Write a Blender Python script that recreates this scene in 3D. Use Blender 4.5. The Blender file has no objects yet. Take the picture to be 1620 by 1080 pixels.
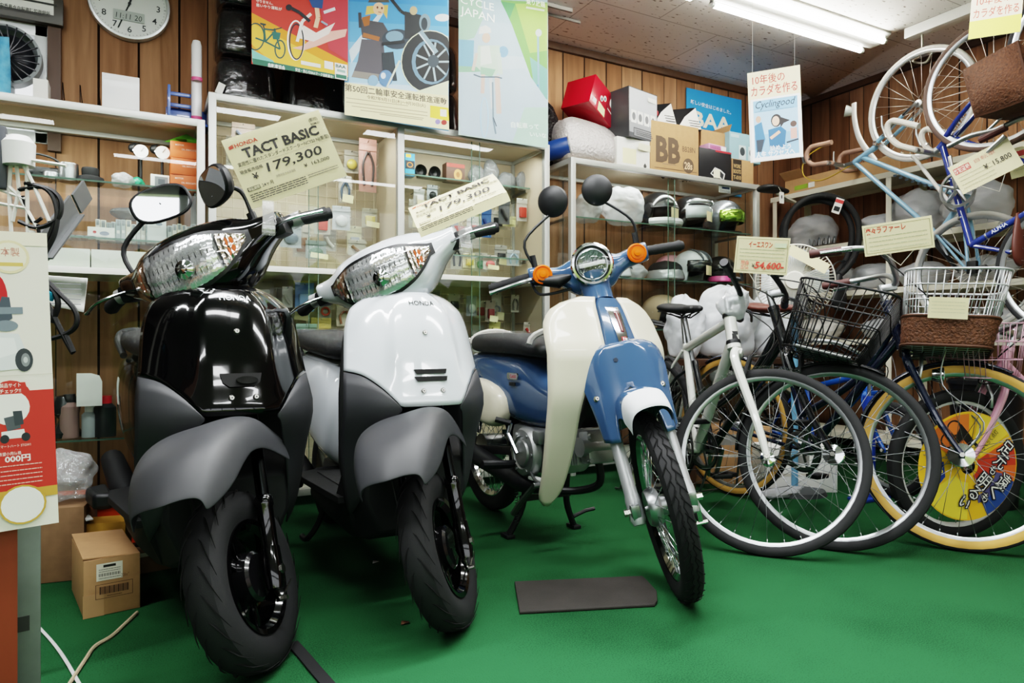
import bpy, bmesh, math, random
from mathutils import Vector as V, Matrix as MX
PI = math.pi
random.seed(7)
scn = bpy.context.scene
col = scn.collection
R = math.radians

# ---------------------------------------------------------------- camera model (1620 x 1080 frame)
FPX = 1100.0
YAW = R(28.3)
CAM = V((0, 0, 0.75))
RT = V((math.cos(YAW), -math.sin(YAW), 0))
FW = V((math.sin(YAW), math.cos(YAW), 0))
UP = V((0, 0, 1))


def ray(px, py):
    return FW + RT * ((px - 810) / FPX) + UP * ((540 - py) / FPX)


def P(px, py, X=None, Y=None, Z=None, D=None):
    """where the line of sight through a photo point meets a plane of the room"""
    d = ray(px, py)
    if X is not None: t = X / d.x
    elif Y is not None: t = Y / d.y
    elif Z is not None: t = (Z - CAM.z) / d.z
    else: t = D
    return CAM + d * t


# ---------------------------------------------------------------- materials
def lin(c):
    if isinstance(c, str):
        c = c.lstrip('#')
        c = [int(c[i:i + 2], 16) / 255 for i in (0, 2, 4)]
        return tuple((x / 12.92 if x <= .04045 else ((x + .055) / 1.055) ** 2.4) for x in c) + (1,)
    return tuple(c[:3]) + (1,)


MATS = {}


def mat(key, c='#808080', rough=.5, metal=0., coat=0., spec=.5, noise=0., nscale=30., bump=0., bscale=200.,
        emit=0., trans=0., alpha=1., vary=None, stretch=None, sheen=0.):
    if key in MATS: return MATS[key]
    m = bpy.data.materials.new(key)
    MATS[key] = m
    m.use_nodes = True
    nt = m.node_tree
    b = nt.nodes['Principled BSDF']
    L = lin(c)
    b.inputs['Base Color'].default_value = L
    b.inputs['Roughness'].default_value = rough
    b.inputs['Metallic'].default_value = metal
    b.inputs['Coat Weight'].default_value = coat
    b.inputs['Coat Roughness'].default_value = .03
    b.inputs['Specular IOR Level'].default_value = spec
    if sheen: b.inputs['Sheen Weight'].default_value = sheen
    if trans: b.inputs['Transmission Weight'].default_value = trans
    if alpha < 1: b.inputs['Alpha'].default_value = alpha
    if emit:
        b.inputs['Emission Color'].default_value = L
        b.inputs['Emission Strength'].default_value = emit
    tc = nt.nodes.new('ShaderNodeTexCoord')
    src = tc.outputs['Object']
    if stretch:
        mp = nt.nodes.new('ShaderNodeMapping')
        mp.inputs['Scale'].default_value = stretch
        nt.links.new(src, mp.inputs[0]); src = mp.outputs[0]
    if noise or vary:
        n = nt.nodes.new('ShaderNodeTexNoise')
        n.inputs['Scale'].default_value = nscale
        n.inputs['Detail'].default_value = 4
        nt.links.new(src, n.inputs['Vector'])
        cr = nt.nodes.new('ShaderNodeValToRGB')
        k = noise
        v = lin(vary) if vary else tuple(min(1, x * (1 + k)) for x in L[:3]) + (1,)
        w = L if vary else tuple(x * (1 - k) for x in L[:3]) + (1,)
        cr.color_ramp.elements[0].color = w
        cr.color_ramp.elements[0].position = .3
        cr.color_ramp.elements[1].color = v
        cr.color_ramp.elements[1].position = .7
        nt.links.new(n.outputs['Fac'], cr.inputs[0])
        nt.links.new(cr.outputs[0], b.inputs['Base Color'])
    if bump:
        n2 = nt.nodes.new('ShaderNodeTexNoise')
        n2.inputs['Scale'].default_value = bscale
        n2.inputs['Detail'].default_value = 3
        nt.links.new(src, n2.inputs['Vector'])
        bp = nt.nodes.new('ShaderNodeBump')
        bp.inputs['Strength'].default_value = bump
        bp.inputs['Distance'].default_value = .01
        nt.links.new(n2.outputs['Fac'], bp.inputs['Height'])
        nt.links.new(bp.outputs[0], b.inputs['Normal'])
    return m


def clear(key, tint='#ffffff', gloss=.12, rough=.02, wrinkle=0., wscale=25., milk=0., milkc='#ffffff', edge=.45):
    """clear sheet: see-through with a reflective sheen; wrinkle makes crumpled film"""
    if key in MATS: return MATS[key]
    m = bpy.data.materials.new(key); MATS[key] = m
    m.use_nodes = True
    nt = m.node_tree
    nt.nodes.remove(nt.nodes['Principled BSDF'])
    out = nt.nodes['Material Output']
    tr = nt.nodes.new('ShaderNodeBsdfTransparent'); tr.inputs[0].default_value = lin(tint)
    gl = nt.nodes.new('ShaderNodeBsdfGlossy'); gl.inputs['Roughness'].default_value = rough
    lw = nt.nodes.new('ShaderNodeLayerWeight'); lw.inputs[0].default_value = .22
    mr = nt.nodes.new('ShaderNodeMapRange')
    mr.inputs['To Min'].default_value = gloss; mr.inputs['To Max'].default_value = min(1, gloss + edge)
    nt.links.new(lw.outputs['Fresnel'], mr.inputs[0])
    mx = nt.nodes.new('ShaderNodeMixShader')
    nt.links.new(mr.outputs[0], mx.inputs[0])
    nt.links.new(tr.outputs[0], mx.inputs[1]); nt.links.new(gl.outputs[0], mx.inputs[2])
    last = mx
    if wrinkle:
        tc = nt.nodes.new('ShaderNodeTexCoord')
        n = nt.nodes.new('ShaderNodeTexNoise'); n.inputs['Scale'].default_value = wscale
        n.inputs['Detail'].default_value = 3; n.inputs['Distortion'].default_value = 1.2
        nt.links.new(tc.outputs['Object'], n.inputs['Vector'])
        bp = nt.nodes.new('ShaderNodeBump'); bp.inputs['Strength'].default_value = wrinkle
        bp.inputs['Distance'].default_value = .03
        nt.links.new(n.outputs['Fac'], bp.inputs['Height'])
        nt.links.new(bp.outputs[0], gl.inputs['Normal'])
    if milk:
        df = nt.nodes.new('ShaderNodeBsdfDiffuse'); df.inputs[0].default_value = lin(milkc)
        m2 = nt.nodes.new('ShaderNodeMixShader'); m2.inputs[0].default_value = milk
        nt.links.new(last.outputs[0], m2.inputs[1]); nt.links.new(df.outputs[0], m2.inputs[2])
        last = m2
    nt.links.new(last.outputs[0], out.inputs[0])
    return m


def flat(c, rough=.6):
    return mat('paint ' + c, c, rough, noise=.03, nscale=8)


# ---------------------------------------------------------------- mesh builder
def frame_of(d, ref=None):
    d = d.normalized()
    r = ref or (V((0, 0, 1)) if abs(d.z) < .9 else V((1, 0, 0)))
    x = r.cross(d)
    if x.length < 1e-6: x = V((1, 0, 0)).cross(d)
    x.normalize()
    return x, d.cross(x).normalized()


def rot(rx=0, ry=0, rz=0):
    return MX.Rotation(R(rz), 4, 'Z') @ MX.Rotation(R(ry), 4, 'Y') @ MX.Rotation(R(rx), 4, 'X')


def T(x, y=None, z=None):
    return MX.Translation(V((x, y, z)) if y is not None else V(x))


TEXTS = {}


def text_mesh(s, bold=0.):
    k = (s, bold)
    if k in TEXTS: return TEXTS[k]
    cu = bpy.data.curves.new('t', 'FONT')
    cu.body = s; cu.size = 1; cu.align_x = 'CENTER'; cu.align_y = 'CENTER'; cu.resolution_u = 2
    cu.offset = bold; cu.fill_mode = 'FRONT'
    ob = bpy.data.objects.new('t', cu); col.objects.link(ob)
    dg = bpy.context.evaluated_depsgraph_get(); dg.update()
    me = ob.evaluated_get(dg).to_mesh()
    vs = [v.co.copy() for v in me.vertices]; fs = [tuple(p.vertices) for p in me.polygons]
    ob.evaluated_get(dg).to_mesh_clear()
    bpy.data.objects.remove(ob); bpy.data.curves.remove(cu)
    if vs:
        x0 = min(v.x for v in vs); x1 = max(v.x for v in vs); y0 = min(v.y for v in vs); y1 = max(v.y for v in vs)
        c = V(((x0 + x1) / 2, (y0 + y1) / 2, 0)); vs = [v - c for v in vs]
        TEXTS[k] = (vs, fs, x1 - x0, y1 - y0)
    else:
        TEXTS[k] = ([], [], 1, 1)
    return TEXTS[k]


class MB:
    def __init__(s, m=None):
        s.bm = bmesh.new(); s.mats = []; s.i = 0; s.X = MX.Identity(4); s.map = None
        if m: s.m(m)

    def m(s, m):
        if m not in s.mats: s.mats.append(m)
        s.i = s.mats.index(m)
        return s

    def at(s, X=None):
        s.X = X or MX.Identity(4)
        return s

    def raw(s, vs, fs, X=None):
        X = s.X @ X if X else s.X
        bv = []
        for v in vs:
            w = X @ V(v)
            if s.map: w = s.map(w)
            bv.append(s.bm.verts.new(w))
        for f in fs:
            try:
                q = s.bm.faces.new([bv[k] for k in f]); q.material_index = s.i; q.smooth = True
            except ValueError:
                pass
        return s

    def box(s, c, d, X=None, bev=0.):
        hx, hy, hz = d[0] / 2, d[1] / 2, d[2] / 2
        Y = T(*c) @ (X or MX.Identity(4))
        if not bev:
            vs = [(a * hx, b * hy, e * hz) for a in (-1, 1) for b in (-1, 1) for e in (-1, 1)]
            return s.raw(vs, [(0, 1, 3, 2), (4, 6, 7, 5), (0, 4, 5, 1), (2, 3, 7, 6), (0, 2, 6, 4), (1, 5, 7, 3)], Y)
        b = bmesh.new(); bmesh.ops.create_cube(b, size=1)
        for v in b.verts: v.co = V((v.co.x * d[0], v.co.y * d[1], v.co.z * d[2]))
        bmesh.ops.bevel(b, geom=b.edges[:], offset=min(bev, .49 * min(d)), segments=2, profile=.6, affect='EDGES')
        b.verts.index_update()
        vs = [v.co.copy() for v in b.verts]; fs = [[v.index for v in f.verts] for f in b.faces]
        b.free()
        return s.raw(vs, fs, Y)

    def bar(s, a, b, w, h, up=None, bev=0.):
        """a box from a to b"""
        a, b = V(a), V(b)
        d = b - a
        x, y = frame_of(d, V(up) if up else None)
        X = MX((x, y, d.normalized())).transposed().to_4x4()
        return s.box((a + b) / 2, (w, h, d.length), X, bev)

    def loft(s, rings, closed=True, cap=True, loop=False):
        n = len(rings[0]); vs = [p for r in rings for p in r]; fs = []
        m = len(rings)
        for i in range(m if loop else m - 1):
            for k in range(n if closed else n - 1):
                a, b = i * n + k, i * n + (k + 1) % n
                c = ((i + 1) % m) * n
                fs.append((a, b, c + (k + 1) % n, c + k))
        if cap and closed and not loop:
            fs.append(tuple(range(n))[::-1]); fs.append(tuple(range((m - 1) * n, m * n)))
        return s.raw(vs, fs)

    def tube(s, pts, r, n=8, loop=False, cap=True, sq=1., ref=None):
        pts = [V(p) for p in pts]
        rs = r if isinstance(r, (list, tuple)) else [r] * len(pts)
        m = len(pts); rings = []; x = None
        for i, p in enumerate(pts):
            if loop: d = pts[(i + 1) % m] - pts[i - 1]
            else: d = pts[min(i + 1, m - 1)] - pts[max(i - 1, 0)]
            if d.length < 1e-9: d = V((0, 0, 1))
            d.normalize()
            if x is None: x, y = frame_of(d, ref)
            else:
                x = x - d * x.dot(d)
                if x.length < 1e-6: x, y = frame_of(d)
                x.normalize(); y = d.cross(x)
            rings.append([p + x * (rs[i] * math.cos(2 * PI * k / n)) + y * (rs[i] * sq * math.sin(2 * PI * k / n)) for k in range(n)])
        return s.loft(rings, True, cap, loop)

    def cyl(s, a, b, r, n=16, r2=None):
        return s.tube([a, b], [r, r if r2 is None else r2], n)

    def lathe(s, prof, n=24, o=(0, 0, 0), ax=(0, 0, 1), arc=2 * PI, a0=0., loop=False):
        """prof: (radius, height) list turned about axis ax through o"""
        o = V(o); a = V(ax).normalized(); x, y = frame_of(a)
        full = abs(arc - 2 * PI) < 1e-6
        k = n if full else n + 1
        rings = [[o + a * h + x * (r * math.cos(a0 + arc * i / n)) + y * (r * math.sin(a0 + arc * i / n)) for i in range(k)] for r, h in prof]
        return s.loft(rings, full, False, loop)

    def ball(s, c, r, n=16, h=10, X=None, z0=-1., z1=1.):
        if not isinstance(r, (tuple, list)): r = (r, r, r)
        rings = []
        for j in range(h + 1):
            t = z0 + (z1 - z0) * j / h
            a = math.asin(max(-1, min(1, t))); q = max(math.cos(a), .002)
            rings.append([(X @ V(p) if X else V(p)) + V(c) for p in
                          [(r[0] * q * math.cos(2 * PI * k / n), r[1] * q * math.sin(2 * PI * k / n), r[2] * t) for k in range(n)]])
        return s.loft(rings)

    def prism(s, poly, h, X=None, cap=True):
        """2D outline (x, y) pushed from z=0 to z=h"""
        n = len(poly)
        vs = [(p[0], p[1], 0) for p in poly] + [(p[0], p[1], h) for p in poly]
        fs = [tuple(range(n))[::-1], tuple(range(n, 2 * n))] if h else [tuple(range(n))]
        if h: fs += [(k, (k + 1) % n, n + (k + 1) % n, n + k) for k in range(n)]
        else: vs = vs[:n]
        return s.raw(vs, fs, X)

    def grid(s, rows):
        return s.loft(rows, False, False)

    def text(s, t, h, X, bold=0., w=None, ex=0.):
        vs, fs, tw, th = text_mesh(t, bold)
        k = h / .72
        kx = k if w is None else w / max(tw, 1e-6)
        s.raw([(v.x * kx, v.y * k, 0) for v in vs], fs, X)
        return s

    def build(s, name, parent=None, loc=None, rz=0, sub=0, solid=0., off=-1., sharp=35, bev=0., ev=None, wn=False):
        me = bpy.data.meshes.new(name)
        if not s.bm.faces: s.raw([(0, 0, 0), (.001, 0, 0), (0, .001, 0)], [(0, 1, 2)])
        bmesh.ops.recalc_face_normals(s.bm, faces=s.bm.faces[:]) if solid or sub else None
        s.bm.to_mesh(me); s.bm.free()
        for m in s.mats: me.materials.append(m)
        if sharp and not sub: me.set_sharp_from_angle(angle=R(sharp))
        o = bpy.data.objects.new(name, me); col.objects.link(o)
        if parent: o.parent = parent
        if loc is not None: o.location = loc
        if rz: o.rotation_euler = (0, 0, rz)
        if bev:
            q = o.modifiers.new('bevel', 'BEVEL'); q.width = bev; q.segments = 2; q.limit_method = 'ANGLE'
        if solid:
            q = o.modifiers.new('thickness', 'SOLIDIFY'); q.thickness = solid; q.offset = off
        if sub:
            q = o.modifiers.new('smooth', 'SUBSURF'); q.levels = sub; q.render_levels = sub
        return o


def tag(o, label, cat, group=None, kind=None):
    if label: o['label'] = label
    if cat: o['category'] = cat
    if group: o['group'] = group
    if kind: o['kind'] = kind
    return o


def thing(name, label, cat, loc=(0, 0, 0), rz=0., group=None, X=None):
    o = bpy.data.objects.new(name, None); col.objects.link(o)
    o.empty_display_size = .1
    o.location = loc; o.rotation_euler = (0, 0, rz)
    if X is not None: o.matrix_world = X
    return tag(o, label, cat, group)


def struct(o):
    o['kind'] = 'structure'
    return o


def kids(o):
    return [c for c in bpy.data.objects if c.parent == o]


def dup(o, loc=None, rz=None, label=None, parent=None):
    c = o.copy(); col.objects.link(c)
    if parent: c.parent = parent
    for k in kids(o):
        if k != c: dup(k, parent=c)
    if loc is not None: c.location = loc
    if rz is not None: c.rotation_euler = (0, 0, rz)
    if label: c['label'] = label
    return c


def spline(pts, n=6, loop=False):
    """points of a smooth curve through pts"""
    pts = [V(p) for p in pts]; out = []; m = len(pts)
    for i in range(m if loop else m - 1):
        g = lambda k: pts[k % m] if loop else pts[max(0, min(m - 1, k))]
        a, b, c, d = g(i - 1), g(i), g(i + 1), g(i + 2)
        for j in range(n):
            t = j / n
            out.append(.5 * ((2 * b) + (c - a) * t + (2 * a - 5 * b + 4 * c - d) * t * t + (3 * b - a - 3 * c + d) * t ** 3))
    if not loop: out.append(pts[-1])
    return out


def lerp(tab, x):
    """smooth table look-up (monotone cubic): tab is sorted (x, y)"""
    if x <= tab[0][0]: return tab[0][1]
    if x >= tab[-1][0]: return tab[-1][1]
    n = len(tab)
    sl = [(tab[i + 1][1] - tab[i][1]) / (tab[i + 1][0] - tab[i][0]) for i in range(n - 1)]
    def m(i):
        if i == 0: return sl[0]
        if i == n - 1: return sl[-1]
        return 0 if sl[i - 1] * sl[i] <= 0 else 2 * sl[i - 1] * sl[i] / (sl[i - 1] + sl[i])
    for i in range(n - 1):
        if x <= tab[i + 1][0]:
            h = tab[i + 1][0] - tab[i][0]; t = (x - tab[i][0]) / h
            return ((1 + 2 * t) * (1 - t) ** 2 * tab[i][1] + t * (1 - t) ** 2 * h * m(i) + t * t * (3 - 2 * t) * tab[i + 1][1] + t * t * (t - 1) * h * m(i + 1))


def ell(cx, cy, rx, ry, n=24, a0=0., a1=2 * PI):
    full = abs(a1 - a0 - 2 * PI) < 1e-6
    return [(cx + rx * math.cos(a0 + (a1 - a0) * k / (n if full else n - 1)), cy + ry * math.sin(a0 + (a1 - a0) * k / (n if full else n - 1))) for k in range(n)]


def rrect(w, h, r, n=4):
    pts = []
    for sx, sy, a in ((1, 1, 0), (-1, 1, 90), (-1, -1, 180), (1, -1, 270)):
        for k in range(n + 1):
            t = R(a + 90 * k / n)
            pts.append((sx * (w / 2 - r) + r * math.cos(t), sy * (h / 2 - r) + r * math.sin(t)))
    return pts


class Art:
    """flat artwork on a sheet. coordinates: 0..w right, 0..h down, in any unit; X puts the sheet (metres) in place"""
    def __init__(s, mb, X, w, h, W, H, step=.0005):
        s.b = mb; s.X = X; s.w = w; s.h = h; s.k = W / w; s.q = H / h; s.z = step; s.step = step

    def p(s, x, y):
        return ((x - s.w / 2) * s.k, (s.h / 2 - y) * s.q)

    def poly(s, c, pts):
        s.b.m(c if not isinstance(c, str) else flat(c))
        s.b.prism([s.p(*q) for q in pts], 0, s.X @ T(0, 0, s.z)); s.z += s.step * .12
        return s

    def rect(s, c, x0, y0, x1, y1):
        return s.poly(c, [(x0, y1), (x1, y1), (x1, y0), (x0, y0)])

    def oval(s, c, x, y, rx, ry, n=20):
        return s.poly(c, [(a, b) for a, b in ell(x, y, rx, ry, n)][::-1])

    def ring(s, c, x, y, rx, ry, t, n=24):
        s.b.m(flat(c) if isinstance(c, str) else c)
        o = [s.p(*q) for q in ell(x, y, rx, ry, n)]; i = [s.p(*q) for q in ell(x, y, rx - t, ry - t, n)]
        s.b.raw([(a, b, 0) for a, b in o + i], [(k, n + k, n + (k + 1) % n, (k + 1) % n) for k in range(n)], s.X @ T(0, 0, s.z)); s.z += s.step * .12
        return s

    def line(s, c, pts, t):
        for (x0, y0), (x1, y1) in zip(pts, pts[1:]):
            d = math.hypot(x1 - x0, y1 - y0) or 1
            nx, ny = -(y1 - y0) / d * t / 2, (x1 - x0) / d * t / 2
            s.poly(c, [(x0 + nx, y0 + ny), (x1 + nx, y1 + ny), (x1 - nx, y1 - ny), (x0 - nx, y0 - ny)])
        return s

    def text(s, c, t, x, y, h, w=None, bold=0., a=0., sk=0.):
        """centred on x, y; h is the letter height, w the full width"""
        s.b.m(flat(c) if isinstance(c, str) else c)
        X = s.X @ T(*s.p(x, y), s.z) @ MX.Rotation(R(a), 4, 'Z')
        if sk:
            S = MX.Identity(4); S[0][1] = sk; X = X @ S
        s.b.text(t, h * s.q, X, bold, None if w is None else w * s.k); s.z += s.step * .12
        return s


def sheet_X(c, n, up=UP, roll=0.):
    """matrix of a sheet centred on c facing n"""
    n = V(n).normalized(); x = V(up).cross(n).normalized(); y = n.cross(x)
    m = MX((x, y, n)).transposed().to_4x4()
    return T(V(c)) @ m @ MX.Rotation(R(roll), 4, 'Z')
# ---------------------------------------------------------------- shared materials
BLACK = mat('black plastic', '#16171a', .45)
BLACKG = mat('gloss black paint', '#050506', .12, coat=.7, spec=.2)
BLACKM = mat('matte black plastic', '#1b1c1e', .62, bump=.08, bscale=900)
DGREY = mat('matte graphite plastic', '#38393c', .5, bump=.06, bscale=1200)
RUBBER = mat('tyre rubber', '#1e1e20', .75, bump=.1, bscale=500)
CHROME = mat('chrome', '#d8dadd', .1, metal=1.)
ALU = mat('brushed aluminium', '#aeb1b3', .32, metal=1., noise=.05)
STEEL = mat('plain steel', '#8e9092', .38, metal=1.)
SILVER = mat('silver painted metal', '#b9bbbd', .35, metal=.55)
WHITEP = mat('gloss white paint', '#d6dce2', .15, coat=1.)
PWHITE = mat('white plastic', '#dfe0de', .4)
BLUEP = mat('gloss grey blue paint', '#3c5678', .16, coat=1.)
CREAM = mat('cream plastic', '#d6d0bb', .28, coat=.4)
AMBER = mat('amber lens', '#e06400', .3, spec=.3, emit=.05)
PAPER = mat('white paper', '#e9e8e3', .7, noise=.02)
CARDP = mat('cream card', '#e4daae', .6, noise=.015)
CARDB = mat('brown cardboard', '#b08a63', .8, noise=.05, nscale=40)
FILM = clear('clear film', gloss=.02, rough=.07, wrinkle=1., wscale=38, edge=.3)
BAG = clear('milky plastic bag', gloss=.10, rough=.18, wrinkle=1., wscale=22, milk=.42, milkc='#dcdfe3')
GLASS = clear('cabinet glass', tint='#f8fbf9', gloss=.012, rough=.0)
LENS = clear('clear lens', gloss=.09, rough=.02)
MIRROR = mat('mirror', '#e8eaec', .02, metal=1.)
BEIGE = mat('beige enamelled steel', '#d9d4c2', .45)

# ---------------------------------------------------------------- room shell
XL, XR, YF, YB, ZC = -3.4, 4.53, -2.7, 3.68, 2.6


def carpet():
    m = mat('green needle felt carpet', '#14693e', .95, spec=.1)
    nt = m.node_tree; b = nt.nodes['Principled BSDF']
    tc = nt.nodes.new('ShaderNodeTexCoord')
    n1 = nt.nodes.new('ShaderNodeTexNoise'); n1.inputs['Scale'].default_value = 2.2; n1.inputs['Detail'].default_value = 5
    n2 = nt.nodes.new('ShaderNodeTexNoise'); n2.inputs['Scale'].default_value = 260; n2.inputs['Detail'].default_value = 2
    ad = nt.nodes.new('ShaderNodeMath'); ad.operation = 'ADD'
    cr = nt.nodes.new('ShaderNodeValToRGB')
    cr.color_ramp.elements[0].position = .62; cr.color_ramp.elements[0].color = lin('#1d432b')
    cr.color_ramp.elements[1].position = 1.35 / 1.3; cr.color_ramp.elements[1].color = lin('#316541')
    for n in (n1, n2): nt.links.new(tc.outputs['Object'], n.inputs['Vector'])
    nt.links.new(n1.outputs['Fac'], ad.inputs[0]); nt.links.new(n2.outputs['Fac'], ad.inputs[1])
    nt.links.new(ad.outputs[0], cr.inputs[0]); nt.links.new(cr.outputs[0], b.inputs['Base Color'])
    bp = nt.nodes.new('ShaderNodeBump'); bp.inputs['Strength'].default_value = .5; bp.inputs['Distance'].default_value = .004
    nt.links.new(n2.outputs['Fac'], bp.inputs['Height']); nt.links.new(bp.outputs[0], b.inputs['Normal'])
    return m


def panelling(axis):
    """printed plywood panelling with dark vertical grooves at uneven spacing"""
    m = mat('wood panelling ' + axis, '#a87650', .45)
    nt = m.node_tree; b = nt.nodes['Principled BSDF']; N = nt.nodes.new; Lk = nt.links.new
    tc = N('ShaderNodeTexCoord'); sp = N('ShaderNodeSeparateXYZ'); Lk(tc.outputs['Object'], sp.inputs[0])
    dv = N('ShaderNodeMath'); dv.operation = 'DIVIDE'; dv.inputs[1].default_value = 1.25
    Lk(sp.outputs[0 if axis == 'x' else 1], dv.inputs[0])
    fr = N('ShaderNodeMath'); fr.operation = 'FRACT'; Lk(dv.outputs[0], fr.inputs[0])
    cuts = [0, .135, .235, .37, .52, .61, .74, .87]
    g = N('ShaderNodeValToRGB'); g.color_ramp.interpolation = 'CONSTANT'; e = g.color_ramp.elements
    t = N('ShaderNodeValToRGB'); t.color_ramp.interpolation = 'CONSTANT'; te = t.color_ramp.elements
    tints = ['#b58c6c', '#ad8263', '#c09878', '#b38a6b', '#bd9475', '#a97f60', '#bc9373', '#b08667']
    e[0].position = 0; e[0].color = (0, 0, 0, 1); e[1].position = .006; e[1].color = (1, 1, 1, 1)
    te[0].position = 0; te[0].color = lin(tints[0])
    te[1].position = cuts[1]; te[1].color = lin(tints[1])
    for c in cuts[1:]:
        q = e.new(c); q.color = (0, 0, 0, 1); q = e.new(c + .006); q.color = (1, 1, 1, 1)
    for c, k in list(zip(cuts, tints))[2:]:
        q = te.new(c); q.color = lin(k)
    Lk(fr.outputs[0], g.inputs[0]); Lk(fr.outputs[0], t.inputs[0])
    mp = N('ShaderNodeMapping'); mp.inputs['Scale'].default_value = (9, 9, .6); Lk(tc.outputs['Object'], mp.inputs[0])
    w = N('ShaderNodeTexNoise'); w.inputs['Scale'].default_value = 3.; w.inputs['Detail'].default_value = 6; w.inputs['Distortion'].default_value = .8
    Lk(mp.outputs[0], w.inputs['Vector'])
    gr = N('ShaderNodeValToRGB'); gr.color_ramp.elements[0].position = .3; gr.color_ramp.elements[0].color = (.66, .62, .58, 1)
    gr.color_ramp.elements[1].position = .7; gr.color_ramp.elements[1].color = (1.1, 1.1, 1.1, 1)
    Lk(w.outputs['Fac'], gr.inputs[0])
    m1 = N('ShaderNodeMix'); m1.data_type = 'RGBA'; m1.blend_type = 'MULTIPLY'; m1.inputs[0].default_value = 1
    Lk(t.outputs[0], m1.inputs[6]); Lk(gr.outputs[0], m1.inputs[7])
    m2 = N('ShaderNodeMix'); m2.data_type = 'RGBA'; m2.inputs[6].default_value = lin('#2c1d14')
    Lk(g.outputs[0], m2.inputs[0]); Lk(m1.outputs[2], m2.inputs[7])
    Lk(m2.outputs[2], b.inputs['Base Color'])
    bp = N('ShaderNodeBump'); bp.inputs['Strength'].default_value = .6; bp.inputs['Distance'].default_value = .004
    Lk(g.outputs[0], bp.inputs['Height']); Lk(bp.outputs[0], b.inputs['Normal'])
    return m


def ceiling_mat():
    m = mat('acoustic ceiling board', '#b9b4ae', .9)
    nt = m.node_tree; b = nt.nodes['Principled BSDF']; N = nt.nodes.new; Lk = nt.links.new
    tc = N('ShaderNodeTexCoord')
    mp = N('ShaderNodeMapping'); mp.inputs['Scale'].default_value = (26, 60, 30); mp.inputs['Rotation'].default_value = (0, 0, .5); Lk(tc.outputs['Object'], mp.inputs[0])
    v = N('ShaderNodeTexNoise'); v.inputs['Scale'].default_value = 1.; v.inputs['Detail'].default_value = 1.5; v.inputs['Roughness'].default_value = .4
    Lk(mp.outputs[0], v.inputs['Vector'])
    cr = N('ShaderNodeValToRGB'); cr.color_ramp.elements[0].position = .285; cr.color_ramp.elements[0].color = lin('#8b8379')
    cr.color_ramp.elements[1].position = .345; cr.color_ramp.elements[1].color = lin('#eeebe6')
    Lk(v.outputs['Fac'], cr.inputs[0])
    mp2 = N('ShaderNodeMapping'); mp2.inputs['Location'].default_value = (.1, .53, 0); Lk(tc.outputs['Object'], mp2.inputs[0])
    br = N('ShaderNodeTexBrick'); br.inputs['Scale'].default_value = 1.; br.inputs['Mortar Size'].default_value = .003
    br.inputs['Brick Width'].default_value = .91; br.inputs['Row Height'].default_value = .455
    br.inputs['Color1'].default_value = (1, 1, 1, 1); br.inputs['Color2'].default_value = (.93, .93, .93, 1); br.inputs['Mortar'].default_value = (.5, .48, .46, 1)
    Lk(mp2.outputs[0], br.inputs['Vector'])
    mx = N('ShaderNodeMix'); mx.data_type = 'RGBA'; mx.blend_type = 'MULTIPLY'; mx.inputs[0].default_value = 1
    Lk(cr.outputs[0], mx.inputs[6]); Lk(br.outputs['Color'], mx.inputs[7]); Lk(mx.outputs[2], b.inputs['Base Color'])
    return m


def slab(name, m, c, d):
    return struct(MB(m).box(c, d).build(name, sharp=0))


slab('floor', carpet(), ((XL + XR) / 2, (YF + YB) / 2, -.025), (XR - XL + .2, YB - YF + .2, .05))
slab('ceiling', ceiling_mat(), ((XL + XR) / 2, (YF + YB) / 2, ZC + .025), (XR - XL + .2, YB - YF + .2, .05))
WX, WYm = panelling('x'), panelling('y')
slab('wall_right', WYm, (XR + .05, (YF + YB) / 2, ZC / 2), (.1, YB - YF, ZC))
slab('wall_left', mat('left wall dark for reflections', '#54504a', .8), (XL - .05, (YF + YB) / 2, ZC / 2), (.1, YB - YF, ZC))  # unseen wall, set back and darkened so gloss paint reflects dark
# back wall with a window opening at its left end
wx1 = P(76, 100, Y=YB).x            # right edge of the window frame
wz1 = P(70, 42, Y=YB).z             # its top
wx0, wz0 = wx1 - 1.5, 1.62
b = MB(WX)
b.box(((wx1 + XR) / 2, YB + .05, ZC / 2), (XR - wx1, .1, ZC))
b.box(((XL + wx0) / 2, YB + .05, ZC / 2), (wx0 - XL, .1, ZC))
b.box(((wx0 + wx1) / 2, YB + .05, wz0 / 2), (wx1 - wx0, .1, wz0))
b.box(((wx0 + wx1) / 2, YB + .05, (wz1 + ZC) / 2), (wx1 - wx0, .1, ZC - wz1))
struct(b.build('wall_back', sharp=0))
# window_1: white aluminium sash with panes
WFR = mat('white aluminium sash', '#d7dadb', .35, metal=.3)
b = MB(WFR)
for (x0, x1, z0, z1) in ((wx0, wx1, wz1 - .05, wz1), (wx0, wx1, wz0, wz0 + .05), (wx1 - .05, wx1, wz0, wz1), (wx0, wx0 + .05, wz0, wz1), (wx1 - .32, wx1 - .28, wz0, wz1)):
    b.box(((x0 + x1) / 2, YB + .03, (z0 + z1) / 2), (x1 - x0, .07, z1 - z0), bev=.004)
w1 = struct(b.build('window_1'))
struct(MB(clear('frosted daylight pane', gloss=.05, rough=.3, milk=.35)).box(((wx0 + wx1) / 2, YB + .04, (wz0 + wz1) / 2), (wx1 - wx0 - .05, .006, wz1 - wz0 - .05)).build('window_pane', w1))
DARKW = mat('dark brown trim wood', '#4a3324', .5, noise=.15, nscale=12, stretch=(1, 1, .1))
b = MB(DARKW)                       # timber architrave round the window
b.box((wx1 + .025, YB - .01, (wz0 + wz1) / 2), (.05, .03, wz1 - wz0 + .06)); b.box(((wx0 + wx1) / 2, YB - .01, wz1 + .025), (wx1 - wx0 + .1, .03, .05))
struct(b.build('trim_1'))
b = MB(DARKW)
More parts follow.
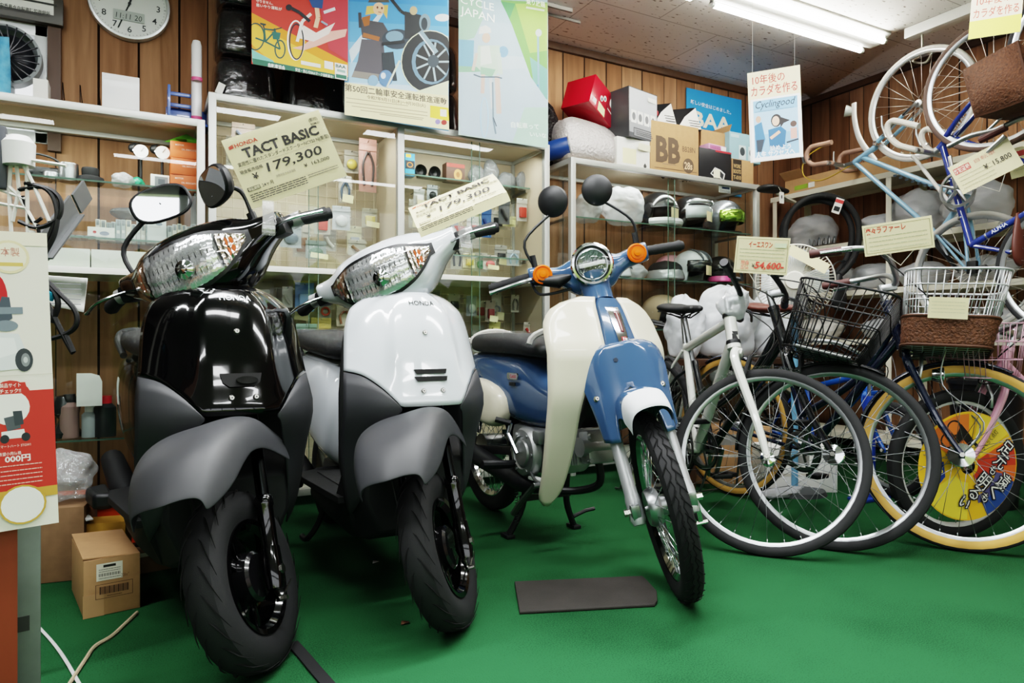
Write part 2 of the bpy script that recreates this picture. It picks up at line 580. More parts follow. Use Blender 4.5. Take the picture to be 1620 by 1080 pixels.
b.box(((XL + XR) / 2, YB - .014, ZC - .022), (XR - XL, .028, .044), bev=.004)
struct(b.build('trim_2'))
struct(MB(DARKW).box((XR - .014, (YF + YB) / 2 - .015, ZC - .022), (.028, YB - YF - .03, .044), bev=.004).build('trim_3'))
struct(MB(DARKW).box((XR - .008, (YF + YB) / 2, .04), (.016, YB - YF, .08)).build('baseboard_right'))
struct(MB(DARKW).box((1.3, YB - .008, .04), (XR - 1.4, .016, .08)).build('baseboard_back'))
# glazed shop front behind the photographer, seen only in mirrors and gloss paint
FRN = mat('grey aluminium shop front', '#9a9d9f', .35, metal=.6)
b = MB(FRN)
for x in (XL + .04, -.75, .45, 1.65, 2.85, XR - .04): b.box((x, YF + .05, 1.3), (.08, .1, 2.6))
for z in (.05, 2.05, 2.56): b.box(((XL + XR) / 2, YF + .05, z), (XR - XL, .1, .1))
w2 = struct(b.build('wall_front'))
GPAN = clear('shop front glass', gloss=.03)
for i, (x0, x1) in enumerate(((XL + .08, -.79), (-.71, .41), (.49, 1.61), (1.69, 2.81), (2.89, XR - .08))):
    struct(MB(GPAN).box(((x0 + x1) / 2, YF + .05, 1.05), (x1 - x0, .006, 1.9)).build('window_%d' % (i + 2)))
HEDGE = mat('hedge leaves', '#57803a', .8, vary='#b9c96b', nscale=9, bump=1., bscale=14)
b = MB(HEDGE)
for k in range(26):
    x = -6 + k * .55
    b.ball((x + random.uniform(-.2, .2), YF - 4.2 + random.uniform(-.5, .5), random.uniform(.5, 1.3)), (random.uniform(.6, 1.), .7, random.uniform(.9, 1.7)), 12, 8)
struct(tag(b.build('hedge'), None, None))
slab('ground_outside', mat('pale paving', '#a9a7a0', .9, noise=.1), (1.3, YF - 6.1, -.06), (30, 12, .05))
# ---------------------------------------------------------------- ceiling fixtures
TUBE = mat('lit fluorescent tube', '#fffdf4', .3, emit=22)
FIXW = mat('white enamelled fixture', '#dcdcd8', .35)


def fixture(x0, x1, y, label):
    L = x1 - x0
    t = thing('fluorescent_light', label, 'ceiling light', ((x0 + x1) / 2, y, ZC), group='fluorescent ceiling lights')
    b = MB(FIXW)
    b.raw([(-L / 2, -.1, -.012), (-L / 2, -.035, -.05), (-L / 2, .035, -.05), (-L / 2, .1, -.012), (-L / 2, .1, 0), (-L / 2, -.1, 0),
           (L / 2, -.1, -.012), (L / 2, -.035, -.05), (L / 2, .035, -.05), (L / 2, .1, -.012), (L / 2, .1, 0), (L / 2, -.1, 0)],
          [(k, (k + 1) % 6, 6 + (k + 1) % 6, 6 + k) for k in range(6)] + [(5, 4, 3, 2, 1, 0), (6, 7, 8, 9, 10, 11)])
    b.build('reflector', t)
    for s in (-1, 1):
        q = MB(TUBE).cyl((-L / 2 + .04, s * .075, -.052), (L / 2 - .04, s * .075, -.052), .0155, 14).build('tube', t)
        for u in (-1, 1):
            e = MB(PWHITE); e.cyl((u * (L / 2 - .04), s * .075, -.052), (u * (L / 2 - .022), s * .075, -.052), .017, 12)
            e.box((u * (L / 2 - .03), s * .075, -.028), (.016, .02, .04), bev=.003); e.build('lamp_holder', t)
    return t


pA = P(1382, 74, Z=ZC - .055)
fixture(pA.x - 1.28, pA.x + .02, pA.y, 'lit twin tube fluorescent light on the ceiling nearest the right wall')
fixture(pA.x - 2.66, pA.x - 1.36, pA.y, 'twin tube fluorescent light mostly cut off by the top edge of the photo')
pB0 = P(1431, 62, Z=ZC - .06)
t = thing('ceiling_rail', 'long unlit white box rail on the ceiling above the hung road bikes', 'ceiling rail', (pB0.x + .03, pB0.y, ZC))
MB(FIXW).box((0, -.8, -.03), (.07, 1.6, .06), bev=.004).build('housing', t)
b = MB(mat('grey hook', '#9c968c', .4, metal=.5))
hk = P(1459, 62, X=pB0.x + .03)
b.tube(spline([(0, hk.y - pB0.y, -.055), (0, hk.y - pB0.y, -.13), (.02, hk.y - pB0.y + .02, -.17), (-.01, hk.y - pB0.y + .05, -.2), (0, hk.y - pB0.y - .02, -.23), (.01, hk.y - pB0.y - .05, -.18)], 5), .006, 6)
b.build('hook', t)
t = thing('curtain_rail', 'thin grey ceiling rail at the top edge right of the posters', 'rail', P(905, 14, Z=ZC))
MB(mat('grey rail', '#8d8a86', .5)).bar((-.65, 0, -.012), (0, 0, -.012), .016, .02).bar((-1.2, .1, -.01), (.12, .1, -.01), .01, .014).build('track', t)

# ---------------------------------------------------------------- display cabinets
CF = 3.25                          # common plane of the cabinet fronts
CB = 3.655
INB = mat('cabinet beige lining', '#c2b39c', .6)
INW = mat('cabinet white board', '#e4e4dc', .5)
EDGE = mat('green glass edge', '#5d7468', .2)
CAF = mat('anodised cabinet frame', '#b4b5b0', .4, metal=.35)


def cabinet(label, x0, x1, top, mids, divs, shelves, back, foot=.06, legs=True):
    """mids: solid boards; divs: x of dividers; shelves: (x0, x1, z, depth) glass"""
    t = thing('display_cabinet', label, 'display cabinet', ((x0 + x1) / 2, CB, 0))
    o = V(((x0 + x1) / 2, CB, 0))
    W = x1 - x0
    b = MB(CAF)
    f = .032
    for x in [-W / 2 + f / 2, W / 2 - f / 2]:
        for y in (CF - CB + f / 2, -f / 2): b.box((x, y, top / 2), (f, f, top), bev=.003)
    for z in (top - f / 2, foot):
        for y in (CF - CB + f / 2, -f / 2): b.box((0, y, z), (W - .002, f * .98, f), bev=.003)
        for x in (-W / 2 + f / 2, W / 2 - f / 2): b.box((x, (CF - CB) / 2, z), (f * .96, CB - CF - .01, f), bev=.003)
    b.build('frame', t)
    MB(INB).box((0, (CF - CB) / 2, top - .008), (W - .05, CB - CF - .05, .01)).build('top_panel', t)
    MB(INW).box((0, (CF - CB) / 2, foot), (W - .05, CB - CF - .05, .02)).build('bottom_board', t)
    if back: MB(back).box((0, -.006, (top + foot) / 2), (W - .06, .008, top - foot - .04)).build('back_panel', t)
    for d in divs:
        MB(INB if back else GLASS).box((d - o.x, (CF - CB) / 2, (top + foot) / 2), (.02 if back else .006, CB - CF - .07, top - foot - .05)).build('divider', t)
        if back: MB(CAF).box((d - o.x, CF - CB + f / 2, (top + foot) / 2), (.034, f, top - foot - .03), bev=.003).build('upright', t)
    for s in (-1, 1):
        MB(INB if back else GLASS).box((s * (W / 2 - .014), (CF - CB) / 2, (top + foot) / 2), (.006, CB - CF - .07, top - foot - .06)).build('side_panel', t)
    for z in mids:
        MB(INW).box((0, (CF - CB) / 2 - .004, z), (W - .034, CB - CF - .01, .026), bev=.003).build('middle_board', t)
    for (a, c, z, dp) in shelves:
        q = MB(GLASS); q.box(((a + c) / 2 - o.x, -.03 - dp / 2, z), (c - a - .05, dp, .007))
        q.m(EDGE); q.box(((a + c) / 2 - o.x, -.03 - dp - .001, z), (c - a - .05, .003, .0075))
        q.m(STEEL)
        for x in (a + .03, c - .03):
            q.bar((x - o.x, -.03, z - .012), (x - o.x, -.03 - dp * .8, z - .008), .006, .016)
        q.build('glass_shelf', t)
    # sliding glass doors, two to each bay and storey, on two tracks
    xs = [x0 + .03] + list(divs) + [x1 - .03]
    zs = [foot + .02] + list(mids) + [top - .03]
    for a, c in zip(xs, xs[1:]):
        for z0, z1 in zip(zs, zs[1:]):
            h = z1 - z0 - .02
            for i in (0, 1):
                w = (c - a) / 2 + .02
                xx = (a + w / 2 if i == 0 else c - w / 2) - o.x
                q = MB(GLASS); q.box((xx, CF - CB + .012 + .012 * i, (z0 + z1) / 2), (w, .004, h))
                q.m(EDGE); e = xx + (w / 2 if i == 0 else -w / 2)
                q.box((e, CF - CB + .012 + .012 * i, (z0 + z1) / 2), (.003, .0045, h))
                q.build('glass_door', t)
    return t


LX1 = .255
ML0, ML1, MDIV = .268, 1.985, 1.135
RC0, RC1 = 2.124, 3.60
ZL, ZM, ZR = 1.70, 1.825, 1.778
zmid = P(150, 428, Y=CF).z
zmid2 = P(545, 426, Y=CF).z - .013
zs_l = P(200, 300, Y=3.45).z
zs_m = P(680, 285, Y=3.5).z
SHR = [P(1000, 357, Y=3.4).z, P(1060, 446, Y=3.4).z, P(1040, 522, Y=3.4).z]
cabinet('low glass display cabinet under the wall clock with orange boxes inside', -1.25, LX1, ZL, [zmid], [], [(-1.22, LX1, zs_l, .3), (-1.22, LX1, P(200, 385, Y=3.45).z, .3), (-1.22, LX1, P(150, 690, Y=3.45).z, .3)], None)
cabinet('wide two bay glass display cabinet behind the scooters under the posters', ML0, ML1, ZM, [zmid2], [MDIV], [(MDIV, ML1, zs_m, .2), (MDIV, ML1, P(700, 405, Y=3.5).z, .2)], INB)
cabinet('glass display cabinet full of helmets behind the blue motorbike', RC0, RC1, ZR, [], [], [(RC0, RC1, z, .32) for z in SHR] + [(RC0, RC1, .42, .32)], None)

# ---------------------------------------------------------------- right wall shelving of beige slotted angle
SX = 4.12                           # front plane
zA = P(1370, 281, X=SX).z
zB = P(1330, 386, X=SX).z
zC_ = P(1410, 456, X=SX).z
zD = P(1415, 538, X=SX).z
SY0, SY1 = .7, 3.62
t = thing('steel_shelving', 'beige slotted steel shelving along the right wall behind the bicycles', 'shelf unit', (SX + .18, (SY0 + SY1) / 2, 0))
ox, oy = SX + .18, (SY0 + SY1) / 2
for y in (SY1 - .02, 2.72, 1.85, .95):
    b = MB(BEIGE)
    for x in (SX + .02, XR - .05):
        b.box((x - ox, y - oy, zA / 2), (.034, .004, zA)); b.box((x - ox + (.016 if x > ox else -.016), y - oy - .016, zA / 2), (.004, .034, zA))
    b.build('upright', t)
for z in (.14, zD, zC_, zB, zA):
    b = MB(BEIGE); b.box((0, 0, z), (.36, SY1 - SY0, .012)); b.box((-.18, 0, z - .012), (.003, SY1 - SY0, .034)); b.box((.18, 0, z - .012), (.003, SY1 - SY0, .034))
    b.build('shelf', t)
# ---------------------------------------------------------------- two-wheeler helpers
# local frame of every two-wheeler: +x ahead, +y rider's left, +z up, origin where the front tyre meets the floor
def place(px, py, alpha):
    """root location and turn: contact pixel on the floor, heading alpha degrees right of straight at the camera"""
    p = P(px, py, Z=0.)
    return (p.x, p.y, 0), R(-90 + alpha - 28.3)


def steer_matrix(ground_x, rake, phi, drop=0.):
    a = V((ground_x, 0, 0)); k = V((-math.sin(R(rake)), 0, math.cos(R(rake))))
    return T(0, 0, -drop) @ T(a) @ MX.Rotation(R(phi), 4, k) @ T(-a)


def wheel_drop(S, c, r):
    """how far the steered wheel has to come down to touch the floor again"""
    cc = S @ V(c); ax = (S.to_3x3() @ V((0, 1, 0))).normalized()
    return cc.z - r * math.sqrt(max(0, 1 - ax.z ** 2))


def tyre(b, Ro, w, Ri, m=RUBBER, n=48, wall=None, square=.36):
    """tyre about the y axis at the origin"""
    h = Ro - Ri
    b.m(m)
    pr = [(Ri, -w * .34), (Ri + h * .25, -w * .46), (Ri + h * .5, -w * .5), (Ro - h * .28, -w * .46), (Ro - h * .1, -w * square), (Ro - h * .02, -w * .18), (Ro, 0)]
    pr = pr + [(r, -y) for r, y in pr[-2::-1]]
    b.lathe(pr, n, (0, 0, 0), (0, 1, 0))
    if wall:
        b.m(wall)
        for s in (-1, 1):
            b.lathe([(Ri, s * w * .36), (Ri + h * .25, s * w * .475), (Ri + h * .5, s * w * .515), (Ro - h * .3, s * w * .475)][::s], n, (0, 0, 0), (0, 1, 0))
    return b


def rot_y(a):
    return MX.Rotation(a, 4, 'Y')


def spoked_wheel(name, parent, X, Ro, w, rim=ALU, rimd=.018, rimw=.024, tread=RUBBER, wall=None, nsp=32, hubr=.024, hubw=.062, hubm=ALU, spm=STEEL, spr=.0011, label=None, knob=0, twist=.52):
    """the part is the rim; tyre, hub and each spoke hang on it"""
    Ri = Ro - w * .92
    b = MB(rim)
    b.lathe([(Ri + .004, -rimw / 2), (Ri - rimd * .35, -rimw / 2), (Ri - rimd, -rimw * .22), (Ri - rimd, rimw * .22), (Ri - rimd * .35, rimw / 2), (Ri + .004, rimw / 2)], 56, (0, 0, 0), (0, 1, 0), loop=True)
    o = b.build(name, parent); o.matrix_local = X
    if label: o['label'] = label
    b = MB(); tyre(b, Ro, w, Ri - .003, tread, 56, wall)
    if knob:
        b.m(mat('tread groove', '#0a0a0b', .9))
        for k in range(knob):
            a0 = 2 * PI * k / knob
            for s in (-1, 1):
                pts = []
                for u in range(4):
                    q = u / 3; yy = s * w * (.06 + .36 * q); rr = Ro + .0006 - (w * .1 if q == 1 else w * .03 * q)
                    a = a0 + q * 2 * PI / knob * .8 + (s > 0) * PI / knob
                    pts.append((rr * math.sin(a), yy, rr * math.cos(a)))
                b.tube(pts, .0016, 4)
        for yy in (-w * .12, w * .12):
            b.tube([((Ro - .0002) * math.sin(2 * PI * k / 96), yy + w * .05 * (1 if k % 2 else -1), (Ro - .0002) * math.cos(2 * PI * k / 96)) for k in range(96)], .0017, 4, True)
    b.build('tyre', o)
    b = MB(hubm); hw = hubw / 2
    b.lathe([(.004, -hw - .022), (.008, -hw - .02), (.008, -hw - .004), (hubr, -hw), (hubr, -hw + .005), (hubr * .62, -hw + .012), (hubr * .62, hw - .012), (hubr, hw - .005), (hubr, hw), (.008, hw + .004), (.008, hw + .02), (.004, hw + .022)], 24, (0, 0, 0), (0, 1, 0))
    b.build('hub', o)
    d = []
    for s in (-1, 1):
        for tw in (-1, 1):
            b = MB(spm); a = tw * twist
            b.cyl((hubr * .92 * math.sin(a), s * (hw - .002), hubr * .92 * math.cos(a)), (0, s * .002, Ri - rimd * .9), spr, 5)
            b.m(ALU).cyl((0, s * .003, Ri - rimd - .012), (0, s * .002, Ri - rimd), spr * 1.9, 5)
            q = b.build('spoke', o, sharp=0); d.append(q)
    for k in range(nsp):
        s = d[k % 4]
        if k >= 4:
            q = s.copy(); col.objects.link(q); s = q
        s.rotation_euler = (0, 2 * PI * k / nsp, 0)
    return o


FOAMGREY = mat('grip rubber', '#1a1b1d', .7, bump=.3, bscale=300)


def emblem_text(b, txt, h, w, cy, cz, fx, bold=0.):
    """writing bent onto a panel that faces ahead: fx(y, z) gives the panel's x"""
    b.map = lambda q: V((fx(q.x, q.y) + .0018, q.x, q.y))
    b.text(txt, h, T(cy, cz, 0), bold, w)
    b.map = None
    return b


def wrap_film(o, name, parent, grow=.006, m=None, sub=0):
    """a loose clear film following a mesh"""
    me = o.data.copy(); me.materials.clear(); me.materials.append(m or FILM)
    for p in me.polygons: p.material_index = 0
    q = bpy.data.objects.new(name, me); col.objects.link(q); q.parent = parent
    q.matrix_local = o.matrix_local.copy()
    d = q.modifiers.new('puff', 'DISPLACE'); d.strength = grow * 2; d.mid_level = .5 - .5
    if sub:
        s = q.modifiers.new('smooth', 'SUBSURF'); s.levels = sub; s.render_levels = sub
    return q
# ---------------------------------------------------------------- 50 cc step-through scooters
REFL = mat('headlamp reflector', '#eef1f3', .14, metal=.8, bump=.25, bscale=30)
SCREW = mat('zinc bolt', '#c9c7c0', .25, metal=1.)


def scooter(kind, label, paint, emb, loc, rz, phi, mirrors):
    t = thing('scooter', label, 'scooter', loc, rz, 'step-through scooters')
    rake = 27.
    S = steer_matrix(.075, rake, phi)
    S = steer_matrix(.075, rake, phi, wheel_drop(S, (0, 0, .207), .207))
    ax = lambda z: .075 - z * math.tan(R(rake))
    # ---- steered: wheel
    b = MB(BLACKG)
    Ri = .132
    b.lathe([(Ri, -.036), (Ri - .012, -.034), (Ri - .022, -.02), (Ri - .022, .02), (Ri - .012, .034), (Ri, .036)], 40, (0, 0, 0), (0, 1, 0), loop=True)
    for k in range(3):
        a = 2 * PI * k / 3 + .4
        for da in (-.2, .2):
            b.bar((.04 * math.sin(a + da), 0, .04 * math.cos(a + da)), ((Ri - .016) * math.sin(a + da * 1.5), .004, (Ri - .016) * math.cos(a + da * 1.5)), .026, .022, (0, 1, 0), .004)
    wo = b.build('front_wheel', t); wo.matrix_local = S @ T(0, 0, .207)
    b = MB(); tyre(b, .207, .086, Ri - .004, RUBBER, 56)
    b.m(mat('tread groove', '#0a0a0b', .9))
    for k in range(22):
        a0 = 2 * PI * k / 22
        for s in (-1, 1):
            pts = []
            for u in range(6):
                q = u / 5; yy = s * (.008 + .034 * q); rr = .2072 - .012 * max(0, q - .55) * 2.2
                a = a0 + (q ** 1.5) * .42 * (1 if s > 0 else 1) + (s > 0) * .14
                pts.append(((rr - .0012) * math.sin(a), yy, (rr - .0012) * math.cos(a)))
            b.tube(pts, [.0008, .0018, .002, .0018, .0014, .0006], 4)
    b.build('tyre', wo)
    b = MB(mat('black brake drum', '#141416', .22, coat=.6))
    b.lathe([(.001, .036), (.05, .036), (.058, .03), (.06, -.03), (.03, -.04), (.001, -.04)], 28, (0, 0, 0), (0, 1, 0))
    b.build('brake_drum', wo)
    b = MB(SCREW); b.cyl((0, .06, 0), (0, .095, 0), .011, 6); b.cyl((0, -.06, 0), (0, -.09, 0), .01, 6)
    b.build('axle_nut', wo)
    b = MB(BLACKG); b.bar((-.005, .045, -.01), (-.02, .052, -.075), .016, .008, (0, 1, 0), .002)
    b.m(SCREW); b.cyl((-.018, .045, -.075), (-.018, .072, -.075), .006, 8); b.cyl((-.02, .06, -.072), (-.09, .06, -.06), .0025, 6)
    b.build('brake_arm', wo)
    for s in (-1, 1):
        b = MB(BLACKG)
        f = lambda z, o=0: (ax(z) + .027 + o, s * .068, z)
        b.at(S)
        b.tube([f(.17), f(.20), f(.255)], [.018, .024, .021], 14)
        b.tube([f(.25), f(.34), f(.345), f(.36), f(.365)], [.019, .019, .022, .022, .018], 14)
        b.m(mat('fork tube dark chrome', '#3b3d40', .15, metal=1.)).cyl(f(.36), f(.6), .0155, 14)
        b.build('fork_leg', t)
    b = MB(BLACK); b.at(S); b.tube(spline([(.03, -.074, .22), (-.02, -.082, .3), (-.06, -.08, .45), (-.12, -.06, .58)], 6), .004, 6)
    b.build('brake_cable', t)
    # ---- steered: fender
    zt = [(-.24, .50), (-.1, .572), (0, .58), (.08, .562), (.13, .53), (.17, .495), (.195, .465)]
    wd = [(-.24, .10), (-.1, .118), (.02, .12), (.10, .112), (.16, .096), (.195, .08)]
    ze = [(-.24, .40), (-.14, .445), (-.05, .482), (0, .487), (.05, .475), (.10, .452), (.16, .432), (.195, .425)]
    rows = []
    for i in range(17):
        x = -.24 + .435 * i / 16
        top, w, e = lerp(zt, x), lerp(wd, x), lerp(ze, x)
        sec = []
        for (u, h) in ((-1, 0), (-1.0, .3), (-.97, .62), (-.86, .86), (-.55, .985), (-.3, 1.0), (0, .985), (.3, 1.), (.55, .985), (.86, .86), (.97, .62), (1.0, .3), (1, 0)):
            sec.append((x + .02 * (1 - abs(u)) * (x > .1), u * w, e + (top - e) * h))
        rows.append(sec)
    b = MB(DGREY); b.at(S); b.grid(rows)
    b.build('front_fender', t, sub=2, solid=.004)
    # ---- fixed: front cover, split at a seam from the matte side covers
    wz = [(.24, .175), (.30, .195), (.45, .214), (.58, .218), (.68, .207), (.78, .196), (.84, .178), (.868, .148), (.885, .115), (.895, .085)]
    xz = [(.24, -.20), (.3, -.175), (.45, -.14), (.575, -.085), (.62, -.10), (.68, -.125), (.78, -.165), (.85, -.20), (.895, -.235)]
    sz = [(.24, .10), (.45, .12), (.6, .125), (.75, .12), (.85, .10), (.895, .05)]

    def sx(y, z):
        tt = abs(y) / lerp(wz, z)
        rid = .010 * max(0, min(1, (.56 - tt) / .12)) * max(0, min(1, (z - .6) / .1))
        return lerp(xz, z) - lerp(sz, z) * tt ** 2.5 + rid

    def S2(u, z):
        y = u * lerp(wz, z)
        return (sx(y, z), y, z)
    seam = lambda a: lerp([(0, .572), (.40, .572), (.44, .582), (.62, .625), (.85, .66), (1, .668)], abs(a))
    us = [k / 24 for k in range(-24, 25)]
    b = MB(paint)
    b.grid([[S2(u, seam(u) + (.895 - seam(u)) * (k / 22)) for u in us] for k in range(23)])
    b.grid([[S2(u, .895) for u in us], [(S2(u, .895)[0] - .07, S2(u, .895)[1] * .95, .895) for u in us], [(-.36, S2(u, .895)[1] * .8, .85) for u in us]])
    b.build('front_cover', t, solid=.005, sharp=50)
    arch = lambda a: lerp([(0, .56), (.40, .56), (.52, .50), (.68, .40), (.82, .30), (1, .24)], abs(a))
    for s in (-1, 1):
        b = MB(DGREY)
        uu = [.40 + .6 * k / 16 for k in range(17)]
        b.grid([[S2(s * u, arch(u) + (seam(u) - .004 - arch(u)) * (k / 12)) for u in uu] for k in range(13)])
        b.build('side_cover', t, solid=.005)
    # inner panel, wheel well and under cover in black
    b = MB(BLACKM)
    rows = []
    for z, w, x in ((.17, .14, -.36), (.24, .172, -.33), (.4, .205, -.31), (.6, .208, -.30), (.75, .195, -.31), (.85, .165, -.33), (.89, .08, -.34)):
        rows.append([(x - .02 * (1 - (k / 6) ** 2) if abs(k) < 6 else x + .0, w * k / 6, z) for k in range(-6, 7)])
    b.grid(rows)
    b.build('inner_cover', t, solid=.012)
    b = MB(BLACKM)
    rings = []
    for x, w, z0, z1 in ((-.215, .15, .20, .40), (-.30, .175, .165, .46), (-.40, .19, .15, .29), (-.6, .185, .145, .272), (-.78, .175, .15, .272), (-.84, .15, .17, .30)):
        rings.append([(x, -w, z1), (x, -w * 1.02, (z0 + z1) / 2), (x, -w * .72, z0), (x, w * .72, z0), (x, w * 1.02, (z0 + z1) / 2), (x, w, z1)])
    b.loft(rings); b.build('under_cover', t, bev=.01)
    b = MB(BLACKM)
    pl = [(-.335, .2), (-.5, .212), (-.7, .225), (-.80, .21), (-.83, .15)]
    b.prism([(x, y) for x, y in pl] + [(x, -y) for x, y in pl[::-1]], .02, T(0, 0, .272))
    b.m(mat('ribbed floor mat', '#2a2b2d', .7, bump=.8, bscale=160, stretch=(1, .05, 1)))
    b.prism([(-.36, .15), (-.76, .16), (-.76, -.16), (-.36, -.15)], .003, T(0, 0, .2921))
    b.build('floorboard', t, bev=.004)
    for s in (-1, 1): b = MB(BLACK); b.prism([(-.78, s * .20), (-.80, s * .255), (-.93, s * .265), (-.98, s * .2)][::s], .05, T(0, 0, .235)); b.build('side_sill', t, bev=.012)
    # ---- rear body and seat
    rings = []
    for x, w, z0, z1 in ((-.74, .10, .30, .60), (-.77, .125, .29, .66), (-.88, .155, .31, .70), (-1.05, .165, .38, .71), (-1.22, .15, .47, .72), (-1.34, .11, .56, .72), (-1.41, .06, .62, .70)):
        zc, hz = (z0 + z1) / 2, (z1 - z0) / 2
        rings.append([(x, w * math.copysign(abs(math.cos(a)) ** .6, math.cos(a)), zc + hz * math.copysign(abs(math.sin(a)) ** .6, math.sin(a))) for a in [2 * PI * k / 20 for k in range(20)]])
    b = MB(paint); b.loft(rings); b.build('body_cover', t, sub=1)
    rings = []
    for x, w, z0, z1 in ((-.70, .07, .68, .735), (-.74, .11, .675, .76), (-.9, .135, .685, .775), (-1.08, .142, .70, .785), (-1.2, .14, .71, .80), (-1.33, .115, .715, .795), (-1.40, .06, .73, .77)):
        zc, hz = (z0 + z1) / 2, (z1 - z0) / 2
        rings.append([(x, w * math.copysign(abs(math.cos(a)) ** .6, math.cos(a)), zc + hz * math.copysign(abs(math.sin(a)) ** .7, math.sin(a))) for a in [2 * PI * k / 20 for k in range(20)]])
    b = MB(mat('black seat vinyl', '#232427', .55, bump=.12, bscale=300)); b.loft(rings); so = b.build('seat', t, sub=1)
    b = MB(FILM)
    fr = []
    for ring in rings:
        c = sum((V(p) for p in ring), V()) / len(ring)
        fr.append([c + (V(p) - c) * random.uniform(1.06, 1.2) + V((random.uniform(-.008, .008), 0, -.012 if p[2] < c.z else .004)) for p in ring])
    b.loft(fr); b.build('seat_wrap', so, sub=2)
    b = MB(mat('grey enamel rail', '#55585b', .35, metal=.6)); b.tube(spline([(-1.15, .13, .70), (-1.3, .13, .76), (-1.43, .09, .79), (-1.45, 0, .79), (-1.43, -.09, .79), (-1.3, -.13, .76), (-1.15, -.13, .70)], 6), .012, 10)
    b.bar((-1.38, -.11, .785), (-1.38, .11, .785), .03, .012); b.build('rear_carrier', t)
    b = MB(mat('red tail lens', '#b01015', .15, coat=1.)); b.box((-1.415, 0, .655), (.04, .14, .06), bev=.012); b.build('tail_lamp', t)
    # ---- rear wheel, engine, stand
    b = MB(BLACKG); b.lathe([(.128, -.036), (.11, -.03), (.05, -.02), (.05, .02), (.11, .03), (.128, .036)], 36, (0, 0, 0), (0, 1, 0), loop=True)
    ro = b.build('rear_wheel', t); ro.matrix_local = T(-1.18, 0, .207)
    b = MB(); tyre(b, .207, .086, .126, RUBBER, 48); b.build('tyre', ro)
    b = MB(mat('engine casing', '#6a6c6e', .4, metal=.7)); b.box((-1.0, .105, .235), (.42, .085, .15), bev=.04); b.box((-.93, .0, .235), (.2, .16, .14), bev=.03); b.build('engine', t)
    b = MB(BLACKM); b.tube([(-.9, -.10, .2), (-1.05, -.13, .22), (-1.1, -.135, .235), (-1.38, -.14, .3)], [.014, .018, .045, .04], 14); b.build('muffler', t)
    b = MB(BLACKM); b.box((-1.32, 0, .45), (.26, .17, .02), rot(0, 28, 0), .006); b.build('rear_fender', t)
    b = MB(BLACK)
    b.tube(spline([(-.9, -.09, .19), (-.93, -.11, .08), (-.95, -.15, .012), (-1.0, -.16, .01)], 5), .011, 8); b.tube(spline([(-.9, .09, .19), (-.93, .11, .08), (-.95, .15, .012), (-1.0, .16, .01)], 5), .011, 8)
    b.bar((-.92, -.1, .11), (-.92, .1, .11), .014, .014); b.build('centre_stand', t)
    # ---- emblem, horn slot, bolts on the front cover
    b = MB(emb); emblem_text(b, 'HONDA', .0135, .078, .008, .862, sx, .012); b.build('maker_emblem', t)
    b = MB(emb)                     # small wing mark
    b.map = lambda q: V((sx(q.x, q.y) + .002, q.x, q.y))
    for k in range(3): b.prism([(-.036 - .004 * k, .884 - .0045 * k), (-.075 + .005 * k, .888 - .006 * k), (-.07 + .004 * k, .884 - .006 * k), (-.038 - .004 * k, .881 - .0045 * k)], 0)
    b.map = None
    if kind == 'black': b.build('wing_mark', t)
    else: b.bm.free()
    b = MB(mat('dark slot', '#030303', .8))
    b.map = lambda q: V((sx(q.x, q.y) + q.z + .0045, q.x, q.y))
    if kind == 'black':
        b.prism([(-.05, .672), (.05, .672), (.044, .650), (.03, .640), (-.03, .640), (-.044, .650)], .001)
        b.m(BLACKG); b.prism(ell(.012, .656, .026, .009, 16), .006)
    else:
        for z in (.668, .648): b.prism([(-.05, z + .005), (.05, z + .005), (.046, z - .008), (-.042, z - .008)], .0015)
    b.map = None; b.build('horn_grille', t)
    for (y, z) in ((0, .775), (-.026, .613), (.032, .613)):
        b = MB(SCREW); p = V((sx(y, z), y, z)); b.lathe([(.0005, .006), (.005, .006), (.0075, .003), (.008, -.002)], 14, p, (1, 0, .25))
        b.m(BLACK).lathe([(.0001, .0065), (.002, .0065)], 6, p, (1, 0, .25)); b.build('bolt', t)
    # ---- steered: bar cowl
    S = S @ T(-.4, 0, .98) @ MX.Rotation(R(5), 4, 'X') @ T(.4, 0, -.98)
    zc_ = lambda y: .964 + .28 * max(0, abs(y) - .1)
    hz_ = lambda y: lerp([(0, .108), (.07, .106), (.13, .086), (.17, .052), (.21, .038), (.24, .03)], abs(y))
    xf_ = lambda y: -.232 - lerp([(0, 0), (.07, .012), (.125, .04), (.17, .085), (.24, .13)], abs(y))
    xr_ = lambda y: lerp([(0, -.50), (.12, -.49), (.18, -.475), (.24, -.462)], abs(y))
    ex = .62

    def cow(y, a):
        xc, hx = (xf_(y) + xr_(y)) / 2, (xf_(y) - xr_(y)) / 2
        c, s_ = math.cos(a), math.sin(a)
        return (xc + hx * math.copysign(abs(c) ** ex, c) - .0 * s_ - .16 * hz_(y) * s_, y, zc_(y) + hz_(y) * math.copysign(abs(s_) ** .8, s_))

    def cowx(y, z):
        xc, hx = (xf_(y) + xr_(y)) / 2, (xf_(y) - xr_(y)) / 2
        s_ = max(-1, min(1, (z - zc_(y)) / hz_(y))); s_ = math.copysign(abs(s_) ** 1.25, s_)
        return xc + hx * max(0, 1 - s_ * s_) ** (ex / 2) - .16 * hz_(y) * s_
    b = MB(paint); b.at(S)
    ys = [-.24, -.234, -.21, -.18, -.155, -.13, -.1, -.06, -.02, .02, .06, .1, .13, .155, .18, .21, .234, .24]
    b.loft([[cow(y, 2 * PI * k / 28) for k in range(28)] for y in ys])
    co_ = b.build('handlebar_cowl', t, sub=1)
    # lens: outline in y, z around the lamp axis
    up = [(-.162, .996), (-.12, 1.012), (-.08, 1.026), (-.03, 1.031), (0, 1.032), (.03, 1.031), (.08, 1.026), (.12, 1.012), (.162, .996)]
